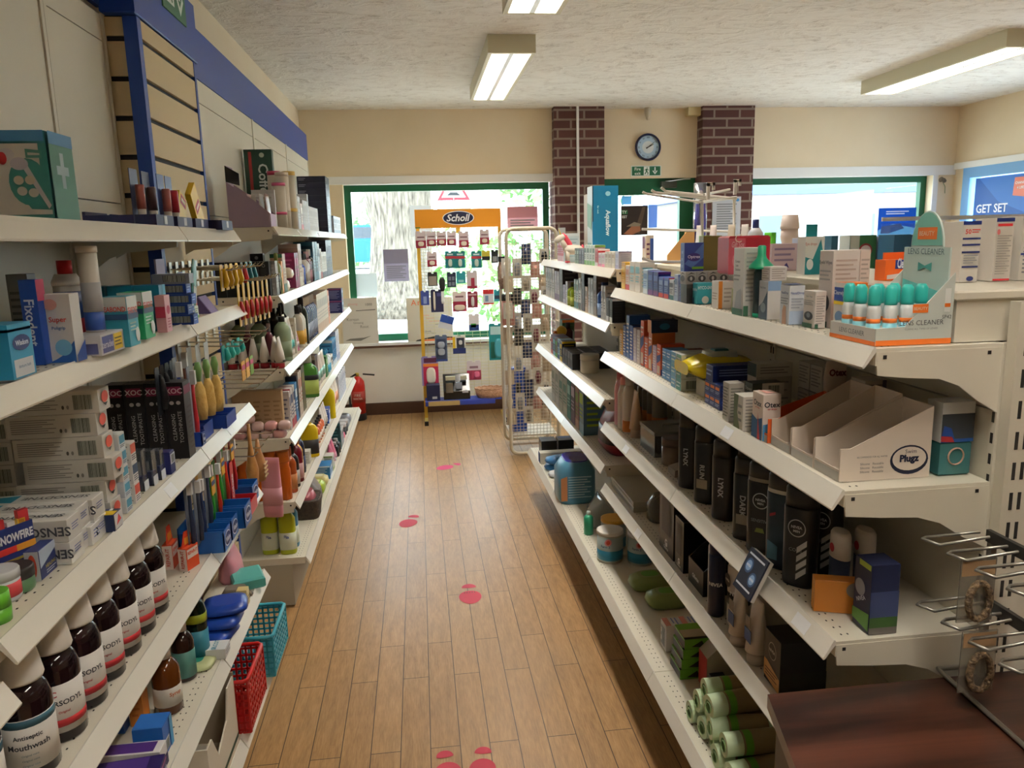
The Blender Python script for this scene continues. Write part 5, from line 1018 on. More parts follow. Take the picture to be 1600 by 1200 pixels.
o=carton('white_carton',-1,.1,.09,.12,'#e3dfd6',[('A','l',.6,.6,.9,.8,2,'#9a948a')]); put(o,(-.60,1.53,z+.0005),'plain cream carton nearest the camera on the left base shelf','box')
# ================================================================ LEFT SHELVES BEYOND THE SLATS
F1,F2,F3,F4,F5=[q+.0325 for q in FZ]; F6=ZG
def mk(kind,w,d,h,c,c2=None,c3=None,side=-1,v=0):
    """generic goods; w along the shelf, d depth, h height"""
    if kind=='c':   # carton with band and title
        D=[('A',0,.0,1,.22,c2 or c),('A',.12,.62,.88,.84,c3 or c2 or '#8a8a8a'),('A','l',.15,.3,.85,.55,3,c3 or '#77777a'),('C','l',.15,.15,.85,.85,6,c3 or '#8f8f92'),('C',0,.9,1,1,c2 or c)]
        return carton('carton',side,w,d,h,c,D)
    if kind=='C': return carton('carton',side,w,d,h,c,[('A','t',.5,.5,.09,c3,c2,PI/2),('C','t',.5,.5,.09,c3,c2,PI/2)])
    if kind=='b': return bottle(w/2,h,c,c2 or '#eeeeee',c3,ry=d/2,name='bottle',pw=2.4,side=side)
    if kind=='P':
        e=bottle(w/2,h*.8,c,c2,c3,ry=d/2,caph=.12,capr=.4,name='pump_bottle'); MB().tube([(0,0,h*.78),(0,0,h*.97),(.0,0,h),(-.03,-.01,h*.985)],.004,mt(c2)).build('pump',e); return e
    if kind=='t': return tubep(w/2,h,c,c2,'tube',c3)
    if kind=='s': return can(w/2,h,c,c2,'spray_can',lab=c3)
    if kind=='j': return jar(w/2,h,c,c2,'jar',c3)
    if kind=='p': return pouch(w,d,h,c,'pouch',c2)
    if kind=='f': return pouch(w,d,h,c,'soft_pack',c2,True)
CATN={'c':'box','C':'box','b':'bottle','P':'bottle','t':'tube','s':'can','j':'jar','p':'pouch','f':'packet'}
def shelfrow(side,z,xf,y,specs,where,gap=.006):
    """specs: (kind,n,w,d,h,c,c2,c3,desc[,inset])"""
    for q in specs:
        kind,n,w,d,h,c,c2,c3,desc=q[:9]; ins=q[9] if len(q)>9 else .012
        if kind=='_': y+=w; continue
        pr=mk(kind,w,d,h,c,c2,c3,side); x=xf+side*(ins+d/2)
        row(pr,n,(x,y+w/2,z+.0006),(0,w+gap,0),desc+' '+where,CATN[kind],desc+' '+where); y+=(w+gap)*n
XF=XLS-.021
# F1 lilac bin
z=F1; LI='#a58fa0'
m=MB(); t=.003; D_=.155; W_=.115
m.box(-D_/2,-W_/2,0,D_/2,W_/2,t,mt(LI,.6))
for yy in (-W_/2,W_/2-t): m.prism([(-D_/2,t),(D_/2,t),(D_/2,.05),(.02,.10),(-D_/2,.17)],'y',yy,yy+t,mt(LI,.6))
m.box(D_/2-t,-W_/2+t,t,D_/2,W_/2-t,.05,mt('#c9b3cf',.6)).box(-D_/2,-W_/2+t,t,-D_/2+t,W_/2-t,.23,mt(LI,.6))
m.prism([(-D_/2,.17),(-D_/2,.23),(-D_/2+.05,.20),(-D_/2+.05,.155)],'y',-W_/2,-W_/2+t,mt('#1a1616',.6)); tag(m.build('cardboard_display_bin',loc=(-.632,3.165,z+.0005)),'lilac cardboard display bin at the near end of the far upper shelf','box')
for k in range(4):
    o=pouch(.08,.016,.12,('#c99a96','#b9b0a8','#d7cfc9','#8a6a5c')[k],'face_mask_sachet'); put(o,(-.65+.028*k,3.155,z+.006),('pink','silver grey','white','brown')[k]+' sachet standing in the lilac display bin','sachet','sachets in the lilac display bin')
cart(425,352,237,z,-1,.04,.125,'#12382c',[('C',.16,.3,.27,.97,'#a3302f'),('C','t',.66,.60,.36,'Coffee','#dfe5df',-PI/2,.02),('C','o',.64,.93,.09,.03,'#c8d5cc')],'hair_colour_carton','tall dark green carton with large vertical white word by the wall','box',h=.365).location=((ony(395,300,3.8).x+ony(437,300,3.8).x)/2,3.80,z+.0005)
o=carton('health_carton',-1,.26,.05,.34,'#c9c3b4',[('C','t',.75,.80,.07,'Critel','#55534c'),('A','t',.5,.85,.05,'Critel','#55534c'),('A',.3,.5,.7,.56,'#b5674e')]); put(o,(-.750,4.03,z+.0005),'tall pale carton beside the dark green one by the wall','box')
W1='on the far upper left shelf'
shelfrow(-1,z,XF,3.24,[('t',1,.03,.03,.045,'#a6c9b5','#dfe5e0',None,'tiny mint tub at the front edge',.01),('c',1,.012,.09,.15,'#e6e4e2','#d6d3d0','#c9c5c2','slim white carton by the lilac bin')],W1)
def tubec(x,y,l,c,c2,h): 
    e=cyl('card_tube',[('tube_body',c,[(0,.028),(h*.93,.028)]),('lid',c2,[(h*.93,.0285),(h,.0285)]),('label',c2,[(h*.3,.0284),(h*.36,.0284)])]); put(e,(x,y,z+.0005),l,'tube','beige card tubes')
tubec(ony(438,330,3.46).x,3.46,'beige card tube with yellow dots, nearest the lilac bin','#cfc4b2','#b8446a',.19); tubec(ony(444,330,3.54).x,3.54,'beige card tube second from the lilac bin','#d3c8b6','#cfc3b0',.24); tubec(ony(432,330,3.60).x,3.60,'beige card tube at the back with pink lid','#c6baa8','#b23c5c',.25); tubec(ony(455,330,3.62).x,3.62,'beige card tube with coloured dots, farthest of the tubes','#d4cab8','#d8b45c',.25)
shelfrow(-1,z,XF,3.665,[('s',1,.045,.045,.23,'#2a2f86','#2c2f9a','#4f7a4a','tall royal blue canister'),('c',3,.018,.09,.15,'#e2dcd8','#c87a9a','#9a9aa0','slim white and pink carton'),('c',1,.06,.08,.19,'#b59c85','#a53a3a','#cfc6ba','tan carton with red corner'),('c',2,.03,.09,.16,'#e5e3df','#d5d2cc','#bdb9b3','white carton with red top band'),('c',1,.07,.06,.13,'#a88466','#b22f2f','#d9cdb8','brown kraft carton with red band'),('c',5,.025,.09,.15,'#dedbd6','#cfccc8','#c6c2bd','plain ivory carton'),('c',1,.03,.1,.19,'#e6e6e6','#d0d0d0','#c0c0c0','tall white carton'),('c',8,.035,.09,.13,'#d9d2c8','#c7beb2','#bfb7ad','cream carton')],W1,.012)
for k in range(9):
    o=carton('navy_carton',-1,.22,.18,.040,'#1b1f38',[('C','l',.05,.3,.3,.8,2,'#9a9cae'),('A','l',.05,.3,.4,.8,2,'#9a9cae')]); put(o,(-.665,5.36,z+.0005+.0405*k),'large navy carton in the tall stack by the window end, %s'%('bottom','second from bottom','third from bottom','fourth from bottom','fifth from bottom','sixth from bottom','seventh from bottom','second from top','top')[k],'box','tall stack of navy cartons')
shelfrow(-1,z,XF,5.5,[('c',6,.06,.12,.12,'#c9cdd6','#8ea2c0','#9aa0aa','pale blue grey carton')],W1,.02)
# F2
z=F2; W2='on the second far left shelf'
for k in range(5):
    o=carton('black_beauty_carton',-1,.045,.04,.135,'#121213',[('C','o',.5,.88,.16,.045,'#8d8d8f'),('C','o',.5,.88,.11,.03,'#121213'),('C','l',.2,.5,.8,.8,6,'#3c3c3f')],.3); put(o,(-.764+.0415*k,3.135,z+.0005),'black carton with small ring emblem, %s across the shelf end'%('innermost by the panel','second from the panel','middle','second from the aisle','nearest the aisle')[k],'box','black ring emblem cartons')
o=carton('black_beauty_carton',-1,.04,.05,.165,'#141415',[('C','o',.5,.9,.14,.04,'#8d8d8f')],.3); put(o,(-.60,3.20,z+.0005),'taller black carton behind the row with ring emblems','box')
shelfrow(-1,z,XF,3.165,[('c',2,.022,.04,.135,'#b9b9ba','#8a8a8c','#d5d5d6','silver carton beside the black cartons'),('b',1,.035,.03,.12,'#2a2c2a','#151515','#3d3f3d','dark glass bottle'),('b',1,.035,.03,.165,'#8a8f5c','#a2a858','#7b8052','olive bottle'),('C',1,.03,.05,.13,'#e08a26','#f4e6c8','SUN','orange and yellow carton'),('c',1,.07,.05,.16,'#c7a28c','#1f5a44','#e0d5c5','tan and dark green carton'),('f',1,.11,.08,.05,'#ddd0bb',None,None,'ivory cloth pouch lying lower')],W2)
o=pouch(.11,.08,.045,'#d9ccb6','cloth_pouch',flat=True); put(o,(-.60,3.575,z+.0512),'ivory cloth pouch lying on top of the other','pouch')
shelfrow(-1,z,XF,3.66,[('c',2,.05,.08,.16,'#7f1f52','#9a2c64','#b85a88','plum carton'),('c',1,.10,.09,.2,'#b89a86','#d8cabb','#a3836f','large tan carton'),('j',1,.06,.06,.085,'#e3d9cd','#efe8de','#d3c6b7','cream jar with lid'),('b',1,.05,.05,.13,'#1f3fa2','#15171f',None,'cobalt blue bottle'),('b',2,.05,.04,.15,'#dcd5cd','#2a2a2c','#b7aea4','white bottle with black top'),('b',2,.045,.04,.16,'#6f4450','#caa3a8','#a8707c','mauve bottle'),('b',1,.05,.04,.17,'#1c1c20','#d8d3cc','#3f3f45','black and cream bottle'),('c',2,.09,.1,.21,'#1d4d6b','#2c6b8a','#7fa3b5','dark teal blue carton'),('c',2,.035,.1,.2,'#cfdbe4','#e4ecf2','#b5c5d2','pale blue carton'),('c',2,.03,.1,.17,'#e2dcd6','#b03a4a','#bdb6af','white and red carton'),('c',4,.05,.1,.15,'#e0ded9','#35365a','#c7c4be','white and navy carton'),('c',4,.07,.12,.22,'#262838','#3a3c55','#55576e','dark navy carton')],W2,.010)
# F3
z=F3; W3='on the third far left shelf'
for k,x_ in enumerate((-.75,-.675,-.585)):
    e=mk('P',.07,.07,.235,'#6f7f62' if k<2 else '#8fa283','#17181a','#7d8c6e'); put(e,(x_,3.27+.03*k,z+.0005),'sage green pump bottle, %s'%('innermost by the panel','middle of three','largest nearest the aisle')[k],'bottle','sage green pump bottles')
for k in range(2): put(mk('b',.035,.03,.17,'#5d2c35','#8c7f80',None),(-.705+.085*k,3.225,z+.0005),'maroon bottle with clear cap between the green ones, '+('left','right')[k],'bottle','maroon bottles between green ones')
e=mk('t',.045,.04,.125,'#e6e0d6','#a81f2c',None); MBk=mt('#151517',.4)
MB().loft([(.024,0,0,.0225,.0215),(.034,0,0,.022,.0205)],MBk,18).build('black_band',e)
for k in range(5): o=e if k==0 else copytree(e); put(o,(-.755+.042*k,3.145,z+.0005),'white tube with black and red base, %s across the shelf end'%('innermost','second from the panel','middle','second from the aisle','fifth')[k],'tube','white tubes with red base')
o=copytree(e); put(o,(-.567,3.125,z+.0005),'white tube with red base standing nearest the aisle end','tube')
shelfrow(-1,z,XF,3.36,[('t',1,.055,.05,.19,'#e4dcc9','#e2dac8','#cfc5b2','tall ivory tube'),('t',2,.05,.05,.17,'#e8e0d4','#e6ded1','#4fb3ab','pale tube with teal mark'),('c',1,.03,.05,.16,'#ddd3c2','#c9bca8','#b8ab98','cream carton'),('t',2,.035,.035,.11,'#c97f98','#b54f78','#e8dce0','small pink tube')],W3)
e0=mk('b',.05,.04,.23,'#141416','#0d0d0e',None)
for k in range(5): o=e0 if k==0 else copytree(e0); put(o,(-.69+.03*(k%3),3.50+.055*k,z+.0005),'tall black bottle, %s of the black bottles'%ORD[k],'bottle','tall black bottles on the third far left shelf')
shelfrow(-1,z,XF,3.72,[('b',2,.055,.04,.20,'#d8d2c2','#17181a','#d9a93a','white bottle with yellow flower label'),('b',1,.06,.04,.24,'#1c2419','#141614',None,'very dark green bottle'),('b',4,.05,.045,.22,'#24325c','#d9ccb4','#9aa3b8','navy checkered bottle with cream cap'),('b',3,.05,.045,.22,'#39446a','#cabfae','#8b93a6','slate blue bottle'),('c',12,.035,.09,.21,'#e2d6c6','#c9a98f','#b9b3ab','cream and peach carton'),('c',2,.03,.09,.2,'#dc7a58','#e6a184','#f0d0c0','coral carton')],W3,.008)
for k in range(2): put(mk('c',.11,.1,.085,'#232a66','#7a2a62','#8d93c0'),(-.60,5.62,z+.0005+.086*k),('lower','upper')[k]+' navy and magenta carton at the window end of the third shelf','box')
# F4
z=F4; W4='on the fourth far left shelf'
KC='#c4a67f'
for k in range(5):
    o=carton('kraft_carton',-1,.04,.040,.185,KC,[('C','l',.15,.1,.85,.8,7,'#a5875f'),('C','p',[(.5,.04),(.8,.04),(.8,.12),(.5,.12)],'#3a2c20')],.7); put(o,(-.775+.043*k,3.20,z+.0005),'tan kraft carton, %s'%('innermost by the panel','second from the panel','middle of five','fourth from the panel','nearest the aisle')[k],'box','tall tan kraft cartons')
for k in range(9):
    o=pouch(.05,.05,.032,'#d9b8b2' if k%3 else '#cf9a98','cotton_pouch',flat=True); put(o,(-.75+.053*(k%4)+.02*(k//4),3.135,z+.0006+.033*(k//4)),'soft pink and white pouch in the shelf end pile, %s layer, %s'%(('bottom','middle','top')[k//4],('innermost','second','third','nearest the aisle')[k%4]),'pouch','pile of pink pouches',rz=.2*(k%3-1))
shelfrow(-1,z,XF,3.24,[('c',1,.025,.05,.165,'#ded6d6','#cfc5c8','#7a7a90','white carton beside the kraft ones'),('c',2,.05,.06,.17,'#d9d2d0','#b33a48','#3a4a7a','white carton with red and blue marks'),('c',1,.06,.05,.17,'#2b72ad','#3c86c0','#e0e6ef','bright blue carton'),('c',1,.03,.05,.19,'#1d1f2e','#2a2c3f','#44465c','thin black carton'),('c',2,.04,.05,.20,'#dccfc2','#c9b9aa','#d08a7a','pale beige carton'),('c',1,.09,.06,.21,'#4b4526','#5c5630','#7a733f','dark olive carton')],W4,.010)
e=mk('b',.10,.05,.22,'#4f8c3a','#e6e6e4','#b8cf6a'); MB().loft([(.09,0,0,.0512,.026,2.4),(.115,0,0,.0512,.026,2.4)],mt('#22262a')).build('black_band',e); put(e,(-.585,3.96,z+.0005),'green and yellow patterned bottle with white pump on the fourth far shelf','bottle')
shelfrow(-1,z,XF,4.08,[('c',1,.11,.06,.19,'#3a2a22','#a89a86','#5c3a2c','dark brown striped carton'),('p',3,.10,.03,.17,'#e2d3c6','#7fb0a0',None,'pale flowered pouch'),('c',1,.08,.06,.12,'#3f8a44','#1f5a34','#b7d8a4','green carton'),('b',2,.06,.05,.14,'#dfe6ea','#2a8ab8','#3f9fc8','blue and white bottle'),('c',1,.11,.08,.09,'#e6e2dc','#d5d0ca','#33343a','white carton with bar code'),('c',3,.06,.08,.17,'#3a8fc4','#dfeaf4','#1c4f88','light blue carton'),('c',2,.09,.08,.2,'#d7d9e6','#a9b3d0','#c4cadc','lavender white carton')],W4,.014)
# F5
z=F5; W5='on the fifth far left shelf'
e0=bottle(.026,.205,'#c45f16','#d0701f',None,ry=.024,neck=.85,caph=.22,capr=.97,name='shampoo_bottle'); e0.children[0].data.materials[0]=mt('#c05a14',.2)
for k in range(7): o=e0 if k==0 else copytree(e0); put(o,(-.755+.055*(k%4)+.015*(k//4),3.15+.065*(k//4),z+.0005),'orange shampoo bottle, %s row, %s'%(('front','rear')[k//4],('innermost','second','third','nearest the aisle')[k%4]),'bottle','orange shampoo bottles')
shelfrow(-1,z,XF,3.21,[('b',1,.06,.045,.2,'#a34a1c','#b5561e','#c07a3f','large copper orange bottle'),('b',1,.06,.045,.19,'#24191a','#1a1516','#b9b2ac','black bottle with white lettering'),('b',1,.07,.045,.21,'#6e1420','#8a1c2a','#c99a9a','dark maroon bottle'),('b',1,.05,.045,.19,'#d98d1e','#e09a2a','#e8c06a','amber yellow bottle'),('b',1,.05,.045,.2,'#1b1f3a','#15172a','#3f4466','navy bottle')],W5,.012)
shelfrow(-1,z,XF,3.66,[('c',1,.06,.05,.06,'#d8d5cd','#c5c1b8','#a9a59c','small white carton'),('b',1,.11,.05,.22,'#e0c21c','#efe9d0','#2a2a2c','bright yellow bottle'),('t',3,.04,.04,.11,'#e4d6cf','#1c1c1e','#cf6a86','small pink topped tube'),('b',4,.045,.04,.11,'#d96a3a','#1b1b1d','#ead8c8','small orange and black bottle'),('t',3,.05,.05,.14,'#e2dad2','#17181a','#b9b0a6','white tube with black base'),('c',1,.08,.03,.09,'#2350a8','#dfe4ef','#dfe4ef','small blue carton'),('b',1,.10,.05,.24,'#ddc61e','#e8e2c0',None,'tall yellow bottle'),('p',3,.12,.04,.19,'#eadfd0','#e8a07a',None,'white pouch with orange print'),('c',5,.08,.08,.17,'#dde0ea','#c8cede','#bfc6d8','pale lavender carton')],W5,.018)
# F6
z=F6; XB6=-.526; W6='on the far left base shelf'
for k,(x_,y_) in enumerate(((-.60,3.165),(-.675,3.175),(-.60,3.235))):
    e=cyl('cleaner_bottle',[('body','#b5bd1e' if k!=2 else '#4b86a8',[(0,.032,.026,3),(.004,.034,.028,3),(.13,.034,.028,3),(.15,.034,.026,3),(.185,.016,.014)]),('label','#dfe5d0',[(.02,.0345,.0284,3),(.095,.0345,.0284,3)]),('cap','#2f6f9c',[(.185,.018,.018),(.235,.015,.015)])]); addtext(e.children[1],'Flash','#27418a',.0349,.029,.078,-1,.2,.014); put(e,(x_,y_,z+.0005),('yellow cleaner bottle with blue cap nearest the aisle on the base shelf','yellow cleaner bottle with blue cap on the inner side of the base shelf','blue cleaner bottle behind the yellow ones on the base shelf')[k],'bottle')
DW=noisy('#2a1f18','#4a3a2c',70,.7,.6)
e=tag(empty('dark_wicker_basket',(-.585,3.62,z)),'small dark wicker basket with wrapped pink goods on the base shelf','basket'); MB().loft([(0,0,0,.06,.075,4),(.09,0,0,.07,.09,4),(.095,0,0,.068,.088,4),(.09,0,0,.06,.08,4)],DW,24).build('basket_body',e); MB().loft([(.07,0,0,.055,.07,3),(.125,0,0,.03,.04,3)],mt('#b3626c',.2),14).build('wrapped_goods',e)
shelfrow(-1,z,XB6,3.76,[('p',1,.12,.1,.13,'#8f8a86','#5c4a44',None,'grey wrapped pack'),('f',1,.11,.1,.06,'#a9c23a','#e6dcae',None,'lime green soft pack'),('f',1,.10,.1,.05,'#d8cc8a','#e8e2c0',None,'pale yellow soft pack'),('c',1,.12,.09,.075,'#2f7cb8','#d8e4f0','#bcd4e8','blue carton lying'),('c',1,.08,.05,.09,'#dcdad2','#8ea05a','#9a9a90','white and green carton'),('t',2,.06,.06,.13,'#cf6f8e','#d8dde4','#e3a0b4','pink tube'),('b',2,.06,.05,.09,'#1f1f22','#b9b5b2',None,'short black bottle'),('c',1,.03,.08,.17,'#1c4a4f','#2a656a','#4f8a8c','dark teal carton'),('c',1,.14,.08,.11,'#b9b9bd','#9a9a9f','#6a6a70','grey carton with picture'),('f',1,.10,.1,.05,'#d83a6a','#e3c0cc',None,'bright pink soft pack'),('j',2,.07,.07,.08,'#1c1c1e','#c8c8ca',None,'black jar with silver lid'),('f',2,.12,.1,.06,'#8a8d96','#2c2e36',None,'grey and black soft pack')],W6,.03)
# ================================================================ RIGHT SHELVES
P_,Q_,R_,S_,TT=1.282+.0325,RZ[0]+.0325,RZ[1]+.0325,RZ[2]+.0325,.232+.0325
CAPZ=1.4005
z=P_
# lens cleaner counter display
e=tag(empty('counter_display',tuple(fit(1387,541,440,z,1,.14,.132)[0])),'white and aqua lens cleaner counter display holding pump sprays','display')
AQ='#8fd6cf'; WHT=mt('#e6e2dc',.5); w2=.07; d2=.066
pa=onz(1340,533,z); 
m=MB(); t=.002; OR=mt('#ee7a2c',.5); H=.115
side=[(-d2,0),(d2,0),(d2,H),(-d2+.05,.03),(-d2,.028)]
for yy in (-w2,w2-t): m.prism(side,'y',yy,yy+t,mt('#cfd6cf',.5))
m.box(-d2,-w2+t,0,-d2+t,w2-t,.028,WHT).box(-d2+t,-w2+t,0,d2,w2-t,.004,WHT).box(-d2+.004,-w2+t,.024,d2-.004,w2-t,.026,WHT)
F=MF(0,-w2,0,'-y',.0006); m.poly([(-d2,0),(d2,0),(d2,.009),(-d2,.009)],OR,F); m.poly([(-.005,.052),(.022,.052),(.022,.066),(-.005,.066)],OR,F)
m.text('LENS CLEANER',.008,'#4a4f50',MF(.012,-w2,.036,'-y',.001),.0,0,.085); m.text('CLEANS ALL TYPES OF LENSES',.003,'#7a7f80',MF(.012,-w2,.026,'-y',.001),0,0,.085); m.text('BEAUTY',.005,'#f6cfae',MF(.0085,-w2,.059,'-y',.0012),.02,0,.024)
m.poly([(.050,.052),(.060,.052),(.060,.09),(.050,.09)],mt('#e9ece8'),F); m.poly([(.050,.06),(.060,.06),(.060,.066),(.050,.066)],OR,MF(0,-w2,0,'-y',.001)); m.text('SP42',.006,'#3c4a4a',MF(.055,-w2,.044,'-y',.001))
F=MF(-d2,0,0,'-x',.0006); m.poly([(-w2,0),(w2,0),(w2,.007),(-w2,.007)],OR,F); m.text('LENS CLEANER',.008,'#6a7172',MF(-d2,0,.017,'-x',.001),0,0,.09)
m.build('tray',e)
m=MB(); hb=[(-w2+.01,.004),(w2-.01,.004),(w2-.01,.155)]+[( .042*math.cos(a_),.155+.060*math.sin(a_)) for a_ in [PI*k/12 for k in range(13)]]+[(-w2+.01,.155)]
m.prism([(u,v) for u,v in hb],'x',d2-.006,d2-.003,mt('#cfe0da',.5)); F=MF(d2-.006,0,0,'-x')
m.poly([(-w2+.012,.02),(w2-.012,.02),(w2-.012,.08),(-w2+.012,.10)],mt('#6fd0cb'),F); m.poly([(.04*math.cos(a_),.158+.055*math.sin(a_)) for a_ in [PI*k/12 for k in range(13)]],mt('#84c8ba'),F); m.poly([(-.024,.168),(.026,.168),(.026,.188),(-.024,.188)],OR,MF(d2-.006,0,0,'-x',.001)); m.text('BEAUTY',.008,'#f6cfae',MF(d2-.006,0,.178,'-x',.0014),.02,0,.045)
m.text('LENS CLEANER',.010,'#5c7d80',MF(d2-.006,0,.148,'-x',.001),0,0,.115); m.poly([(-.018,.115),(0,.121),(.018,.115),(.018,.130),(0,.124),(-.018,.130)],mt('#5ab0aa'),MF(d2-.006,0,0,'-x',.001)); m.build('header_card',e)
DC=e.location.copy()
sp=cyl('lens_spray',[('body','#e3e6e6',[(0,.0125),(.052,.0125),(.060,.0105)]),('lower_label','#8fd3e0',[(.004,.0128),(.03,.0128)]),('orange_label','#ec7d33',[(.031,.0128),(.038,.0128)]),('cap','#35b9b0',[(.060,.0112),(.064,.0122),(.086,.0115),(.0925,.007)])],16)
for k,(dx,dy) in enumerate(((-.052,-.038),(-.052,.002),(-.024,-.04),(-.022,.0),(.006,-.038),(.008,.002),(-.05,.04),(.036,-.03))):
    o=sp if k==0 else copytree(sp); o.scale=(.86,.86,1); put(o,(DC.x+dx,DC.y+dy,z+.0043),'white lens spray with aqua cap in the display, %s'%ORD[k],'spray bottle','lens sprays in the aqua display')
def RC(px,py,ty,w,d,c,dec,l,name='eye_care_carton',zz=None,group=None,rz=0,h=None,dx=0,dy=0):
    o=cart(px,py,ty,zz or z,1,w,d,c,dec,name,l,'box',h,group,rz); o.location.x+=dx; o.location.y+=dy; return o
RC(1320,520,443,.042,.040,'#f07f33',[('A',0,0,1,1,'#e7e0dc'),('A',0,.62,.9,.9,'#2c4a9c'),('A','t',.45,.78,.12,'Clearwipe','#e9edf6'),('A',0,.55,.9,.62,'#e8c52f'),('A','o',.5,.3,.35,.12,'#6f8fb8'),('C','t',.3,.85,.14,'20','#c0282c',0,.05),('C',.45,.76,1,.94,'#ecc52f'),('C','l',.5,.78,.95,.92,2,'#3a3f55'),('C',.2,.3,.6,.6,'#efe8e0'),('C','l',.22,.32,.58,.58,3,'#c26a3a'),('C',.5,.08,.85,.26,'#e9e0da')],'orange and white lens wipe carton marked 20 beside the lens cleaner display')
EY=[('C','l',.1,.1,.9,.9,12,'#a9a3a0'),('A','t',.5,.84,.06,'Eyelid Wipes','#5a5a5e'),('A','l',.1,.6,.9,.76,3,'#a9a6a4'),('A','o',.5,.32,.38,.12,'#3f4348'),('A','o',.5,.34,.16,.07,'#8f959c'),('A',.0,0,.85,.12,'#2f5c43'),('C',0,0,.3,.12,'#2f5c43')]
RC(1272,514,456,.045,.022,'#ddd6d0',EY,'small pale eyelid wipes carton left of the orange carton')
RC(1232,508,447,.040,.032,'#dadde4',[('A','t',.5,.8,.08,'NasalDrop','#4a5a94'),('A','l',.1,.5,.9,.7,3,'#9aa0aa'),('A','p',[(.3,0),(.75,0),(.7,.45),(.45,.5),(.3,.35)],'#c99f87'),('C',0,0,1,.35,'#b9cbe4'),('C','t',.5,.8,.08,'NasalDrop','#4a5a94'),('C','l',.1,.4,.9,.7,4,'#a5abb8'),('T',0,0,1,1,'#27397c')],'white carton with picture of a head tilted back')
RC(1198,500,440,.042,.03,'#c9ccd0',[('A','p',[(0,0),(1,0),(1,.75),(.5,.45),(0,.3)],'#4d5f72'),('A','o',.55,.3,.3,.13,'#8fa0ae'),('A','t',.5,.82,.07,'Eye Drops','#5a6a80'),('C',0,.0,1,1,'#e0ddda'),('C',0,.75,1,1,'#8fb0d8')],'white and slate carton with ring picture, left of the head picture carton')
RC(1172,497,388,.058,.045,'#dbdad6',[('A','t',.4,.80,.04,'Contact','#5a5a5c'),('A','t',.35,.74,.04,'Lens','#5a5a5c'),('A','t',.45,.68,.04,'Solution','#5a5a5c'),('A','l',.1,.5,.7,.62,2,'#a5a5a5'),('A','p',[(.2,.1),(.9,.1),(.8,.4),(.4,.35)],'#b5bcc2'),('A',0,0,1,.1,'#3f6e55'),('C','l',.1,.2,.9,.95,12,'#a9a9a9'),('C',0,0,.25,.15,'#3f6e55')],'tall pale contact lens solution carton behind the green funnel cap')
e=cyl('eye_wash_bottle',[('body','#122830',[(0,.016),(.085,.016),(.092,.012)]),('base','#1f9f77',[(0,.0165),(.008,.0165)]),('funnel_cap','#23a37a',[(.092,.028),(.097,.027),(.112,.011),(.118,.009),(.134,.009),(.136,.005)])],20); p=fit(1198,500,440,z,1,.042,.03)[0]; BY=p.y+.021+.0175; e.scale=(1,1,1.17); TC_=[o for o in bpy.data.objects if o.get('label','').startswith('tall pale contact lens')][0]; TC_.location.y=max(TC_.location.y,BY+.029+.030); put(e,(p.x-.004,BY,z+.0005),'dark bottle with green funnel shaped eye cup cap','bottle')
o=carton('white_carton',1,.040,.038,.030,'#e3dfdc',[('A','l',.1,.1,.9,.9,5,'#b5aca8'),('C','l',.1,.1,.9,.9,5,'#b5aca8')]); p,h_=fit(1198,500,440,z,1,.042,.03); put(o,(p.x+.008,p.y,z+h_+.0012),'small white carton resting on the slate carton beneath the funnel cap','box')
RC(1150,490,452,.03,.02,'#9a9c62',[('A','o',.5,.35,.25,.2,'#5a4a3c'),('C','o',.5,.35,.3,.2,'#5a4a3c'),('C',0,.75,1,1,'#b5b87a')],'small khaki carton with dark picture')
RC(1122,483,440,.045,.04,'#e4ddd8',[('A','l',.15,.3,.85,.6,3,'#b9a9a0'),('C',0,0,.25,1,'#e08a35'),('C','l',.35,.2,.9,.8,4,'#b5a9a2')],'white carton with orange edge stripe')
RC(1090,476,443,.035,.045,'#2fa0b0',[('A','t',.5,.7,.16,'murine','#e6f0f2'),('C','t',.5,.78,.16,'HYCO-SAN','#e6f0f2'),('C','o',.5,.2,.22,.18,'#dfe0d5'),('A',0,0,.4,.3,'#1c4a6a')],'turquoise carton with white dot under the row of eye pictures')
RC(1077,472,438,.02,.03,'#c9302f',[('A',0,.0,1,.5,'#2a2f66')],'small red and navy carton between the blue and turquoise ones')
pe=onz(1090,476,z)
for k in range(4):
    o=carton('eye_picture_carton',1,.045,.030,.034,'#a9a49e',[('C','o',.5,.45,.36,.26,'#4a4848'),('C','o',.5,.45,.12,.16,'#d8d4ce'),('C','p',[(.1,.7),(.5,.95),(.9,.8),(.5,.85)],'#2e2c2c'),('A','o',.5,.45,.36,.26,'#4a4848'),('A','p',[(.1,.7),(.5,.95),(.9,.8),(.5,.85)],'#2e2c2c')]); put(o,(pe.x-.004+.031*k,pe.y+.066,z+.0525),'grey carton with dark eye picture, %s across the row'%('nearest the aisle','second from the aisle','third from the aisle','innermost')[k],'box','eye picture cartons')
o=carton('dark_base_carton',1,.048,.125,.052,'#2c2a2a',[('C',0,.8,1,1,'#4a4644')]); put(o,(pe.x+.046,pe.y+.066,z+.0005),'dark carton carrying the row of eye pictures','box')
RC(1068,473,380,.03,.055,'#5878b8',[('A','l',.3,.2,.7,.9,6,'#8fa8d4'),('A',.0,.36,1,.42,'#6fae7a'),('C',0,0,1,1,'#2c3f8c'),('C','p',[(0,.65),(1,1),(1,.75),(.4,.58)],'#4f74b8'),('C','o',.5,.76,.34,.07,'#3a2a78'),('C','t',.5,.76,.07,'Optrex','#e3e6f2'),('C',.4,.56,1,.6,'#7ab535')],'tall blue swirled eye carton with oval emblem and green stripe')
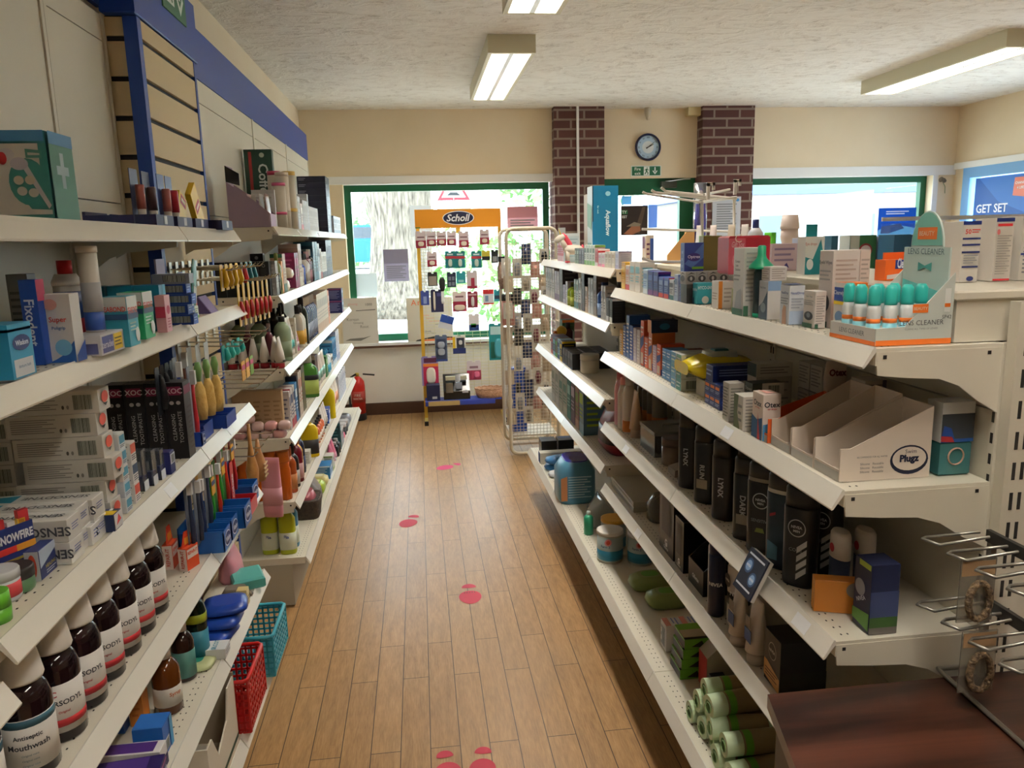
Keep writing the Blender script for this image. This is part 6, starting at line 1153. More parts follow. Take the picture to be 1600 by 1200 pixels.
shelfrow(1,z,.721,2.135,[('c',1,.03,.035,.075,'#c9d6ea','#a5b8d6','#7f96bf','pale blue slim carton'),('c',1,.04,.035,.058,'#d5d8dc','#2f6a70','#4a4a52','white carton with dark mark'),('c',2,.045,.035,.062,'#2c4a9c','#c43a3c','#8fa8d8','royal blue carton with red foot'),('c',2,.05,.04,.075,'#1f2f78','#6a2a7a','#4f66b0','navy carton with purple band'),('c',1,.05,.04,.078,'#bcd3ea','#dfe8f2','#7fa0cc','light sky blue carton'),('_',0,.03,0,0,0,0,0,''),('c',2,.06,.05,.10,'#e8ddcf','#eee5da','#8cc8cf','cream carton with aqua side'),('c',1,.05,.04,.085,'#e6d8cc','#c7242c','#e0a58f','white carton with red base'),('c',1,.05,.04,.095,'#e5a92a','#efc14a','#f2d27a','yellow orange carton')],'on the right top shelf',.006)
# --- things on the raised ledge
z=CAPZ
def LC(px0,py1,px1,py0,Y,d,c,dec,l,name='carton',zz=None):
    a=ony(px0,py1,Y); b=ony(px1,py0,Y); zz=zz or z; return put(carton(name,1,d,b.x-a.x,b.z-zz-.0005,c,dec),((a.x+b.x)/2,Y+d/2,zz+.0005),l,'box')
EW=[('C','l',.1,.2,.9,.9,12,'#b8a49a'),('C','l',.1,.05,.5,.1,1,'#8a7a72'),('A','t',.5,.84,.06,'Eyelid Wipes','#5a5a5e'),('A','l',.1,.6,.9,.76,3,'#a9a6a4'),('A','o',.5,.32,.40,.12,'#3f4348'),('A','o',.5,.34,.16,.07,'#8f959c'),('A',0,0,.8,.08,'#2f5c43')]
q0=ony(1300,450,1.405); h_=ony(1300,392,1.405).z-P_; p=Vector((q0.x+.027,1.43,P_+.0006))
put(carton('eye_care_carton',1,.05,.054,h_,'#ddd3cd',EW),p,'large pale eyelid wipes carton with dark eye picture behind the small one','box'); put(carton('eye_care_carton',1,.05,min(.053,.866-p.x-.029),h_,'#e3cfc5',EW[:2]),Vector(((p.x+.029+.866)/2-.001,p.y,p.z)),'large pale pink carton with small print behind the orange 20 carton','box')
m=MB(); q0=ony(1382,440,1.44); q1=ony(1446,394,1.44); w_=q1.x-q0.x; h_=q1.z-z; m.box(-w_/2,-.04,0,w_/2,-.005,h_*.75,mt('#ef6a22',.4)); m.box(-w_*.32,-.009,h_*.75,w_*.32,-.005,h_,mt('#ef6a22',.4)).box(-w_*.25,-.0412,h_*.42,w_*.25,-.04,h_*.74,mt('#283a8c'))
m.text('ClearVue',.02,'#e9edf6',MF(0,-.0412,h_*.62,'-y'),.03,0,w_*.42); m.poly([(-w_*.45,h_*.05),(w_*.05,h_*.1),(w_*.05,h_*.28),(-w_*.45,h_*.2)],mt('#e8dcd6'),MF(0,-.04,0,'-y')); m.disc(w_*.2,h_*.2,w_*.14,h_*.1,mt('#c9d3dc'),MF(0,-.04,0,'-y'),16); m.disc(w_*.4,h_*.3,w_*.09,h_*.1,mt('#c9d3dc'),MF(0,-.04,0,'-y',.001),16)
put(m.build('lens_wipe_display'),((q0.x+q1.x)/2,1.48,z+.0005),'orange lens wipe display box with blue panel and spectacles picture','box')
m=MB(); q0=ony(1257,427,1.75); q1=ony(1290,350,1.75); w_=q1.x-q0.x; h_=q1.z-z; m.box(-w_/2,-.02,0,w_/2,.02,h_*.75,mt('#dfe2dd',.4)).prism([(-w_*.1,h_*.75),(w_/2,h_*.75),(w_/2,h_),(-w_*.1,h_)],'y',.016,.018,mt('#137a80',.4)); F=MF(0,-.02,0,'-y'); m.poly([(-w_/2,0),(w_*.4,0),(w_/2,h_*.3),(w_*.3,h_*.7),(-w_*.1,h_*.3),(-w_/2,h_*.35)],mt('#1a7f86'),F); m.disc(-w_*.25,h_*.2,w_*.18,h_*.11,mt('#e3e6e2'),MF(0,-.02,0,'-y',.001),18); m.text('Eye drops',.009,'#b8524a',MF(-.01,-.02,h_*.6,'-y',.001),0,0,w_*.6)
put(m.build('eye_drop_carton'),((q0.x+q1.x)/2,1.77,z+.0005),'white and teal carton with hang tab and white disc on the raised ledge','box')
LC(1205,420,1246,380,1.95,.04,'#c9b3ba',[('C','l',.1,.3,.9,.9,3,'#8a7a96'),('C','p',[(.5,.2),(.7,.1),(.6,.3)],'#3a2f7a')],'pinkish grey pill chart carton on the raised ledge','pill_chart_carton'); LC(1247,425,1258,372,1.95,.04,'#c5cfe4',[('C','l',.1,.2,.9,.9,6,'#8fa3cc')],'narrow pale blue carton between pink and teal ones')
m=MB(); q0=ony(1137,445,1.85); q1=ony(1204,364,1.85); w_=q1.x-q0.x; h_=q1.z-z-.002; m.box(-w_/2,-.03,0,w_/2,.04,h_*.96,mt('#a81f33',.3),c=.004); m.box(-w_/2,-.031,0,-w_*.1,-.03,h_*.9,mt('#c75a6a',.3)); m.text('Gift Sox',.014,'#e6c5cb',MF(-w_*.28,-.031,h_*.75,'-y'),0,.2,w_*.3); m.text('C',.02,'#e6d5c5',MF(-w_*.28,-.031,h_*.9,'-y')); m.disc(-w_*.3,h_*.35,.012,.02,mt('#d98a94'),MF(0,-.031,0,'-y'),12)
put(m.build('gift_box'),((q0.x+q1.x)/2,1.88,z+.0005),'large crimson gift box on the raised ledge','box')
LC(1095,430,1112,368,2.15,.02,'#6cba3f',[('C','l',.1,.1,.9,.9,5,'#8fd060')],'bright green packet behind the olive panel'); LC(1098,432,1128,368,2.10,.03,'#6b602a',[],'plain olive brown box on the raised ledge')
LC(1205,383,1213,363,2.3,.05,'#5cc234',[],'small bright green box right of the crimson gift box')
e=cyl('eye_lotion_bottle',[('body','#e2e4ea',[(0,.022),(.06,.022),(.075,.012)]),('cap','#22307c',[(.075,.0095),(.10,.009)])]); q=ony(1180,380,2.2); put(e,(q.x,2.2,z+.04),'white bottle with navy cap behind the crimson gift box','bottle'); o=carton('grey_carton',1,.06,.07,.0395,'#b5b0a8',[]); put(o,(q.x,2.2,z+.0002),'grey carton carrying the navy capped bottle','box')
e=cyl('baby_bottle',[('body','#e3cfc4',[(0,.022),(.03,.026),(.06,.019),(.085,.026),(.11,.024)]),('cap','#ead8ce',[(.11,.027),(.118,.027),(.15,.022)])]); q=ony(1233,380,2.2); put(e,(q.x,2.2,z+.0005),'pale peach shaped bottle standing against the window','bottle')
q=ony(1170,380,2.6)
# hanging header white tag and boxes of cold remedy on the next gondola
zB=1.3305
def LB(px0,px1,py0,Y,d,c,dec,l,name='carton'): return LC(px0,440,px1,py0,Y,d,c,dec,l,name,zB)
LB(1325,1370,367,2.3,.06,'#3f7a4a',[('C','o',.6,.7,.25,.14,'#a83238'),('C','o',.6,.7,.2,.10,'#e8d8d4'),('C',0,0,.35,1,'#d9ddd4'),('A',0,0,1,1,'#d9ddd4')],'green and white carton with red oval in front of the right window')
LB(1371,1392,369,2.3,.06,'#8a94ae',[('C','l',.1,.2,.9,.9,8,'#c9d0e0')],'blue grey carton with small print beyond the green one')
for k,(a_,b_) in enumerate(((1393,1424),(1428,1458))): LB(a_,b_,366,2.15,.08,'#2c5878',[('C',0,.35,1,.62,'#d9d0d4'),('C',0,.55,1,.62,'#6a2a5c'),('C',0,0,1,.35,'#3a3f60' if k else '#d9d0d4')],('left','right')[k]+' of two teal and plum cartons below the blue window notice')
LB(1440,1462,415,2.0,.04,'#c42f6f',[('C','l',.1,.3,.9,.8,3,'#e8b5cc')],'magenta carton half hidden by the lens cleaner header')
LB(1296,1310,368,2.3,.05,'#2a5a70',[('C',0,.3,1,.5,'#7a2a50')],'narrow dark teal and plum carton beside the tabbed teal carton')
LB(1463,1495,352,2.6,.03,'#3f6f86',[('C','p',[(.1,.3),(.5,.6),(.9,.5),(.9,.1),(.2,.1)],'#2a4a5a')],'teal picture card left of the cold remedy cartons')
def lemsip(px0,px1,py0,l,dec,dx=0):
    o=LC(px0,440,px1,py0,1.33,.055,'#e3dcd2',dec,l,'cold_remedy_carton'); return o
lemsip(1498,1534,345,'tall white carton with navy bands and 50 sachets lettering',[('C',0,.94,1,1,'#23306f'),('C','t',.3,.83,.08,'50','#d9433c'),('C','l',.5,.80,.95,.88,2,'#d9433c'),('C',.0,.70,1,.73,'#23306f'),('C',.0,.60,1,.63,'#23306f'),('C',0,.48,1,.51,'#23306f'),('C',.05,.24,.95,.27,'#23306f'),('C','o',.55,.06,.2,.04,'#23306f'),('C','l',.1,.3,.9,.46,4,'#9a9a9c')])
lemsip(1549,1586,340,'tall white carton with red bands at the right',[('C',0,.94,1,1,'#23306f'),('C',.08,.87,.9,.91,'#d9343c'),('C','o',.15,.78,.09,.045,'#e07a7a'),('C','l',.1,.1,.9,.74,16,'#b0a9a2'),('C',.02,.01,.95,.04,'#d9343c')])
lemsip(1590,1640,337,'pale carton cut by the right photo edge beyond the red banded one',[('C',0,.94,1,1,'#23306f'),('C','l',.1,.1,.9,.74,10,'#8f8f94'),('C',0,.4,.6,.43,'#23306f')])
e=tag(empty('clear_screen',(1.95,2.75,zB+.0005)),'clear plastic screen with frosted top edge above the next shelving row','screen'); q0=ony(1378,341,2.75); MB().box(q0.x-1.95,-.002,0,.44,.002,q0.z-zB-.02,M_GLASS).build('pane',e); MB().box(q0.x-1.95,-.003,q0.z-zB-.012,.44,.003,q0.z-zB+.003,mt('#dfe3ee',.4)).build('edge_strip',e)
# wire basket rack standing on the ledge
e=tag(empty('wire_hook_rack',(1.2,2.45,CAPZ)),'white wire hook rack lying on the raised ledge','rack'); Wm=mt('#e9e2d8',.4); Yf=2.35; Yb=2.62
def V(px,py,Y): q=ony(px,py,Y); return (q.x-1.2,q.y-2.45,q.z-CAPZ)
m=MB()
for (a_,b_,c_) in (((1004,300),(1010,303),(1095,316)),((1018,297),(1024,301),(1120,312)),((1033,293),(1040,299),(1147,310)),((1048,300),(1060,303),(1150,311))): m.tube([V(*a_,Yf),V(*b_,Yf),V(*c_,Yb)],.0042,Wm)
m.build('prongs',e)
m=MB(); m.tube([V(1097,316,Yf),V(1097,404,Yf)],.0048,Wm).tube([V(1147,308,Yb),V(1147,362,Yb)],.0048,Wm).tube([V(1097,316,Yf),V(1150,308,Yb)],.0048,Wm).tube([V(1003,403,Yf),V(1020,409,Yf),V(1060,409,Yf),V(1097,404,Yf)],.0048,Wm).tube([V(1003,358,Yb),V(1147,362,Yb)],.0048,Wm).tube([V(1140,296,Yb),V(1100,304,Yf)],.004,Wm); m.build('rack_frame',e)
for (a_,Y) in (((1106,302),Yf),((1148,295),Yb)):
    p_=V(*a_,Y); m=MB(); m.box(p_[0]-.004,p_[1]-.003,p_[2]-.02,p_[0]+.006,p_[1]+.003,p_[2]+.03,Wm).box(p_[0]-.004,p_[1]-.003,p_[2]+.022,p_[0]+.022,p_[1]+.003,p_[2]+.032,Wm).box(p_[0]+.014,p_[1]-.003,p_[2]+.01,p_[0]+.022,p_[1]+.003,p_[2]+.032,Wm); m.build('bracket_hook',e)
# goods around the rack
o=cart(1045,408,355,CAPZ,1,.05,.03,'#dccfbf',[('C','l',.1,.2,.5,.8,4,'#6a3a5c'),('C',.55,.1,1,.9,'#2a4f9c'),('A',.2,.6,.8,.95,'#6a3a5c')],'sachet_display','white display carton with purple and blue panels inside the wire rack','box',h=.12); o.location=(.862,2.86,1.3832)
for k in range(4): put(pouch(.055,.02,.13,('#ddd0c4','#e3d3cc','#d8c8b4','#e0d6d0')[k],'clear_pouch'),(.93+.055*k,2.50+.02*(k%2),CAPZ+.0005),'pale wrapped pouch, %s behind the olive box'%('first from the left','second from the left','third from the left','rightmost')[k],'pouch','pale wrapped pouches by the wire rack')
m=MB().prism([(-.05,0),(.05,0),(.05,.11),(.02,.11),(-.05,.03)],'y',-.002,.002,mt('#cf9f62',.7)).box(.045,0,0,.05,.09,.11,mt('#c08f55',.7)).box(-.05,0,0,.05,.09,.003,mt('#c08f55',.7)); put(m.build('open_carton'),(.935,2.70,CAPZ+.0005),'open tan cardboard carton with slanted side by the wire rack','box')
for k in range(3): put(carton('eye_drawing_carton',1,.04,.045,.085,'#c9bfb2',[('C','o',.5,.75,.3,.10,'#3f3a38'),('C','o',.5,.75,.24,.07,'#c9bfb2'),('C','o',.5,.75,.09,.06,'#3f3a38')]),(.765+.0465*k,2.70,P_+.0005),'beige carton with line drawn eye, %s of the three'%('left','middle','right')[k],'box','line drawn eye cartons')
# ---------------- Q shelf
z=Q_
def bin_(x,y,w,d,hf,hb,c,l,logo=False,n='display_tray'):
    e=tag(empty(n,(x,y,z+.0005)),l,'tray'); C_=mt(c,.55); t=.0018; m=MB()
    pr=[(-d/2,0),(d/2,0),(d/2,hb),(-d/2+.018,hf),(-d/2,hf)]
    for yy in (-w/2,w/2-t): m.prism(pr,'y',yy,yy+t,C_)
    m.box(-d/2,-w/2+t,0,d/2,w/2-t,t,C_).box(d/2-t,-w/2+t,t,d/2,w/2-t,hb,C_).box(-d/2,-w/2+t,t,-d/2+t,w/2-t,hf*.36,C_)
    m.poly([(-w/2+.002,0),(w/2-.002,0),(w/2-.002,hf*.3),(-w/2+.002,hf*.3)],mt('#b9b5ae'),MF(-d/2,0,0,'-x'))
    if logo:
        F=lambda u,v,e_: MF(u,-w/2,v,'-y',e_); m.disc(.043,.033,.035,.026,mt('#1b2038'),F(0,0,.0006),24); m.disc(.043,.035,.031,.021,C_,F(0,0,.0009),24); m.text('Plugz',.017,'#1b2038',F(.043,.034,.0013),.05,0,.056); m.text('Swim',.007,'#1b2038',F(.045,.048,.0013)); 
        for q in range(3): m.text('Silicone   Reusable',.004,'#4a4a50',F(-.025,.030-.007*q,.001),0,0,.05)
        m.text('RECOMMENDED FOR ALL WATER',.003,'#4a4a50',F(-.025,.042,.001),0,0,.055)
    m.build('tray_body',e); return e
bin_(.778,1.225,.085,.165,.058,.125,'#ddd0c2','nearest white slanted display tray with black oval logo',True); bin_(.778,1.313,.085,.165,.055,.13,'#d9cabb','middle white slanted display tray on the second right shelf'); bin_(.778,1.40,.082,.165,.052,.125,'#d3c3b2','farthest white slanted display tray on the second right shelf')
bin_(.765,1.475,.06,.15,.050,.09,'#d9602a','orange slanted display tray beside the white ones')
e=tag(empty('swim_plug_pack',(.905,1.20,z+.0005)),'clear teal swim pack with grey picture near the upright','pack'); m=MB().box(-.03,-.02,.06,.03,.02,.13,mt('#d5d8da',.3)); F=MF(0,-.02,0,'-y'); m.poly([(-.03,.065),(.03,.065),(.03,.11),(-.03,.11)],mt('#3d434a'),F); m.poly([(-.03,.06),(.03,.06),(.03,.066),(-.03,.066)],mt('#2a5fb0'),MF(0,-.02,0,'-y',.001)); m.poly([(-.03,.066),(-.005,.066),(-.012,.085),(-.026,.09)],mt('#2a4f9c'),MF(0,-.02,0,'-y',.0012)); m.poly([(-.03,.062),(-.005,.06),(-.01,.07),(-.03,.072)],mt('#b8333a'),MF(0,-.02,0,'-y',.0015)); m.build('card_top',e)
MB().box(-.029,-.019,0,.029,.019,.06,mt('#5fa9ad',.15,trans=.5),c=.003).build('clear_case',e); MB().lathe([(.014,0),(.016,.002),(.014,.004)],mt('#c9a58f'),18,Matrix.Translation((0,-.0195,.035))@Matrix.Rotation(PI/2,4,'X'),cap=False).build('ring',e)
OT=[('A','t',.5,.78,.13,'Otex','#20242c'),('A','t',.5,.68,.05,'ear drops','#c43a3c'),('C','t',.5,.78,.12,'Otex','#20242c'),('C','t',.5,.68,.05,'ear drops','#c43a3c'),('A','p',[(0,0),(1,0),(1,.5),(.5,.42),(0,.5)],'#2c5f8c'),('C','p',[(0,0),(1,0),(1,.3),(.5,.38),(0,.35)],'#4f8fc0'),('A','p',[(.6,0),(.85,0),(.6,.6)],'#c43a3c'),('T','p',[(.1,.2),(.9,.2),(.9,.8)],'#e0a59a')]
RC(1200,695,622,.05,.038,'#e3d3c8',OT,'white and blue ear drop carton with red swirl on the second right shelf',name='ear_drop_carton')
m=MB().loft([(0,0,0,.024,.012,3),(.06,0,0,.026,.008,3),(.095,0,0,.022,.003,3)],mt('#d5c0b2',.4),16); m.text('Otex',.016,'#7a2a28',MF(0,-.0095,.07,'-y',.001),.04,0,.04); m.poly([(-.022,.005),(.022,.005),(.023,.03),(-.023,.03)],mt('#b5502f'),MF(0,-.0125,0,'-y',.001)); put(m.build('ear_drop_pouch'),(.895,1.56,z+.05),'cream and red upright ear drop pouch in the shade','pouch'); o=carton('white_carton',1,.05,.05,.0495,'#c9bfb4',[]); put(o,(.895,1.56,z+.0003),'pale carton carrying the cream and red pouch','box')
GW=[('A','p',[(0,0),(.7,0),(.4,.5),(.5,1),(0,1)],'#5f6f4c'),('A','l',.5,.2,.9,.8,3,'#8a8a86'),('C','l',.1,.1,.9,.95,9,'#9a9894'),('C','b',.6,.05,.95,.2,'#44443f')]
RC(1160,675,621,.048,.05,'#d5d0c6',GW,'white and green carton with small print before the ear drop carton',name='remedy_carton'); o=carton('remedy_carton',1,.04,.075,.028,'#3f4a40',[('A','t',.5,.5,.3,'Otovent','#d9ddd0'),('C','b',.45,.15,.85,.9,'#33342f'),('C',.3,0,1,1,'#cfc9bf'),('C','b',.5,.2,.85,.8,'#33342f')]); put(o,(.78,1.66,z+.0005+.057),'dark green ended small carton on top of the white and green one','box')
RC(1138,660,600,.035,.035,'#b9b5aa',[('A','l',.1,.1,.9,.9,10,'#77776f'),('C','l',.1,.1,.9,.9,10,'#77776f')],'grey carton with small print left of the white and green one',name='remedy_carton')
o=carton('remedy_carton',1,.05,.09,.032,'#c9c4ba',[('A',0,0,1,1,'#3f4a40'),('C','l',.1,.2,.9,.8,3,'#8a877f')]); put(o,(.83,1.74,z+.085),'lying carton with dark green end behind the others','box'); o=carton('remedy_carton',1,.05,.09,.084,'#b5aea2',[('C','l',.1,.2,.9,.9,6,'#8a877f')]); put(o,(.83,1.74,z+.0005),'grey carton beneath the lying dark green ended one','box')
NV=[('A',.1,.55,.9,.8,'#e07a35'),('A','l',.1,.2,.9,.45,2,'#aab6d8'),('C','l',.1,.3,.9,.8,2,'#5a70b0')]
for k in range(6): put(carton('navy_carton',1,.032,.05,.030,'#1c3374',NV),(.71+.025,1.765+.033*(k%3),z+.0005+.0306*(k//3)),'small navy carton with orange label, %s layer, %s'%(('lower','upper')[k//3],ORD[k%3]),'box','small navy cartons with orange labels')
o=carton('navy_long_carton',1,.045,.16,.04,'#18296a',[('C','l',.1,.3,.7,.8,3,'#8fa0d0'),('A','l',.1,.3,.9,.8,2,'#8fa0d0')]); put(o,(.79,1.82,z+.0005+.0614),'long dark navy carton lying on the small navy cartons','box')
o=MB().loft([(-.105,0,0,.012,.040,4),(-.10,0,0,.002,.030,4),(-.085,0,0,.012,.034,3),(-.05,0,0,.024,.036,2.5),(.0,0,0,.026,.036,2.5),(.07,0,0,.016,.035,3),(.09,0,0,.001,.036,4)],mt('#e6cf1a',.22),20,True,Matrix.Rotation(PI/2,4,'Y')@Matrix.Rotation(0,4,'Z')).loft([(.018,0,0,.045,.025,4),(.030,0,0,.042,.022,4)],mt('#d5dcd2',.3),20).box(-.02,-.012,.028,.02,.012,.034,mt('#2c6f80',.3),c=.003).build('wet_wipes_pack'); o.scale=(1.0,1.35,1.35); put(o,(.785,1.945,z+.078),'crinkled yellow wet wipes pack with teal lid','packet',None,.0); e2=carton('white_carton',1,.06,.11,.044,'#cfc8ba',[]); put(e2,(.785,1.935,z+.0005),'flat white carton under the yellow wipes pack','box')
for k in range(6): put(carton('teal_white_carton',1,.04,.09,.033,'#d5d6ce',[('A',0,0,1,1,'#5f9c96' if k<3 else '#6fa9cc'),('A','l',.1,.2,.9,.8,2,'#dfe9e6'),('C','b',.15,.15,.5,.85,'#55564f')]),(.745,2.02+.045*(k//3),z+.0005+.0335*(k%3)),'white carton with %s end, %s of its stack of three'%('teal' if k<3 else 'sky blue',('bottom','middle','top')[k%3]),'box','white cartons with coloured ends')
for k in range(9): put(carton('blue_carton',1,.038,.06,.030,'#4a8cc4',[('A','l',.1,.2,.9,.8,2,'#dfe9f4'),('C','l',.1,.2,.9,.8,2,'#a9c8e6')]),(.715+.03,2.115+.040*(k//3),z+.0005+.0305*(k%3)),'small blue carton, %s of its stack, %s column'%(('bottom','middle','top')[k%3],ORD[k//3]),'box','stacked small blue cartons')
OC=[('A','p',[(0,.35),(1,.5),(1,.7),(0,.6)],'#2a3c78'),('A','l',.1,.7,.9,.9,2,'#f2d9c9'),('A',.15,.05,.85,.3,'#d8c0a8'),('C',0,0,1,.2,'#2a3c78')]
for k,(c_,h_,l_) in enumerate((('#e05a28',.095,'orange red carton first beyond the small blue cartons'),('#c9a9c2',.085,'lilac and white carton behind the first orange red one'),('#d97a3c',.12,'orange carton with navy top and hand picture'),('#dd5f2a',.10,'orange red carton third of its row'),('#e2582a',.15,'tall orange red carton standing highest'),('#c9b9b4',.115,'pale carton with small picture'),('#cfc3d0',.115,'pale lilac carton with small print'),('#27489c',.12,'royal blue carton before the tall blue and grey one'),('#2f5fa5',.15,'tall blue and grey carton'),('#2a4f9a',.11,'blue carton near the shelf end'),('#e0a02f',.09,'yellow carton at the far end of the second right shelf'))):
    put(carton('plaster_carton',1,.036,.075,h_,c_,OC if k%2==0 and k<5 else [('A','l',.1,.1,.9,.85,8,'#e3dcd9'),('T',0,0,1,1,c_)]),(.722+.035,2.262+.0445*k,z+.0005),l_,'box','plaster cartons on the second right shelf')
o=carton('navy_topped_carton',1,.04,.085,.04,'#182c4a',[('C','o',.5,.5,.2,.25,'#2f7fa5'),('A',0,0,1,1,'#e08a35')]); put(o,(.76,2.352,z+.0005+.1205),'dark navy and orange carton lying on the orange hand carton','box')
for k in range(3): put(carton('red_carton',1,.07,.06,.06,'#8f2f22',[('C','l',.1,.2,.9,.8,3,'#b5614a')]),(.87,2.20+.075*k,z+.0005),'dark red carton in the shade at the back, %s'%ORD[k],'box','dark red cartons at the back')
for k in range(5):
    put(carton('white_carton',1,.052,.045,.062,'#b9b2a6',[('A','l',.1,.2,.9,.9,6,'#7f7a72'),('C','l',.1,.2,.9,.9,6,'#7f7a72'),('C',.8,0,1,1,'#4a5570')]),(.905,1.30+.056*k+.15,z+.0005+.062),'grey white carton in the upper back row, %s'%ORD[k],'box','upper back row of grey white cartons') if k!=1 and k!=2 else None
    put(carton('white_carton',1,.052,.045,.060,'#a9a296',[('A','l',.1,.2,.9,.9,5,'#7f7a72'),('C','l',.1,.2,.9,.9,5,'#7f7a72')]),(.905,1.45+.056*k,z+.0005),'grey white carton in the lower back row, %s'%ORD[k],'box','lower back row of grey white cartons') if k!=1 and k!=2 else None
# ---------------- R shelf : shampoo and shower bottles
z=R_
XI=.692
specs=[((985,705),.20,.022,'#d99aa2','#c96a74',None,'pink bottle with coral cap at the far end'),((1000,708),.19,.026,'#d9cfc6','#d38a8a',None,'cream bottle with pink cap second from the far end'),((1017,716),.20,.024,'#d8d0c6','#cfc6ba','#cf7a35','white and orange spray can third from the far end'),]
for (q,h_,r_,c_,cc,lb,l_) in specs:
    p=onz(q[0]-15,q[1]-6,z); e=bottle(r_,h_,c_,cc,lb,ry=r_*.9,neck=.6,caph=.14,capr=.62,lab=(.03,.32),name='lotion_bottle',side=1); put(e,(.725,2.74-.062*specs.index((q,h_,r_,c_,cc,lb,l_)),z+.0005),l_+' of the third right shelf','bottle')
put(tubep(.024,.165,'#c9a98a','#d0b8a0','lotion_tube'),(.73,2.545,z+.0005),'tan tube leaning by the white and orange can','tube')
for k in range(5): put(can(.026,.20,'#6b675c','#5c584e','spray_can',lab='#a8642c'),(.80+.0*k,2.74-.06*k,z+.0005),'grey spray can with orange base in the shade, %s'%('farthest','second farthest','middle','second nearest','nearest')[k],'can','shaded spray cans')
e=tag(empty('clear_tote_box',(.79,2.36,z+.0005)),'clear plastic case with handle holding navy packs','box'); T=mt('#8f9698',.1,trans=.7); m=MB(); m.box(-.075,-.08,0,.075,-.077,.07,T).box(-.075,.077,0,.075,.08,.07,T).box(-.075,-.077,0,-.072,.077,.07,T).box(.072,-.077,0,.075,.077,.07,T).box(-.077,-.082,.07,.077,.082,.082,mt('#8a8a84',.3,trans=.3)); m.build('case',e); MB().tube([(-.03,-.02,.083),(-.03,-.02,.092),(.03,-.02,.092),(.03,-.02,.083)],.004,mt('#77776f',.3)).build('handle',e)
for k in range(3): put(carton('navy_pack',1,.04,.05,.055,'#23264a' if k!=1 else '#3a3460',[('A','l',.1,.3,.9,.8,2,'#8a8fb0')]),(.76+.0*k,2.305+.05*k,z+.003),'navy pack inside the clear plastic case, %s'%ORD[k],'box','navy packs in the clear case')
put(jar(.035,.085,'#7a6a5c','#5c4f47','jar'),(.75,2.205,z+.0005),'brown grey lidded tub beside the clear plastic case','jar'); put(jar(.028,.06,'#8a927c','#2a2f4a','jar'),(.80,2.235,z+.0005),'small pale jar with navy lid by the clear case','jar')
m=MB().prism([(-.06,0),(.06,0),(.06,.05),(-.06,.02)],'y',-.03,.03,mt('#8f8272',.6)); put(m.build('folded_tray'),(.77,2.10,z+.0005),'empty folded card tray before the black bottles','box')
def shower(c,c2,c3,h=.205,r=.031,ry=.021,nivea=None,txt=None,name='shower_gel_bottle',extra=None):
    e=cyl(name,[('body',mt(c,.28),[(0,ry*.95,r*.95,2.6),(.005,ry,r,2.6),(h*.78,ry*1.02,r*1.02,2.6),(h*.80,ry,r,2.6)]),('cap',mt(c2,.35),[(h*.80,ry*.99,r*.97,2.6),(h*.97,ry*.97,r*.94,2.6),(h,ry*.8,r*.85,2.6)])],22)
    m=MB(); X=-ry*1.02-.0006
    if c3: m.loft([(h*.80,0,0,ry*1.01,r*.99,2.6),(h*.84,0,0,ry*1.01,r*.99,2.6)],mt(c3,.4),22,True,None,False)
    F=MF(X,0,0,'-x',.0004); S_=mt('#b9bcc2',.4)
    if nivea: 
        cz=h*.60; m.disc(0,cz,.018,.018,S_,F,24); m.disc(0,cz,.016,.016,mt(c,.3),MF(X,0,0,'-x',.0007),24); m.text('NIVEA',.006,S_,MF(X,0,cz+.002,'-x',.001),.03,0,.026); m.text('MEN',.005,S_,MF(X,0,cz-.006,'-x',.001),.03)
        m.text(nivea,.007,mt('#8f939a',.4),MF(X,0,h*.38,'-x',.0007),0,0,.04)
    if txt: m.text(txt,.014,mt('#a9acb2',.4),MF(X,0,h*.42,'-x',.0007,-PI/2),.03,0,h*.5)
    if extra:
        for q in extra: m.poly([(a_*r,b_*h) for a_,b_ in q[0]],mt(q[1],.4),MF(X,0,0,'-x',.0009))
    if m.v: m.build('label',e)
    return e
BKc='#15171a'
ST=[[( (.05,.08+.09*k),(.65,.17+.09*k),(.65,.23+.09*k),(.05,.14+.09*k)),'#b9bcc2'] for k in range(4)]
A=[(1.985,.70,BKc,BKc,None,.215,None,'LYNX'),(1.915,.735,BKc,BKc,None,.215,None,None),(1.86,.70,BKc,BKc,None,.205,None,'RUN'),(1.795,.735,'#1c1d20',BKc,None,.205,None,None),(1.735,.70,'#231c1a','#1a1b1d',None,.20,None,'LYNX'),(1.67,.735,BKc,BKc,None,.20,None,None),(1.605,.70,BKc,BKc,None,.195,None,'DARK')]
for k,(y_,x_,c_,c2,c3,h_,nv,tx) in enumerate(A):
    put(shower(c_,c2,c3,h_,.030,.021,nv,tx,extra=[[((-.5,.2),(.5,.2),(.5,.32),(-.5,.32)),'#8f8a80']] if k in(2,6) else None),(x_+.022,y_,z+.0005),'black shower gel bottle, %s counting from the grey tray end'%['first','second','third','fourth','fifth','sixth','seventh'][k],'bottle','plain black shower gel bottles',.75)
for k in range(6): put(shower(BKc,BKc,None,.21,.030,.021),(.80+.01*(k%2),2.0-.066*k,z+.0005),'black shower gel bottle in the rear row, %s from the far end'%['first','second','third','fourth','fifth','sixth'][k],'bottle','rear row of black shower gel bottles')
put(shower('#191c1f',BKc,'#8a8478',.205,.037,.024,'SENSITIVE',extra=[[((-.3,.25),(.3,.25),(.2,.30),(-.2,.30)),'#6d7a3a']]),(.728,1.525,z+.0005),'wide black shower gel bottle with grey band and round emblem','bottle',None,.75)
put(shower('#1b3142',BKc,'#b9b5ac',.205,.033,.022,None,extra=[[((-.6,.1),(.1,.1),(.1,.25),(-.6,.3)),'#5a8aa5'],[((-.5,.55),(-.1,.58),(-.1,.61),(-.5,.58)),'#a83a4a']]),(.730,1.445,z+.0005),'dark blue shower gel bottle with white collar','bottle',None,.6)
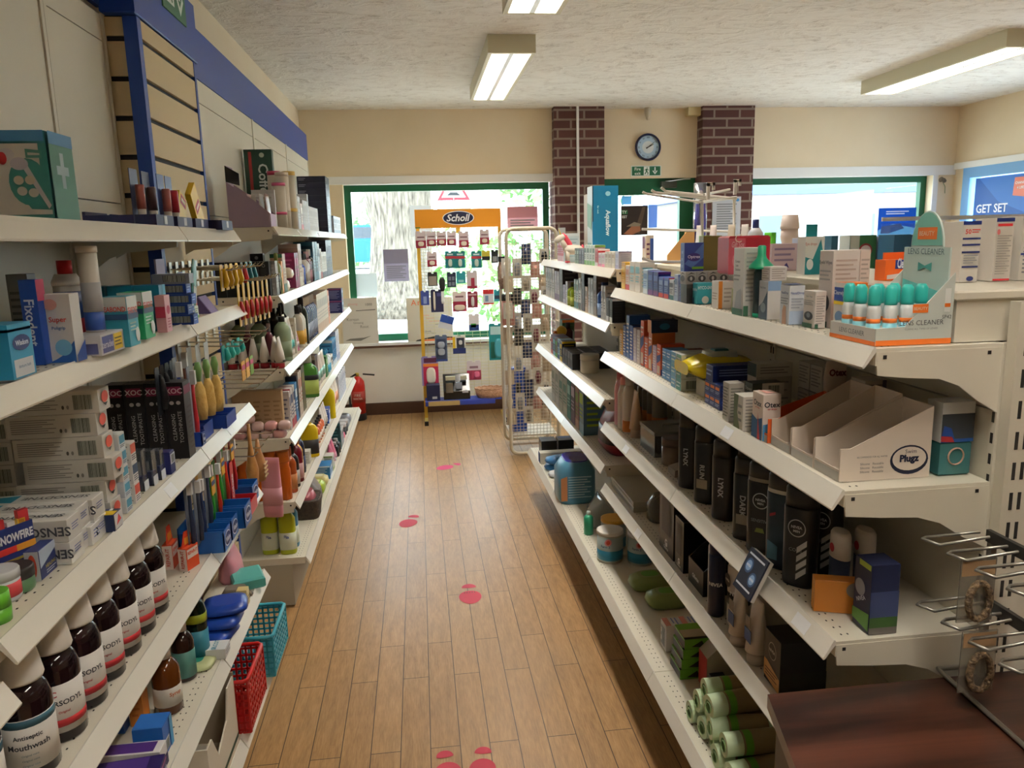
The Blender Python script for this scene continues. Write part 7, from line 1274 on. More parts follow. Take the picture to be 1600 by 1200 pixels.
put(shower(BKc,BKc,None,.205,.033,.022,'COOL',extra=ST),(.728,1.362,z+.0005),'black bottle with round emblem and silver stripes on the third right shelf','bottle',None,.7)
put(shower(BKc,BKc,None,.20,.033,.022,'COOL',extra=ST),(.80,1.40,z+.0005),'rear black bottle with silver stripes behind the front one','bottle',None,.7); put(shower(BKc,BKc,'#3a3a3c',.21,.035,.023,'MEN'),(.795,1.56,z+.0005),'rear black bottle with dark grey band behind the wide one','bottle'); put(shower(BKc,BKc,None,.205,.033,.022,None),(.80,1.48,z+.0005),'plain rear black bottle between the two emblem bottles','bottle')
for k in range(2):
    e=cyl('roll_on_deodorant',[('body','#26365c',[(0,.016,.024),(.08,.016,.026)]),('cap','#d8cfc4',[(.08,.0165,.0265),(.125,.016,.025),(.132,.013,.02)])]); MB().disc(0,.10,.008,.009,mt('#c23a42'),MF(-.0168,0,0,'-x',.0004),14).build('red_dot',e); e.children[0].location=(0,0,0)
    put(e,(.775+.05*k,1.30,z+.0005),'navy roll on with white cap and red dot, %s'%('nearer the aisle','nearer the back panel')[k],'bottle','white capped roll ons')
o=carton('soap_carton',1,.028,.09,.062,'#c47a2c',[('A',.0,0,1,1,'#d9942f'),('C','o',.8,.75,.2,.25,'#8f8578')]); put(o,(.745,1.245,z+.0005),'glossy orange brown soap carton on the third right shelf','box',None,-.35)
NC=[('C',.0,.0,1,.1,'#6b6560'),('C',.0,.1,1,.25,'#3a5a2c'),('C',.0,.25,1,.62,'#3a4468'),('A','o',.4,.6,.3,.12,'#8f9298'),('A','p',[(0,.1),(1,.05),(1,.3),(0,.25)],'#5a8a3a'),('A',.3,.92,1,1,'#9aa83a'),('A','t',.5,.45,.06,'NIVEA','#c9ccd4',.5)]
o=carton('shower_gift_carton',1,.05,.052,.128,'#1f2440',NC); put(o,(.772,1.175,z+.0005),'tall navy and green carton at the near end of the third right shelf','box'); 
o=carton('small_label_box',1,.02,.02,.01,'#c9c4ba',[]); bpy.data.objects.remove(o)
# ---------------- S shelf
z=S_
for k in range(2): put(carton('clear_tray',1,.30,.19,.018,'#b5b1a0',[('A','l',.1,.3,.9,.8,1,'#8f8b7c')],.3),(.79,2.60,z+.0005+.019*k),('lower','upper')[k]+' of two flat pale trays at the far end of the fourth right shelf','tray','flat pale trays')
e=tag(empty('clear_clamshell',(.80,2.38,z+.0005)),'clear curved plastic pack on the fourth right shelf','pack'); MB().loft([(0,0,0,.075,.055,3),(.05,0,0,.075,.05,3),(.085,0,0,.055,.03,3)],mt('#b9b9b4',.08,trans=.85),20).build('shell',e)
m=MB().prism([(-.001,.19),(.075,.17),(.06,.06)],'x',-.002,.002,mt('#b3202c',.4)); m.prism([(.01,.16),(.055,.155),(.05,.12)],'x',-.0035,-.002,mt('#c94a52')); put(m.build('price_flag'),(.86,2.20,z+.001),'red triangular card behind the black razor cartons','card')
GK=[('A','t',.5,.16,.12,'G','#d8d8da',0,.06),('A','t',.5,.08,.05,'Gillette','#d8d8da'),('C','t',.7,.08,.08,'Gillette','#b9b9bc'),('A',.2,.3,.8,.9,'#232325')]
put(carton('razor_carton',1,.13,.09,.205,'#131315',GK,.3),(.742,2.10,z+.0005),'tall black razor display carton, farthest of the two','box')
put(carton('razor_carton',1,.07,.12,.15,'#151517',GK,.3),(.757,1.985,z+.0005),'black razor carton between the tall one and the open one','box')
e=tag(empty('open_razor_tray',(.765,1.86,z+.0005)),'open black razor tray with white lettering next to the spray cans','box'); m=MB(); KB=mt('#141416',.35); m.box(-.065,-.055,0,.065,.055,.003,KB).box(-.065,-.055,.003,-.062,.055,.07,KB).box(.062,-.055,.003,.065,.055,.16,KB).prism([(-.062,.003),(.062,.003),(.062,.16),(-.03,.1),(-.062,.07)],'y',-.055,-.052,KB).prism([(-.062,.003),(.062,.003),(.062,.16),(-.03,.1),(-.062,.07)],'y',.052,.055,KB); m.text('G',.03,'#cfcfd2',MF(-.02,-.055,.03,'-y'),.06).text('Gillette',.012,'#cfcfd2',MF(-.065,0,.03,'-x'),.03); m.build('tray_body',e)
for k,(x_,y_,c_,cp,lb,l_) in enumerate(((.72,1.765,'#c9c2bc','#1c2a6a','#b9a9a0','grey white spray can with blue cap, farthest on the fourth right shelf'),(.70,1.715,'#1a2244','#15204a','#2a3566','navy spray can with white lettering on the fourth right shelf'),(.735,1.66,'#c9c0b8','#cfc6be','#1a1b1e','wide white spray can with black band and round emblem'))):
    e=can((.022,.021,.028)[k],.19,c_,cp,'spray_can',.15 if k<2 else .2,txt=('NIVEA','NIVEA','NIVEA')[k],side=1,lab=None); put(e,(x_,y_,z+.0005),l_,'can')
    if k==2: MB().loft([(.055,0,0,.0284,.0284),(.085,0,0,.0284,.0284)],mt('#1a1b1e',.35),18).build('black_band',e); MB().disc(0,.115,.017,.017,mt('#1a1b1e'),MF(-.0285,0,0,'-x',.001),20).text('NIVEA',.006,'#c9c0b8',MF(-.0285,0,.115,'-x',.0015),.03,0,.026).build('emblem',e)
for k,(x_,y_) in enumerate(((.70,1.57),(.705,1.49))): 
    e=tubep(.026,.15,'#c4b9ae','#b9aea3','cream_tube'); MB().box(-.001,-.016,.05,0,.016,.08,mt('#2c4f8c')).box(-.001,-.012,.085,0,.012,.11,mt('#8f857a')).build('label',e).location=(-.022,0,0); put(e,(x_,y_,z+.0005),('beige cream tube with blue label, farther of the pair','beige cream tube with blue label, nearer of the pair')[k],'tube','beige cream tubes')
o=carton('gift_carton',1,.07,.10,.115,'#1c1b1c',[('A','o',.5,.68,.25,.17,'#8f8a84'),('A','o',.5,.68,.22,.15,'#1c1b1c'),('A','t',.5,.68,.06,'NIVEA','#b9b5b0'),('A','p',[(0,.1),(1,.0),(1,.28),(.2,.42),(0,.42)],'#c08a4c'),('A','l',.1,.12,.9,.3,3,'#5a3f22'),('C',0,.0,1,.4,'#22251f'),('T',0,0,1,1,'#222224')]); put(o,(.745,1.395,z+.0005),'black and tan gift carton with round emblem, near end of the fourth right shelf','box')
# shelf edge talker
e=tag(empty('shelf_edge_card',(.648,1.405,.815)),'small dark card with two pale blue discs clipped to the shelf edge','card'); m=MB(); m.box(-.004,-.04,-.045,.0,.04,.045,mt('#23283a',.3)).box(0,-.04,-.045,.008,.04,.045,mt('#b9b5ac')); F=lambda e_:MF(-.004,0,0,'-x',e_)
for (u,v,r_) in ((-.016,.012,.016),(.016,-.008,.015)): m.disc(u,v,r_,r_,mt('#3f5c86',.4),F(.0006),22); m.disc(u,v,r_*.7,r_*.7,mt('#8fb0d8',.4),F(.0009),18); m.text('NIVEA',.005,'#f0f4fa',MF(-.004,-u,v,'-x',.0013),.03,0,.02)
m.poly([(-.034,.033),(.034,.033),(.034,.037),(-.034,.037)],'#d8dce4',F(.0006)); m.poly([(-.034,-.034),(.03,-.034),(.03,-.030),(-.034,-.030)],'#d8dce4',F(.0006)); m.build('card_panel',e); e.rotation_euler=(0,.45,0)
# price tickets on the shelf edges
def ticket(side,y,xe,zb,l,w=.05,pink=False):
    s=side; e=MB(); p=[(xe+s*.0035,zb+.006),(xe+s*.017,zb+.0265),(xe+s*.0160,zb+.0272),(xe+s*.0025,zb+.0067)]
    e.prism([(u-s*.002,v+.0012) for u,v in p],'y',y-w/2,y+w/2,mt('#eeeeef' if not pink else '#ead9d6',.3)); tag(e.build('price_ticket'),l,'label','price tickets on the shelf edges')
for k,(s_,y_,xe_,zb_,l_) in enumerate(((1,1.235,.66,.776,'white ticket on the third right shelf edge below the orange soap carton'),(1,1.60,.66,1.046,'white ticket on the second right shelf edge before the ear drops'),(1,2.45,.66,.776,'white ticket on the third right shelf edge near the clear case'),(1,2.3,.66,.533,'white ticket on the fourth right shelf edge near its far end'),(-1,1.62,XLS,.983,'white ticket on the third left shelf edge below the dental packs'),(-1,1.16,XLS,.425,'white ticket on the fifth left shelf edge at the photo bottom'),(-1,1.55,-.505,.188,'white ticket on the left base shelf edge'),(-1,2.15,XLS,.983,'white ticket on the third left shelf edge near its far end'),(-1,3.9,XLS,.985,'white ticket on the third far left shelf edge'),(-1,3.7,XLS,1.538,'white ticket on the far upper left shelf edge'),(-1,4.4,XLS,1.538,'white ticket farther along the far upper left shelf edge'))): ticket(s_,y_,xe_,zb_,l_)
ticket(-1,2.36,XLS,.712,'pink lettered ticket at the end of the fourth left shelf edge',.09,True); MB().text('ONLY 1',.014,'#d9706a',MF(-.532,2.36,.74,'+x',.004)).build('lettering',bpy.data.objects[[o.name for o in bpy.data.objects if o.name.startswith('price_ticket')][-1]])
# ---------------- T base shelf
z=TT; XTT=.60
def tn(kind,w,d,h,c,c2,c3,x,y,l,rz=0,cat=None,name=None,zz=0):
    o=mk(kind,w,d,h,c,c2,c3,1); 
    if name: o.name=name
    return put(o,(x,y,z+.0005+zz),l,cat or CATN[kind],None,rz)
for k in range(4): put(carton('black_carton',1,.10,.09,.045,'#17191f',[('T',.1,.1,.5,.9,'#2c4a7a' if k%2 else '#3a3c44'),('A','t',.5,.5,.3,'Ansell','#b9bcc4')],.3),(.70+.10*(k%2),4.28,z+.0005+.0455*(k//2)),'black glove carton, %s, %s layer'%(('aisle side','inner side')[k%2],('lower','upper')[k//2]),'box','black glove cartons on the base shelf')
put(carton('long_carton',1,.06,.26,.06,'#cfc8b6',[('A',0,0,1,1,'#1f4f9c')]),(.755,4.12,z+.0005),'long cream carton with blue end on the right base shelf','box')
for k in range(2): o=pouch(.10,.26,.04,'#3f86c4','blue_bag',band='#8fc0e0',flat=True); put(o,(.76,3.98-.02*k,z+.0005+.041*k),'long blue plastic bag with white end, %s of the pair'%('lower','upper')[k],'bag','long blue plastic bags',.05)
o=pouch(.10,.24,.03,'#dfe4e8','white_bag',band='#3f86c4',flat=True); put(o,(.75,3.85,z+.0005),'white bag with blue edge nearer than the blue bags','bag')
m=MB().loft([(0,0,0,.085,.10,4),(.02,0,0,.092,.105,4),(.15,0,0,.092,.10,3.5),(.20,0,0,.06,.09,3)],mt('#4f8aa8',.3),24); m.loft([(.155,0,0,.088,.098,3.4),(.205,0,0,.055,.085,3)],mt('#2a2a86',.25),24); M=MF(0,-.1055,0,'-y'); lines(m,M,-.05,.06,.03,.14,9,'#a9cfdf'); m.poly([(-.085,.02),(-.055,.02),(-.055,.14),(-.085,.13)],mt('#c98a5c'),M); put(m.build('nappy_pack'),(.70,3.50,z+.0005),'blue nappy pack with purple top on the right base shelf','pack')
o=pouch(.13,.13,.13,'#c9cfcf','clear_wrap',None); o.data.materials[0]=mt('#c9d0d0',.12,trans=.6); put(o,(.74,3.13,z+.0005),'crumpled clear wrap by the green bottle','bag')
e=cyl('green_bottle',[('body','#2f9c76',[(0,.02),(.075,.02),(.085,.01)]),('cap','#cfe0d9',[(.085,.009),(.10,.008)])]); put(e,(.665,3.03,z+.0005),'small green bottle in clear wrap by the tins','bottle')
def tin(x,y,l,lid='#e0dcd4'): 
    e=cyl('formula_tin',[('body','#b8b2a4',[(0,.048),(.004,.05),(.11,.05)]),('lid',lid,[(.11,.052),(.122,.052),(.123,.048)]),('label','#a5b5b5',[(.008,.0506),(.104,.0506)]),('blue_label','#2f86a8',[(.012,.0508),(.05,.0508)])],28); addtext(e.children[2],'Farm 2','#3a4a6a',.051,.051,.068,1,.6,.010); MB().disc(-.02,.088,.014,.014,mt('#d98a8a'),MF(0,-.0512,0,'-y'),18).disc(-.02,.088,.008,.009,mt('#c0402f'),MF(0,-.0512,0,'-y',.001),14).build('red_mark',e); put(e,(x,y,z+.0005),l,'tin')
tin(.69,2.76,'formula tin with blue label and cream lid, nearest the aisle'); tin(.80,2.715,'formula tin with blue label in the shade, inner side'); tin(.735,2.88,'formula tin with golden rim behind the nearest tin','#dba23a')
for k in range(2):
    o=pouch(.10,.15,.05,'#8a9a5c','nappy_sack_pack',band='#5fa032',flat=True); put(o,(.77+.02*k,2.50-.14*k,z+.0005),'green and white wipes pack in clear film, %s'%('farther','nearer')[k],'pack','green and white wipes packs')
TC=[('T',.0,.0,1,.35,'#d98a7a'),('T','l',.1,.45,.9,.9,2,'#7f8fc0'),('A','b',.3,.2,.8,.85,'#5a5a5c'),('A','l',.1,.05,.9,.95,3,'#a5a5a5')]
for k in range(5): put(carton('white_carton',1,.050,.05,.085,'#ddd8d2' if k<2 else '#a9a397',TC),(.712+.053*k,2.085,z+.0005),'white carton with red corner on the base shelf, %s across'%('nearest the aisle','second','third','fourth','innermost')[k],'box','white cartons with red corner')  # inner cartons get a duller white, the shelf's shade put into their colour
for k in range(4): put(carton('black_green_carton',1,.085,.10,.030,'#1a1b1c',[('A',0,.85,1,1,'#6fae2c'),('C',.0,0,1,1,'#5f9a2a'),('C','p',[(.2,.2),(.6,.1),(.5,.8)],'#1a1b1c'),('T',0,0,.4,1,'#7cb83a'),('T',.4,0,.9,1,'#b9a58a')]),(.73+.004*k,1.955,z+.0005+.0306*k),'flat black and green carton, %s of the stack'%('bottom','second','third','top')[k],'box','stack of flat black and green cartons')
m=MB(); cr=mt('#b3aa98',.6); m.prism([(-.055,0),(.055,0),(.055,.13),(.0,.15),(-.055,.10)],'y',-.03,.03,cr); m.box(-.0555,-.03,0,-.055,.03,.10,mt('#b0332f')); m.text('Andrex',.018,'#5a544c',MF(-.0,-.03,.03,'-y'),.03,0,.1); put(m.build('display_carton'),(.785,1.87,z+.0005),'grey cream display carton with slanted top beside the black and green stack','box')
o=pouch(.11,.15,.10,'#191d2a','navy_bag'); put(o,(.84,1.76,z+.0005),'dark navy plastic pack behind the green rolls','bag'); o=carton('small_emblem_carton',1,.03,.04,.075,'#23283a',[('A','o',.5,.6,.3,.2,'#8f9298'),('C',0,0,1,.3,'#b9a58f')]); put(o,(.745,1.80,z+.0005),'small dark carton with ring emblem before the navy pack','box')
rg=MB(); GM=mt('#cfe4bd',.45); 
R_I=Matrix.Rotation(PI/2,4,'Y')
rg.loft([(-.075,0,0,.028,.026),(.075,0,0,.028,.026)],GM,20,True,R_I,False).loft([(-.075,0,0,.016,.015),(.075,0,0,.016,.015)],mt('#8fb57a',.6),16,True,R_I,False).loft([(-.0751,0,0,.028,.026),(-.0749,0,0,.016,.015)],GM,20,True,R_I,False).loft([(-.035,0,0,.0284,.0264),(.06,0,0,.0284,.0264)],mt('#8f7f5c',.5),20,True,R_I,False).loft([(-.030,0,0,.0287,.0267),(-.012,0,0,.0287,.0267)],mt('#5fa032',.5),20,True,R_I,False)
rg.tube([(-.076,.020*math.cos(t_)*(.4+.09*t_),.020*math.sin(t_)*(.4+.09*t_)) for t_ in [k*.5 for k in range(13)]],.0012,mt('#a5c78f'),4)
ro=rg.build('bin_bag_roll'); g_=0
for r_,(zz,ys_) in enumerate(((.027,(1.725,1.667,1.609,1.551,1.493,1.435)),(.076,(1.697,1.638,1.580,1.522)),(.124,(1.668,1.609)))):
    for k,y_ in enumerate(ys_):
        o=ro if g_==0 else copytree(ro); g_+=1; put(o,(.715+.008*((k+r_)%3),y_,z+zz+.001),'pale green bin bag roll, %s layer, %s from the far end'%(('bottom','middle','top')[r_],['first','second','third','fourth','fifth','sixth'][k]),'roll','pale green bin bag rolls on the base shelf',(.0,.12,-.1)[k%3])
# ---------------- U shelves (far right)
U1,U2,U3,U4=[q[1]+.0325 for q in US[:4]]
V1='on the far upper right shelf'
z=U1
RD_=[('c',2,.05,.06,.11,'#c8323c','#dfe6e2','#e8c9c9','red carton'),]
shelfrow(1,U1,.722,2.80,[('c',1,.05,.05,.065,'#cfd2e2','#a9a4c4','#b9bdd2','white and lilac carton'),('c',3,.045,.05,.062,'#e2dac8','#d8cdb8','#b9a58c','cream carton with lines'),('c',2,.05,.05,.055,'#e5ddd3','#d97a9a','#d9b3b8','white carton with pink corner'),('c',1,.05,.05,.07,'#c7282c','#e6dcd6','#a81f2c','small red and white carton'),('c',4,.045,.045,.085,'#dfe2d5','#6fae4a','#4a6a4c','white and green carton'),('c',2,.05,.04,.07,'#2a2a2c','#5c5c60','#8f8f92','black slim carton'),('c',2,.04,.04,.07,'#4a5f4f','#6f8f72','#a9b9a4','sage green carton'),('_',0,.17,0,0,0,0,0,''),('c',2,.05,.06,.14,'#cfe0e4','#dfeaec','#a9c4cc','pale aqua carton'),('c',3,.05,.05,.13,'#c22c3a','#e0b0b4','#e8cdd0','crimson carton')],V1,.008)
# unicorn
e=tag(empty('toy_unicorn',(.748,3.71,U1+.0005)),'small white toy unicorn with coral mane and yellow horn','toy'); Wu=mt('#e9dfcf',.6)
m=MB(); m.loft([(-.045,0,0,.010,.016),(-.03,0,0,.022,.026),(0,0,0,.024,.026),(.03,0,0,.021,.025),(.045,0,0,.010,.016)],Wu,14,True,Matrix.Translation((0,0,.062))@Matrix.Rotation(PI/2,4,'Y')); m.loft([(0,0,0,.015,.014),(.03,0,0,.013,.013),(.05,0,0,.012,.012)],Wu,12,True,Matrix.Translation((-.035,0,.066))@Matrix.Rotation(-.5,4,'Y')); m.loft([(-.02,0,0,.012,.011),(0,0,0,.017,.016),(.022,0,0,.014,.013),(.034,0,0,.008,.008)],Wu,12,True,Matrix.Translation((-.062,0,.118))@Matrix.Rotation(-2.1,4,'Y'))
for x_ in (-.03,.03):
    for y_ in (-.013,.013): m.loft([(0,x_,y_,.009,.009),(.03,x_,y_,.008,.008),(.055,x_,y_,.011,.010)],Wu,10)
m.build('toy_body',e); MB().loft([(0,0,0,.010,.006),(.03,0,0,.014,.007),(.07,0,0,.012,.006),(.09,0,0,.003,.003)],mt('#dd4a5c',.6),12,True,Matrix.Translation((-.005,0,.065))@Matrix.Rotation(-.55,4,'Y')).build('mane',e); MB().loft([(0,0,0,.004,.004),(.03,0,0,.0005,.0005)],mt('#e8c22a',.4),8,True,Matrix.Translation((-.062,0,.135))@Matrix.Rotation(-.3,4,'Y')).build('horn',e)
MB().loft([(0,0,0,.004,.004),(.025,0,0,.010,.009),(.05,0,0,.003,.003)],mt('#dd4a5c',.6),10,True,Matrix.Translation((.045,0,.035))).build('tail',e)
for x_ in (-.03,.03): MB().loft([(0,x_,0,.0105,.024,4),(.008,x_,0,.010,.023,4)],mt('#dd4a5c',.6),12).build('hoof',e)
# aquaflow box
q0=ony(893,400,3.30); q1=ony(951,289,3.30); w_=q1.x-q0.x; h_=q1.z-U1-.001
o=carton('denture_machine_carton',1,.10,w_*.70,h_,'#d3dfe0',[('C',0,0,1,1,'#0f6f96'),('C',.0,.55,.04,1,'#102a3c'),('C','t',.58,.53,.24,'Aquaflow','#e3edf0',-PI/2,.03),('C','o',.6,.9,.1,.03,'#9fd0dc'),('C','t',.22,.7,.06,'Ear wash','#c9dfe6',-PI/2),('C','t',.75,.12,.07,'Original','#e3edf0',-PI/2),('C','t',.55,.12,.07,'Complete','#e3edf0',-PI/2),('A','l',.1,.1,.9,.3,3,'#8fb9b4'),('A','p',[(.1,.5),(.9,.45),(.9,.75),(.1,.8)],'#8fc0ac')]); put(o,(q1.x-w_*.35,3.35,U1+.0005),'tall white and teal carton with large vertical white lettering','box')
m=MB(); q0=ony(938,420,3.6); q1=ony(969,300,3.6); w_=(q1.x-q0.x)*1.5; h_=q1.z-U1-.001; m.box(-w_/2,-.05,0,w_/2,.05,h_,mt('#cfc3b2',.5)); F=MF(0,-.05,0,'-y'); m.text('bio',.045,'#2c2a28',MF(.03,-.05,h_*.88,'-y',.001)); m.poly([(-.02,h_*.73),(w_/2,h_*.73),(w_/2,h_*.77),(-.02,h_*.77)],mt('#2f6f52'),F); m.text('capsules',.014,'#5a4a40',MF(.03,-.05,h_*.69,'-y',.001),0,0,.07); m.text('&',.016,'#5a4a40',MF(.02,-.05,h_*.55,'-y',.001)); m.poly([(-w_/2,0),(w_/2,0),(w_/2,h_*.42),(w_*.1,h_*.18),(-w_/2,h_*.05)],mt('#3a1f18'),F); m.disc(w_*.2,h_*.40,.03,.022,mt('#4a3434'),MF(0,-.05,0,'-y',.0014),20)
put(m.build('supplement_carton'),((q1.x+q0.x)/2-.01,3.75,U1+.0005),'tall cream carton with brown curve behind the teal lettered carton','box')
V2='on the second far right shelf'
shelfrow(1,U2,.70,2.81,[('c',2,.04,.05,.09,'#18181a','#dfdedc','#2a2a2c','black and white carton'),('c',2,.03,.05,.13,'#dcd8d6','#b9b4b2','#8a8a8c','white slim carton'),('b',1,.06,.05,.14,'#1f3f7a','#26457f','#8fa8cf','deep blue bottle'),('c',1,.05,.05,.17,'#6a625a','#857a70','#9a9088','grey brown carton'),('c',2,.04,.06,.15,'#c9ced2','#dfe2e4','#a9aeb2','silver white carton'),('c',1,.05,.05,.11,'#c4a07c','#d8b894','#8a6a4c','tan carton'),('c',1,.06,.06,.18,'#242426','#3a3a3c','#55555a','black carton'),('c',1,.05,.05,.14,'#d8d8d6','#2a2a2c','#8f8f90','white framed carton'),('c',2,.04,.05,.13,'#c9cfc9','#1f7f7f','#5f8f8a','white carton with teal foot'),('b',2,.06,.04,.11,'#7a8a1f','#4a4f1c','#a5b04a','olive green bottle'),('c',1,.05,.05,.11,'#d5d0d5','#c9c4cc','#a9a4ae','pale carton'),('c',1,.06,.06,.09,'#9a90b0','#cfc9d8','#b5adc4','lavender carton'),('c',1,.08,.08,.18,'#4a4440','#5c5550','#7a726a','dark brown grey carton'),('c',2,.06,.05,.15,'#b9a9b0','#8a6a90','#cfc3c9','mauve grey carton'),('c',4,.06,.08,.16,'#b5ada6','#c9c1b9','#8f8780','taupe carton')],V2,.012)
z=U3
shelfrow(1,U3,.70,3.35,[('j',1,.085,.085,.085,'#d8cdb8','#cfc4b0',None,'cream tub'),],'on the third far right shelf')
for k in range(12): put(carton('black_blade_carton',1,.055,.06,.075,'#15171c',[('A',.1,.1,.9,.6,'#2c3038'),('A',0,0,1,.12,'#2a4a6a'),('T',.1,.1,.9,.9,'#23272f')],.3),(.72+.064*(k%3),3.50+.062*(k//3),U3+.0005),'black shaving carton in the block of black cartons, row %s, %s'%(('one','two','three','four')[k//3],('aisle side','middle','inner side')[k%3]),'box','block of black shaving cartons')
for k,(c_,c2,l_) in enumerate((('#1c2430','#e2c22a','black and yellow carton'),('#8fb9cf','#2a4f8c','light blue and black carton'),('#5a2a3c','#4aa04a','plum and green carton'),('#2a3f6a','#7fc4d8','navy and aqua carton'),('#6a5f7a','#c95a6a','violet grey carton'))): put(mk('c',.06,.07,.10,c_,c2,c2,1),(.725,3.76+.066*k,U3+.0005),l_+' beyond the block of black shaving cartons','box')
e=tag(empty('yellow_toy_duck',(.77,4.13,U3+.0005)),'yellow duck shaped bottle at the far end of the third far right shelf','toy'); MB().loft([(0,0,0,.035,.045),(.03,0,0,.045,.055),(.06,0,0,.03,.035),(.08,0,0,.018,.018)],mt('#d9a92c',.4),18).build('duck_body',e); MB().ball((-.008,0,.105),.03,mt('#dcae30',.4)).build('duck_head',e); MB().loft([(0,0,0,.010,.012,3),(.018,0,0,.004,.008,3)],mt('#d8782a',.4),10,True,Matrix.Translation((-.034,0,.10))@Matrix.Rotation(-PI/2,4,'Y')).build('beak',e)
shelfrow(1,U3,.78,4.20,[('b',1,.06,.05,.14,'#3c1418','#2a1012',None,'dark red round bottle'),('c',1,.08,.07,.15,'#2f5f34','#d97a2c','#4a7a4a','green and orange carton'),('c',2,.07,.07,.13,'#b9a98f','#8f8270','#cfc3ae','kraft carton')],'at the far end of the third far right shelf')
put(pouch(.10,.12,.08,'#7a4654','pink_pack',None,True),(.86,2.93,U4+.17),'x','pack') if 0 else None
for k in range(2): put(pouch(.12,.10,.06,'#8a5562','sanitary_pack','#5c3444',True),(.885,2.93+.14*k,U3+.0005),'dusky pink soft pack in the shade by the back panel, %s'%('nearer','farther')[k],'pack','dusky pink soft packs')
shelfrow(1,U4,.682,2.90,[('p',1,.22,.14,.215,'#8c2434','#2a2224',None,'large red and black plastic pack',.03),('_',0,.12,0,0,0,0,0,''),('c',1,.09,.10,.22,'#5f86a0','#7fa8bf','#a9c83a','tall blue grey pack with green swirl'),('c',1,.08,.06,.20,'#8a5f52','#b58a78','#6f8a3a','brown pink pack'),('c',1,.09,.07,.21,'#33203a','#4a2f55','#b5a9c0','dark purple carton'),('c',1,.08,.07,.20,'#177a74','#2a928a','#9fd0c8','teal carton'),('c',2,.10,.08,.18,'#a9b3a4','#c0c9ba','#5f8f7f','pale green grey carton'),('c',2,.10,.08,.2,'#c7cbc6','#dfe2de','#9aa8a0','white grey carton')],'on the fourth far right shelf',.012)
# ================================================================ COUNTER AND END DISPLAY
a=NT('mahogany laminate'); g=a.noise(1.6,4,.6,a.pos((.7,11,1)),.5); M_MAH=a.col(a.mix(.25,a.ramp(g,[(.36,'#1f100d'),(.5,'#43251b'),(.64,'#5c3526')]),'#301a14'),.30)
e=tag(empty('counter',(0,0,0)),'dark mahogany topped counter at the bottom right corner','counter'); tp=[(.548,1.112),(.34,.20),(1.9,.20),(1.9,1.112)]
MB().prism(tp,'z',.715,.74,M_MAH).build('counter_top',e); m=MB(); m.prism([(.560,1.10),(.352,.22),(1.89,.22),(1.89,1.10)],'z',0,.7145,mt('#2c1d16',.5)); m.build('cabinet_body',e); 
e=tag(empty('hook_rail_display',(.925,1.108,0)),'grey wire hook rails at the gondola end above the counter','hook display'); HG=mt('#9a978f',.3,.7)
for r_,(zr,n) in enumerate(((.997,9),(.881,9))):
    MB().box(-.008,-.62,zr-.010,.0,-.0,zr+.010,mt('#34322e',.4)).build('rail',e)
    for k in range(n):
        y_=-.008-.062*k; m=MB(); m.tube([(-.008,y_,zr),(-.105,y_-.012,zr-.002),(-.125,y_+.004,zr+.004),(-.105,y_+.022,zr-.002),(-.008,y_+.022,zr)],.0026,HG); m.build('hook',e)
MB().box(-.006,-.012,.745,.004,-.002,1.0,HG).box(-.008,-.62,.745,.002,-.605,1.0,HG).build('rail_support',e)
q0=onz(1465,1045,.7448); q1=onz(1600,1165,.7448); q2=onz(1540,1040,.7448)
m=MB(); O=Vector((.925,1.108,0)); d_=(q1-q0).normalized(); m.tube([q2-O+Vector((0,0,.05)),q2-O,q0-O,q0-O+d_*.012,q1-O,q1-O+d_*.25],.0042,HG); m.build('wire_loop',e)
for k,(x_,y_,h_) in enumerate(((.845,1.03,.997),(.86,.90,.997),(.85,1.02,.881),(.87,.84,.881))):
    o=tag(empty('brown_bracelet_pack',(x_,y_,h_-.108)),'clear pack with brown beaded ring hanging by the counter, %s'%('upper, farther','upper, nearer','lower, farther','lower, nearer')[k],'pack','clear packs with brown beaded rings')
    MB().box(-.03,-.001,0,.03,.001,.105,mt('#d5d0c4',.1,trans=.8)).box(-.028,-.0016,.078,.028,-.001,.102,mt('#a98a66',.5)).build('clear_card',o); MB().tube([(.018*math.cos(t_),-.008,.038+.030*math.sin(t_)) for t_ in [2*PI*q/28 for q in range(28)]],.0055,noisy('#3a2a1c','#a58a66',160,.6,.8),8,True).build('beaded_ring',o)
# ---- door and pillar notices, door items
def pd(m,w,h,th):
    M=MF(0,-th/2,0,'-y'); m.poly([(-w/2,0),(w/2,0),(w/2,h),(-w/2,h)],mt('#30221c'),M); m.poly([(w*.0,h*.1),(w*.3,h*.95),(w*.42,h*.95),(w*.2,h*.05)],mt('#5a4a3a'),MF(0,-th/2,0,'-y',.001)); m.poly([(-w*.4,h*.05),(-w*.1,h*.3),(w*.2,h*.35),(w*.25,h*.15),(-w*.1,0.0)],mt('#a5694a'),MF(0,-th/2,0,'-y',.0014)); m.poly([(-w*.3,h*.3),(0,h*.45),(w*.25,h*.38),(w*.2,h*.3)],mt('#8f8470'),MF(0,-th/2,0,'-y',.0018)); m.poly([(-w/2,h*.72),(-w*.25,h*.72),(-w*.25,h*.86),(-w/2,h*.86)],mt('#2f7a4a'),MF(0,-th/2,0,'-y',.0014)); m.text('TY',h*.1,'#e8ece8',MF(-w*.37,-th/2,h*.79,'-y',.002),.03); m.text('EST',h*.09,'#e8ece8',MF(-w*.36,-th/2,h*.63,'-y',.002),.03)
sheet(970,367,1012,321,YF+.075,'#30221c','door_poster','dark brown poster with flat cap picture on the glass door',extra=pd) if 0 else sheet(970,321,1012,368,YF+.075,'#30221c','door_poster','dark brown poster with flat cap picture on the glass door',extra=pd)
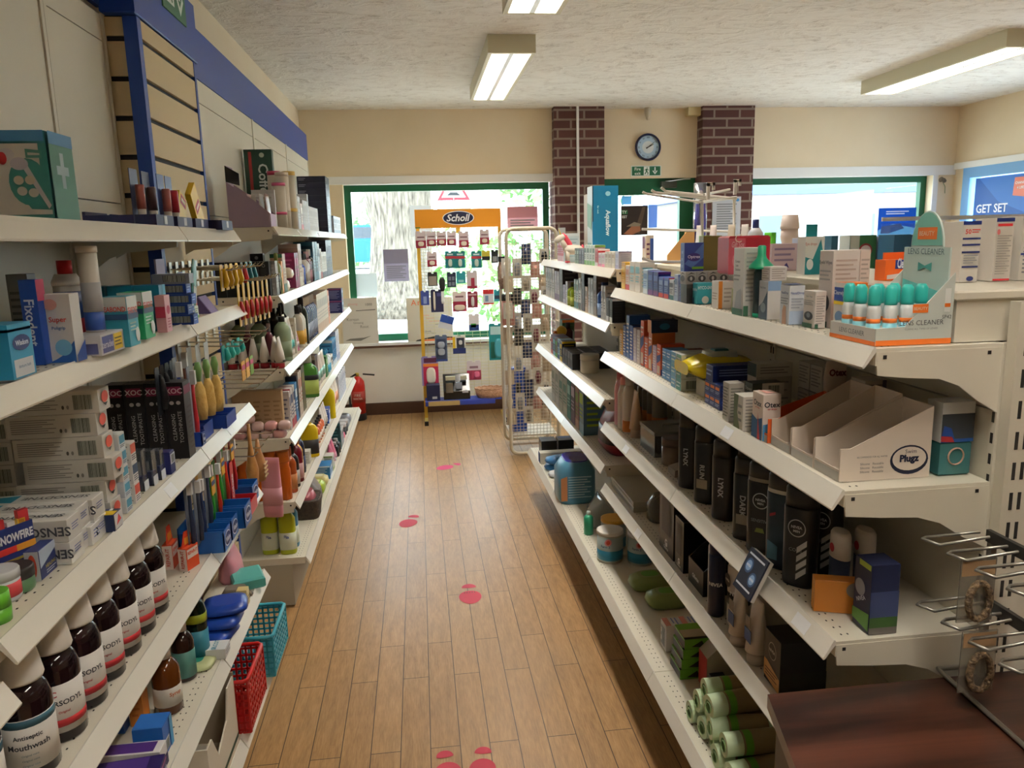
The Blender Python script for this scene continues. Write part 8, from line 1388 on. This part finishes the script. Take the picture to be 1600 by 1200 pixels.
sheet(1013,320,1027,356,YF+.075,'#8fb0e0','door_poster','pale blue notice right of the brown poster on the door'); sheet(971,306,987,320,YF+.075,'#8fc9e8','door_poster','small light blue notice at the top of the door glass')
def pn(m,w,h,th):
    lines(m,MF(0,-th/2,0,'-y'),-w*.35,w*.35,h*.2,h*.85,11,'#8a8d94'); m.disc(w*.38,h*.92,w*.06,h*.04,mt('#3f8fd0'),MF(0,-th/2,0,'-y',.001),14)
sheet(1112,307,1158,372,YF-.105,'#c6cad3','pillar_notice','grey laminated notice with small print on the right brick pillar',extra=pn)
e=tag(empty('clear_display_tube',(1.01,2.715,CAPZ+.046)),'tall clear tube holding violet toothbrushes before the door','tube'); MB().loft([(0,0,0,.024,.024),(.235,0,0,.024,.024)],mt('#dfe4e8',.05,trans=.92),20).build('tube_body',e)
for k in range(2): MB().loft([(0,0,0,.006,.006),(.06,0,0,.008,.007),(.13,0,0,.005,.005)],mt('#4a3fb0',.3),10,True,Matrix.Translation((-.008+.016*k,0,.03))).build('violet_brush',e)
put(carton('tube_base_carton',1,.08,.08,.0445,'#d8d2c8',[]),(1.01,2.715,CAPZ+.0005),'low pale carton under the clear display tube','box')
m=MB().box(-.03,-.006,0,.03,.006,.09,mt('#cdd2d2')); put(m.build('switch_box'),(1.24,YF-.108,1.50),'small white box on the left brick pillar','switch')
m=MB(); [m.ball((.02*math.cos(k*2.1),-.02-.01*(k%2),.01*math.sin(k*1.7)),.018,mt('#6f675a',.8),None,8,5) for k in range(5)]; m.tube([(0,-.02,0),(.03,-.03,-.06),(.04,-.02,-.12)],.003,mt('#5f7a4a')); tag(m.build('dried_posy',loc=(B1+.07,YF-.005,1.94)),'small dried posy hanging at the corner of the right window','decoration')
# ---- settle neighbours so that nothing interpenetrates
def nudge(name,dx=0,dy=0,dz=0):
    o=bpy.data.objects.get(name)
    if o: o.location=o.location+Vector((dx,dy,dz))
for a_ in (('kraft_carton',.014),('pump_bottle',.003),('kraft_carton.001',.010),('kraft_carton.002',.006),('kraft_carton.003',.003),('white_carton.014',-.006),
 ('counter_display',-.022)): nudge(a_[0],a_[1])
for k in range(8): nudge('lens_spray' if k==0 else 'lens_spray.%03d'%k,-.022)
nudge('pink_sponge_pouch',0,.05); nudge('navy_bag',.03,.04); nudge('hair_colour_carton',-.022); nudge('small_toothpaste_carton',.0,-.03); nudge('black_beauty_carton.005',-.035); nudge('striped_carton',0,.028); nudge('small_white_carton',.045,-.085); nudge('green_pouch',-.01,-.04)
nudge('face_mask_sachet',.012); nudge('face_mask_sachet.003',-.006)
nudge('carton.124',-.0,0); nudge('eye_care_carton.007',0,.004); nudge('eye_drawing_carton.002',-.022,.05); nudge('foot_file',0,-.03); nudge('display_box',.0,-.02,0); nudge('jar.004',.03,.035); nudge('ear_drop_carton',0,.028); nudge('cream_jar',.01,-.03); nudge('denture_machine_carton',.05,.03)
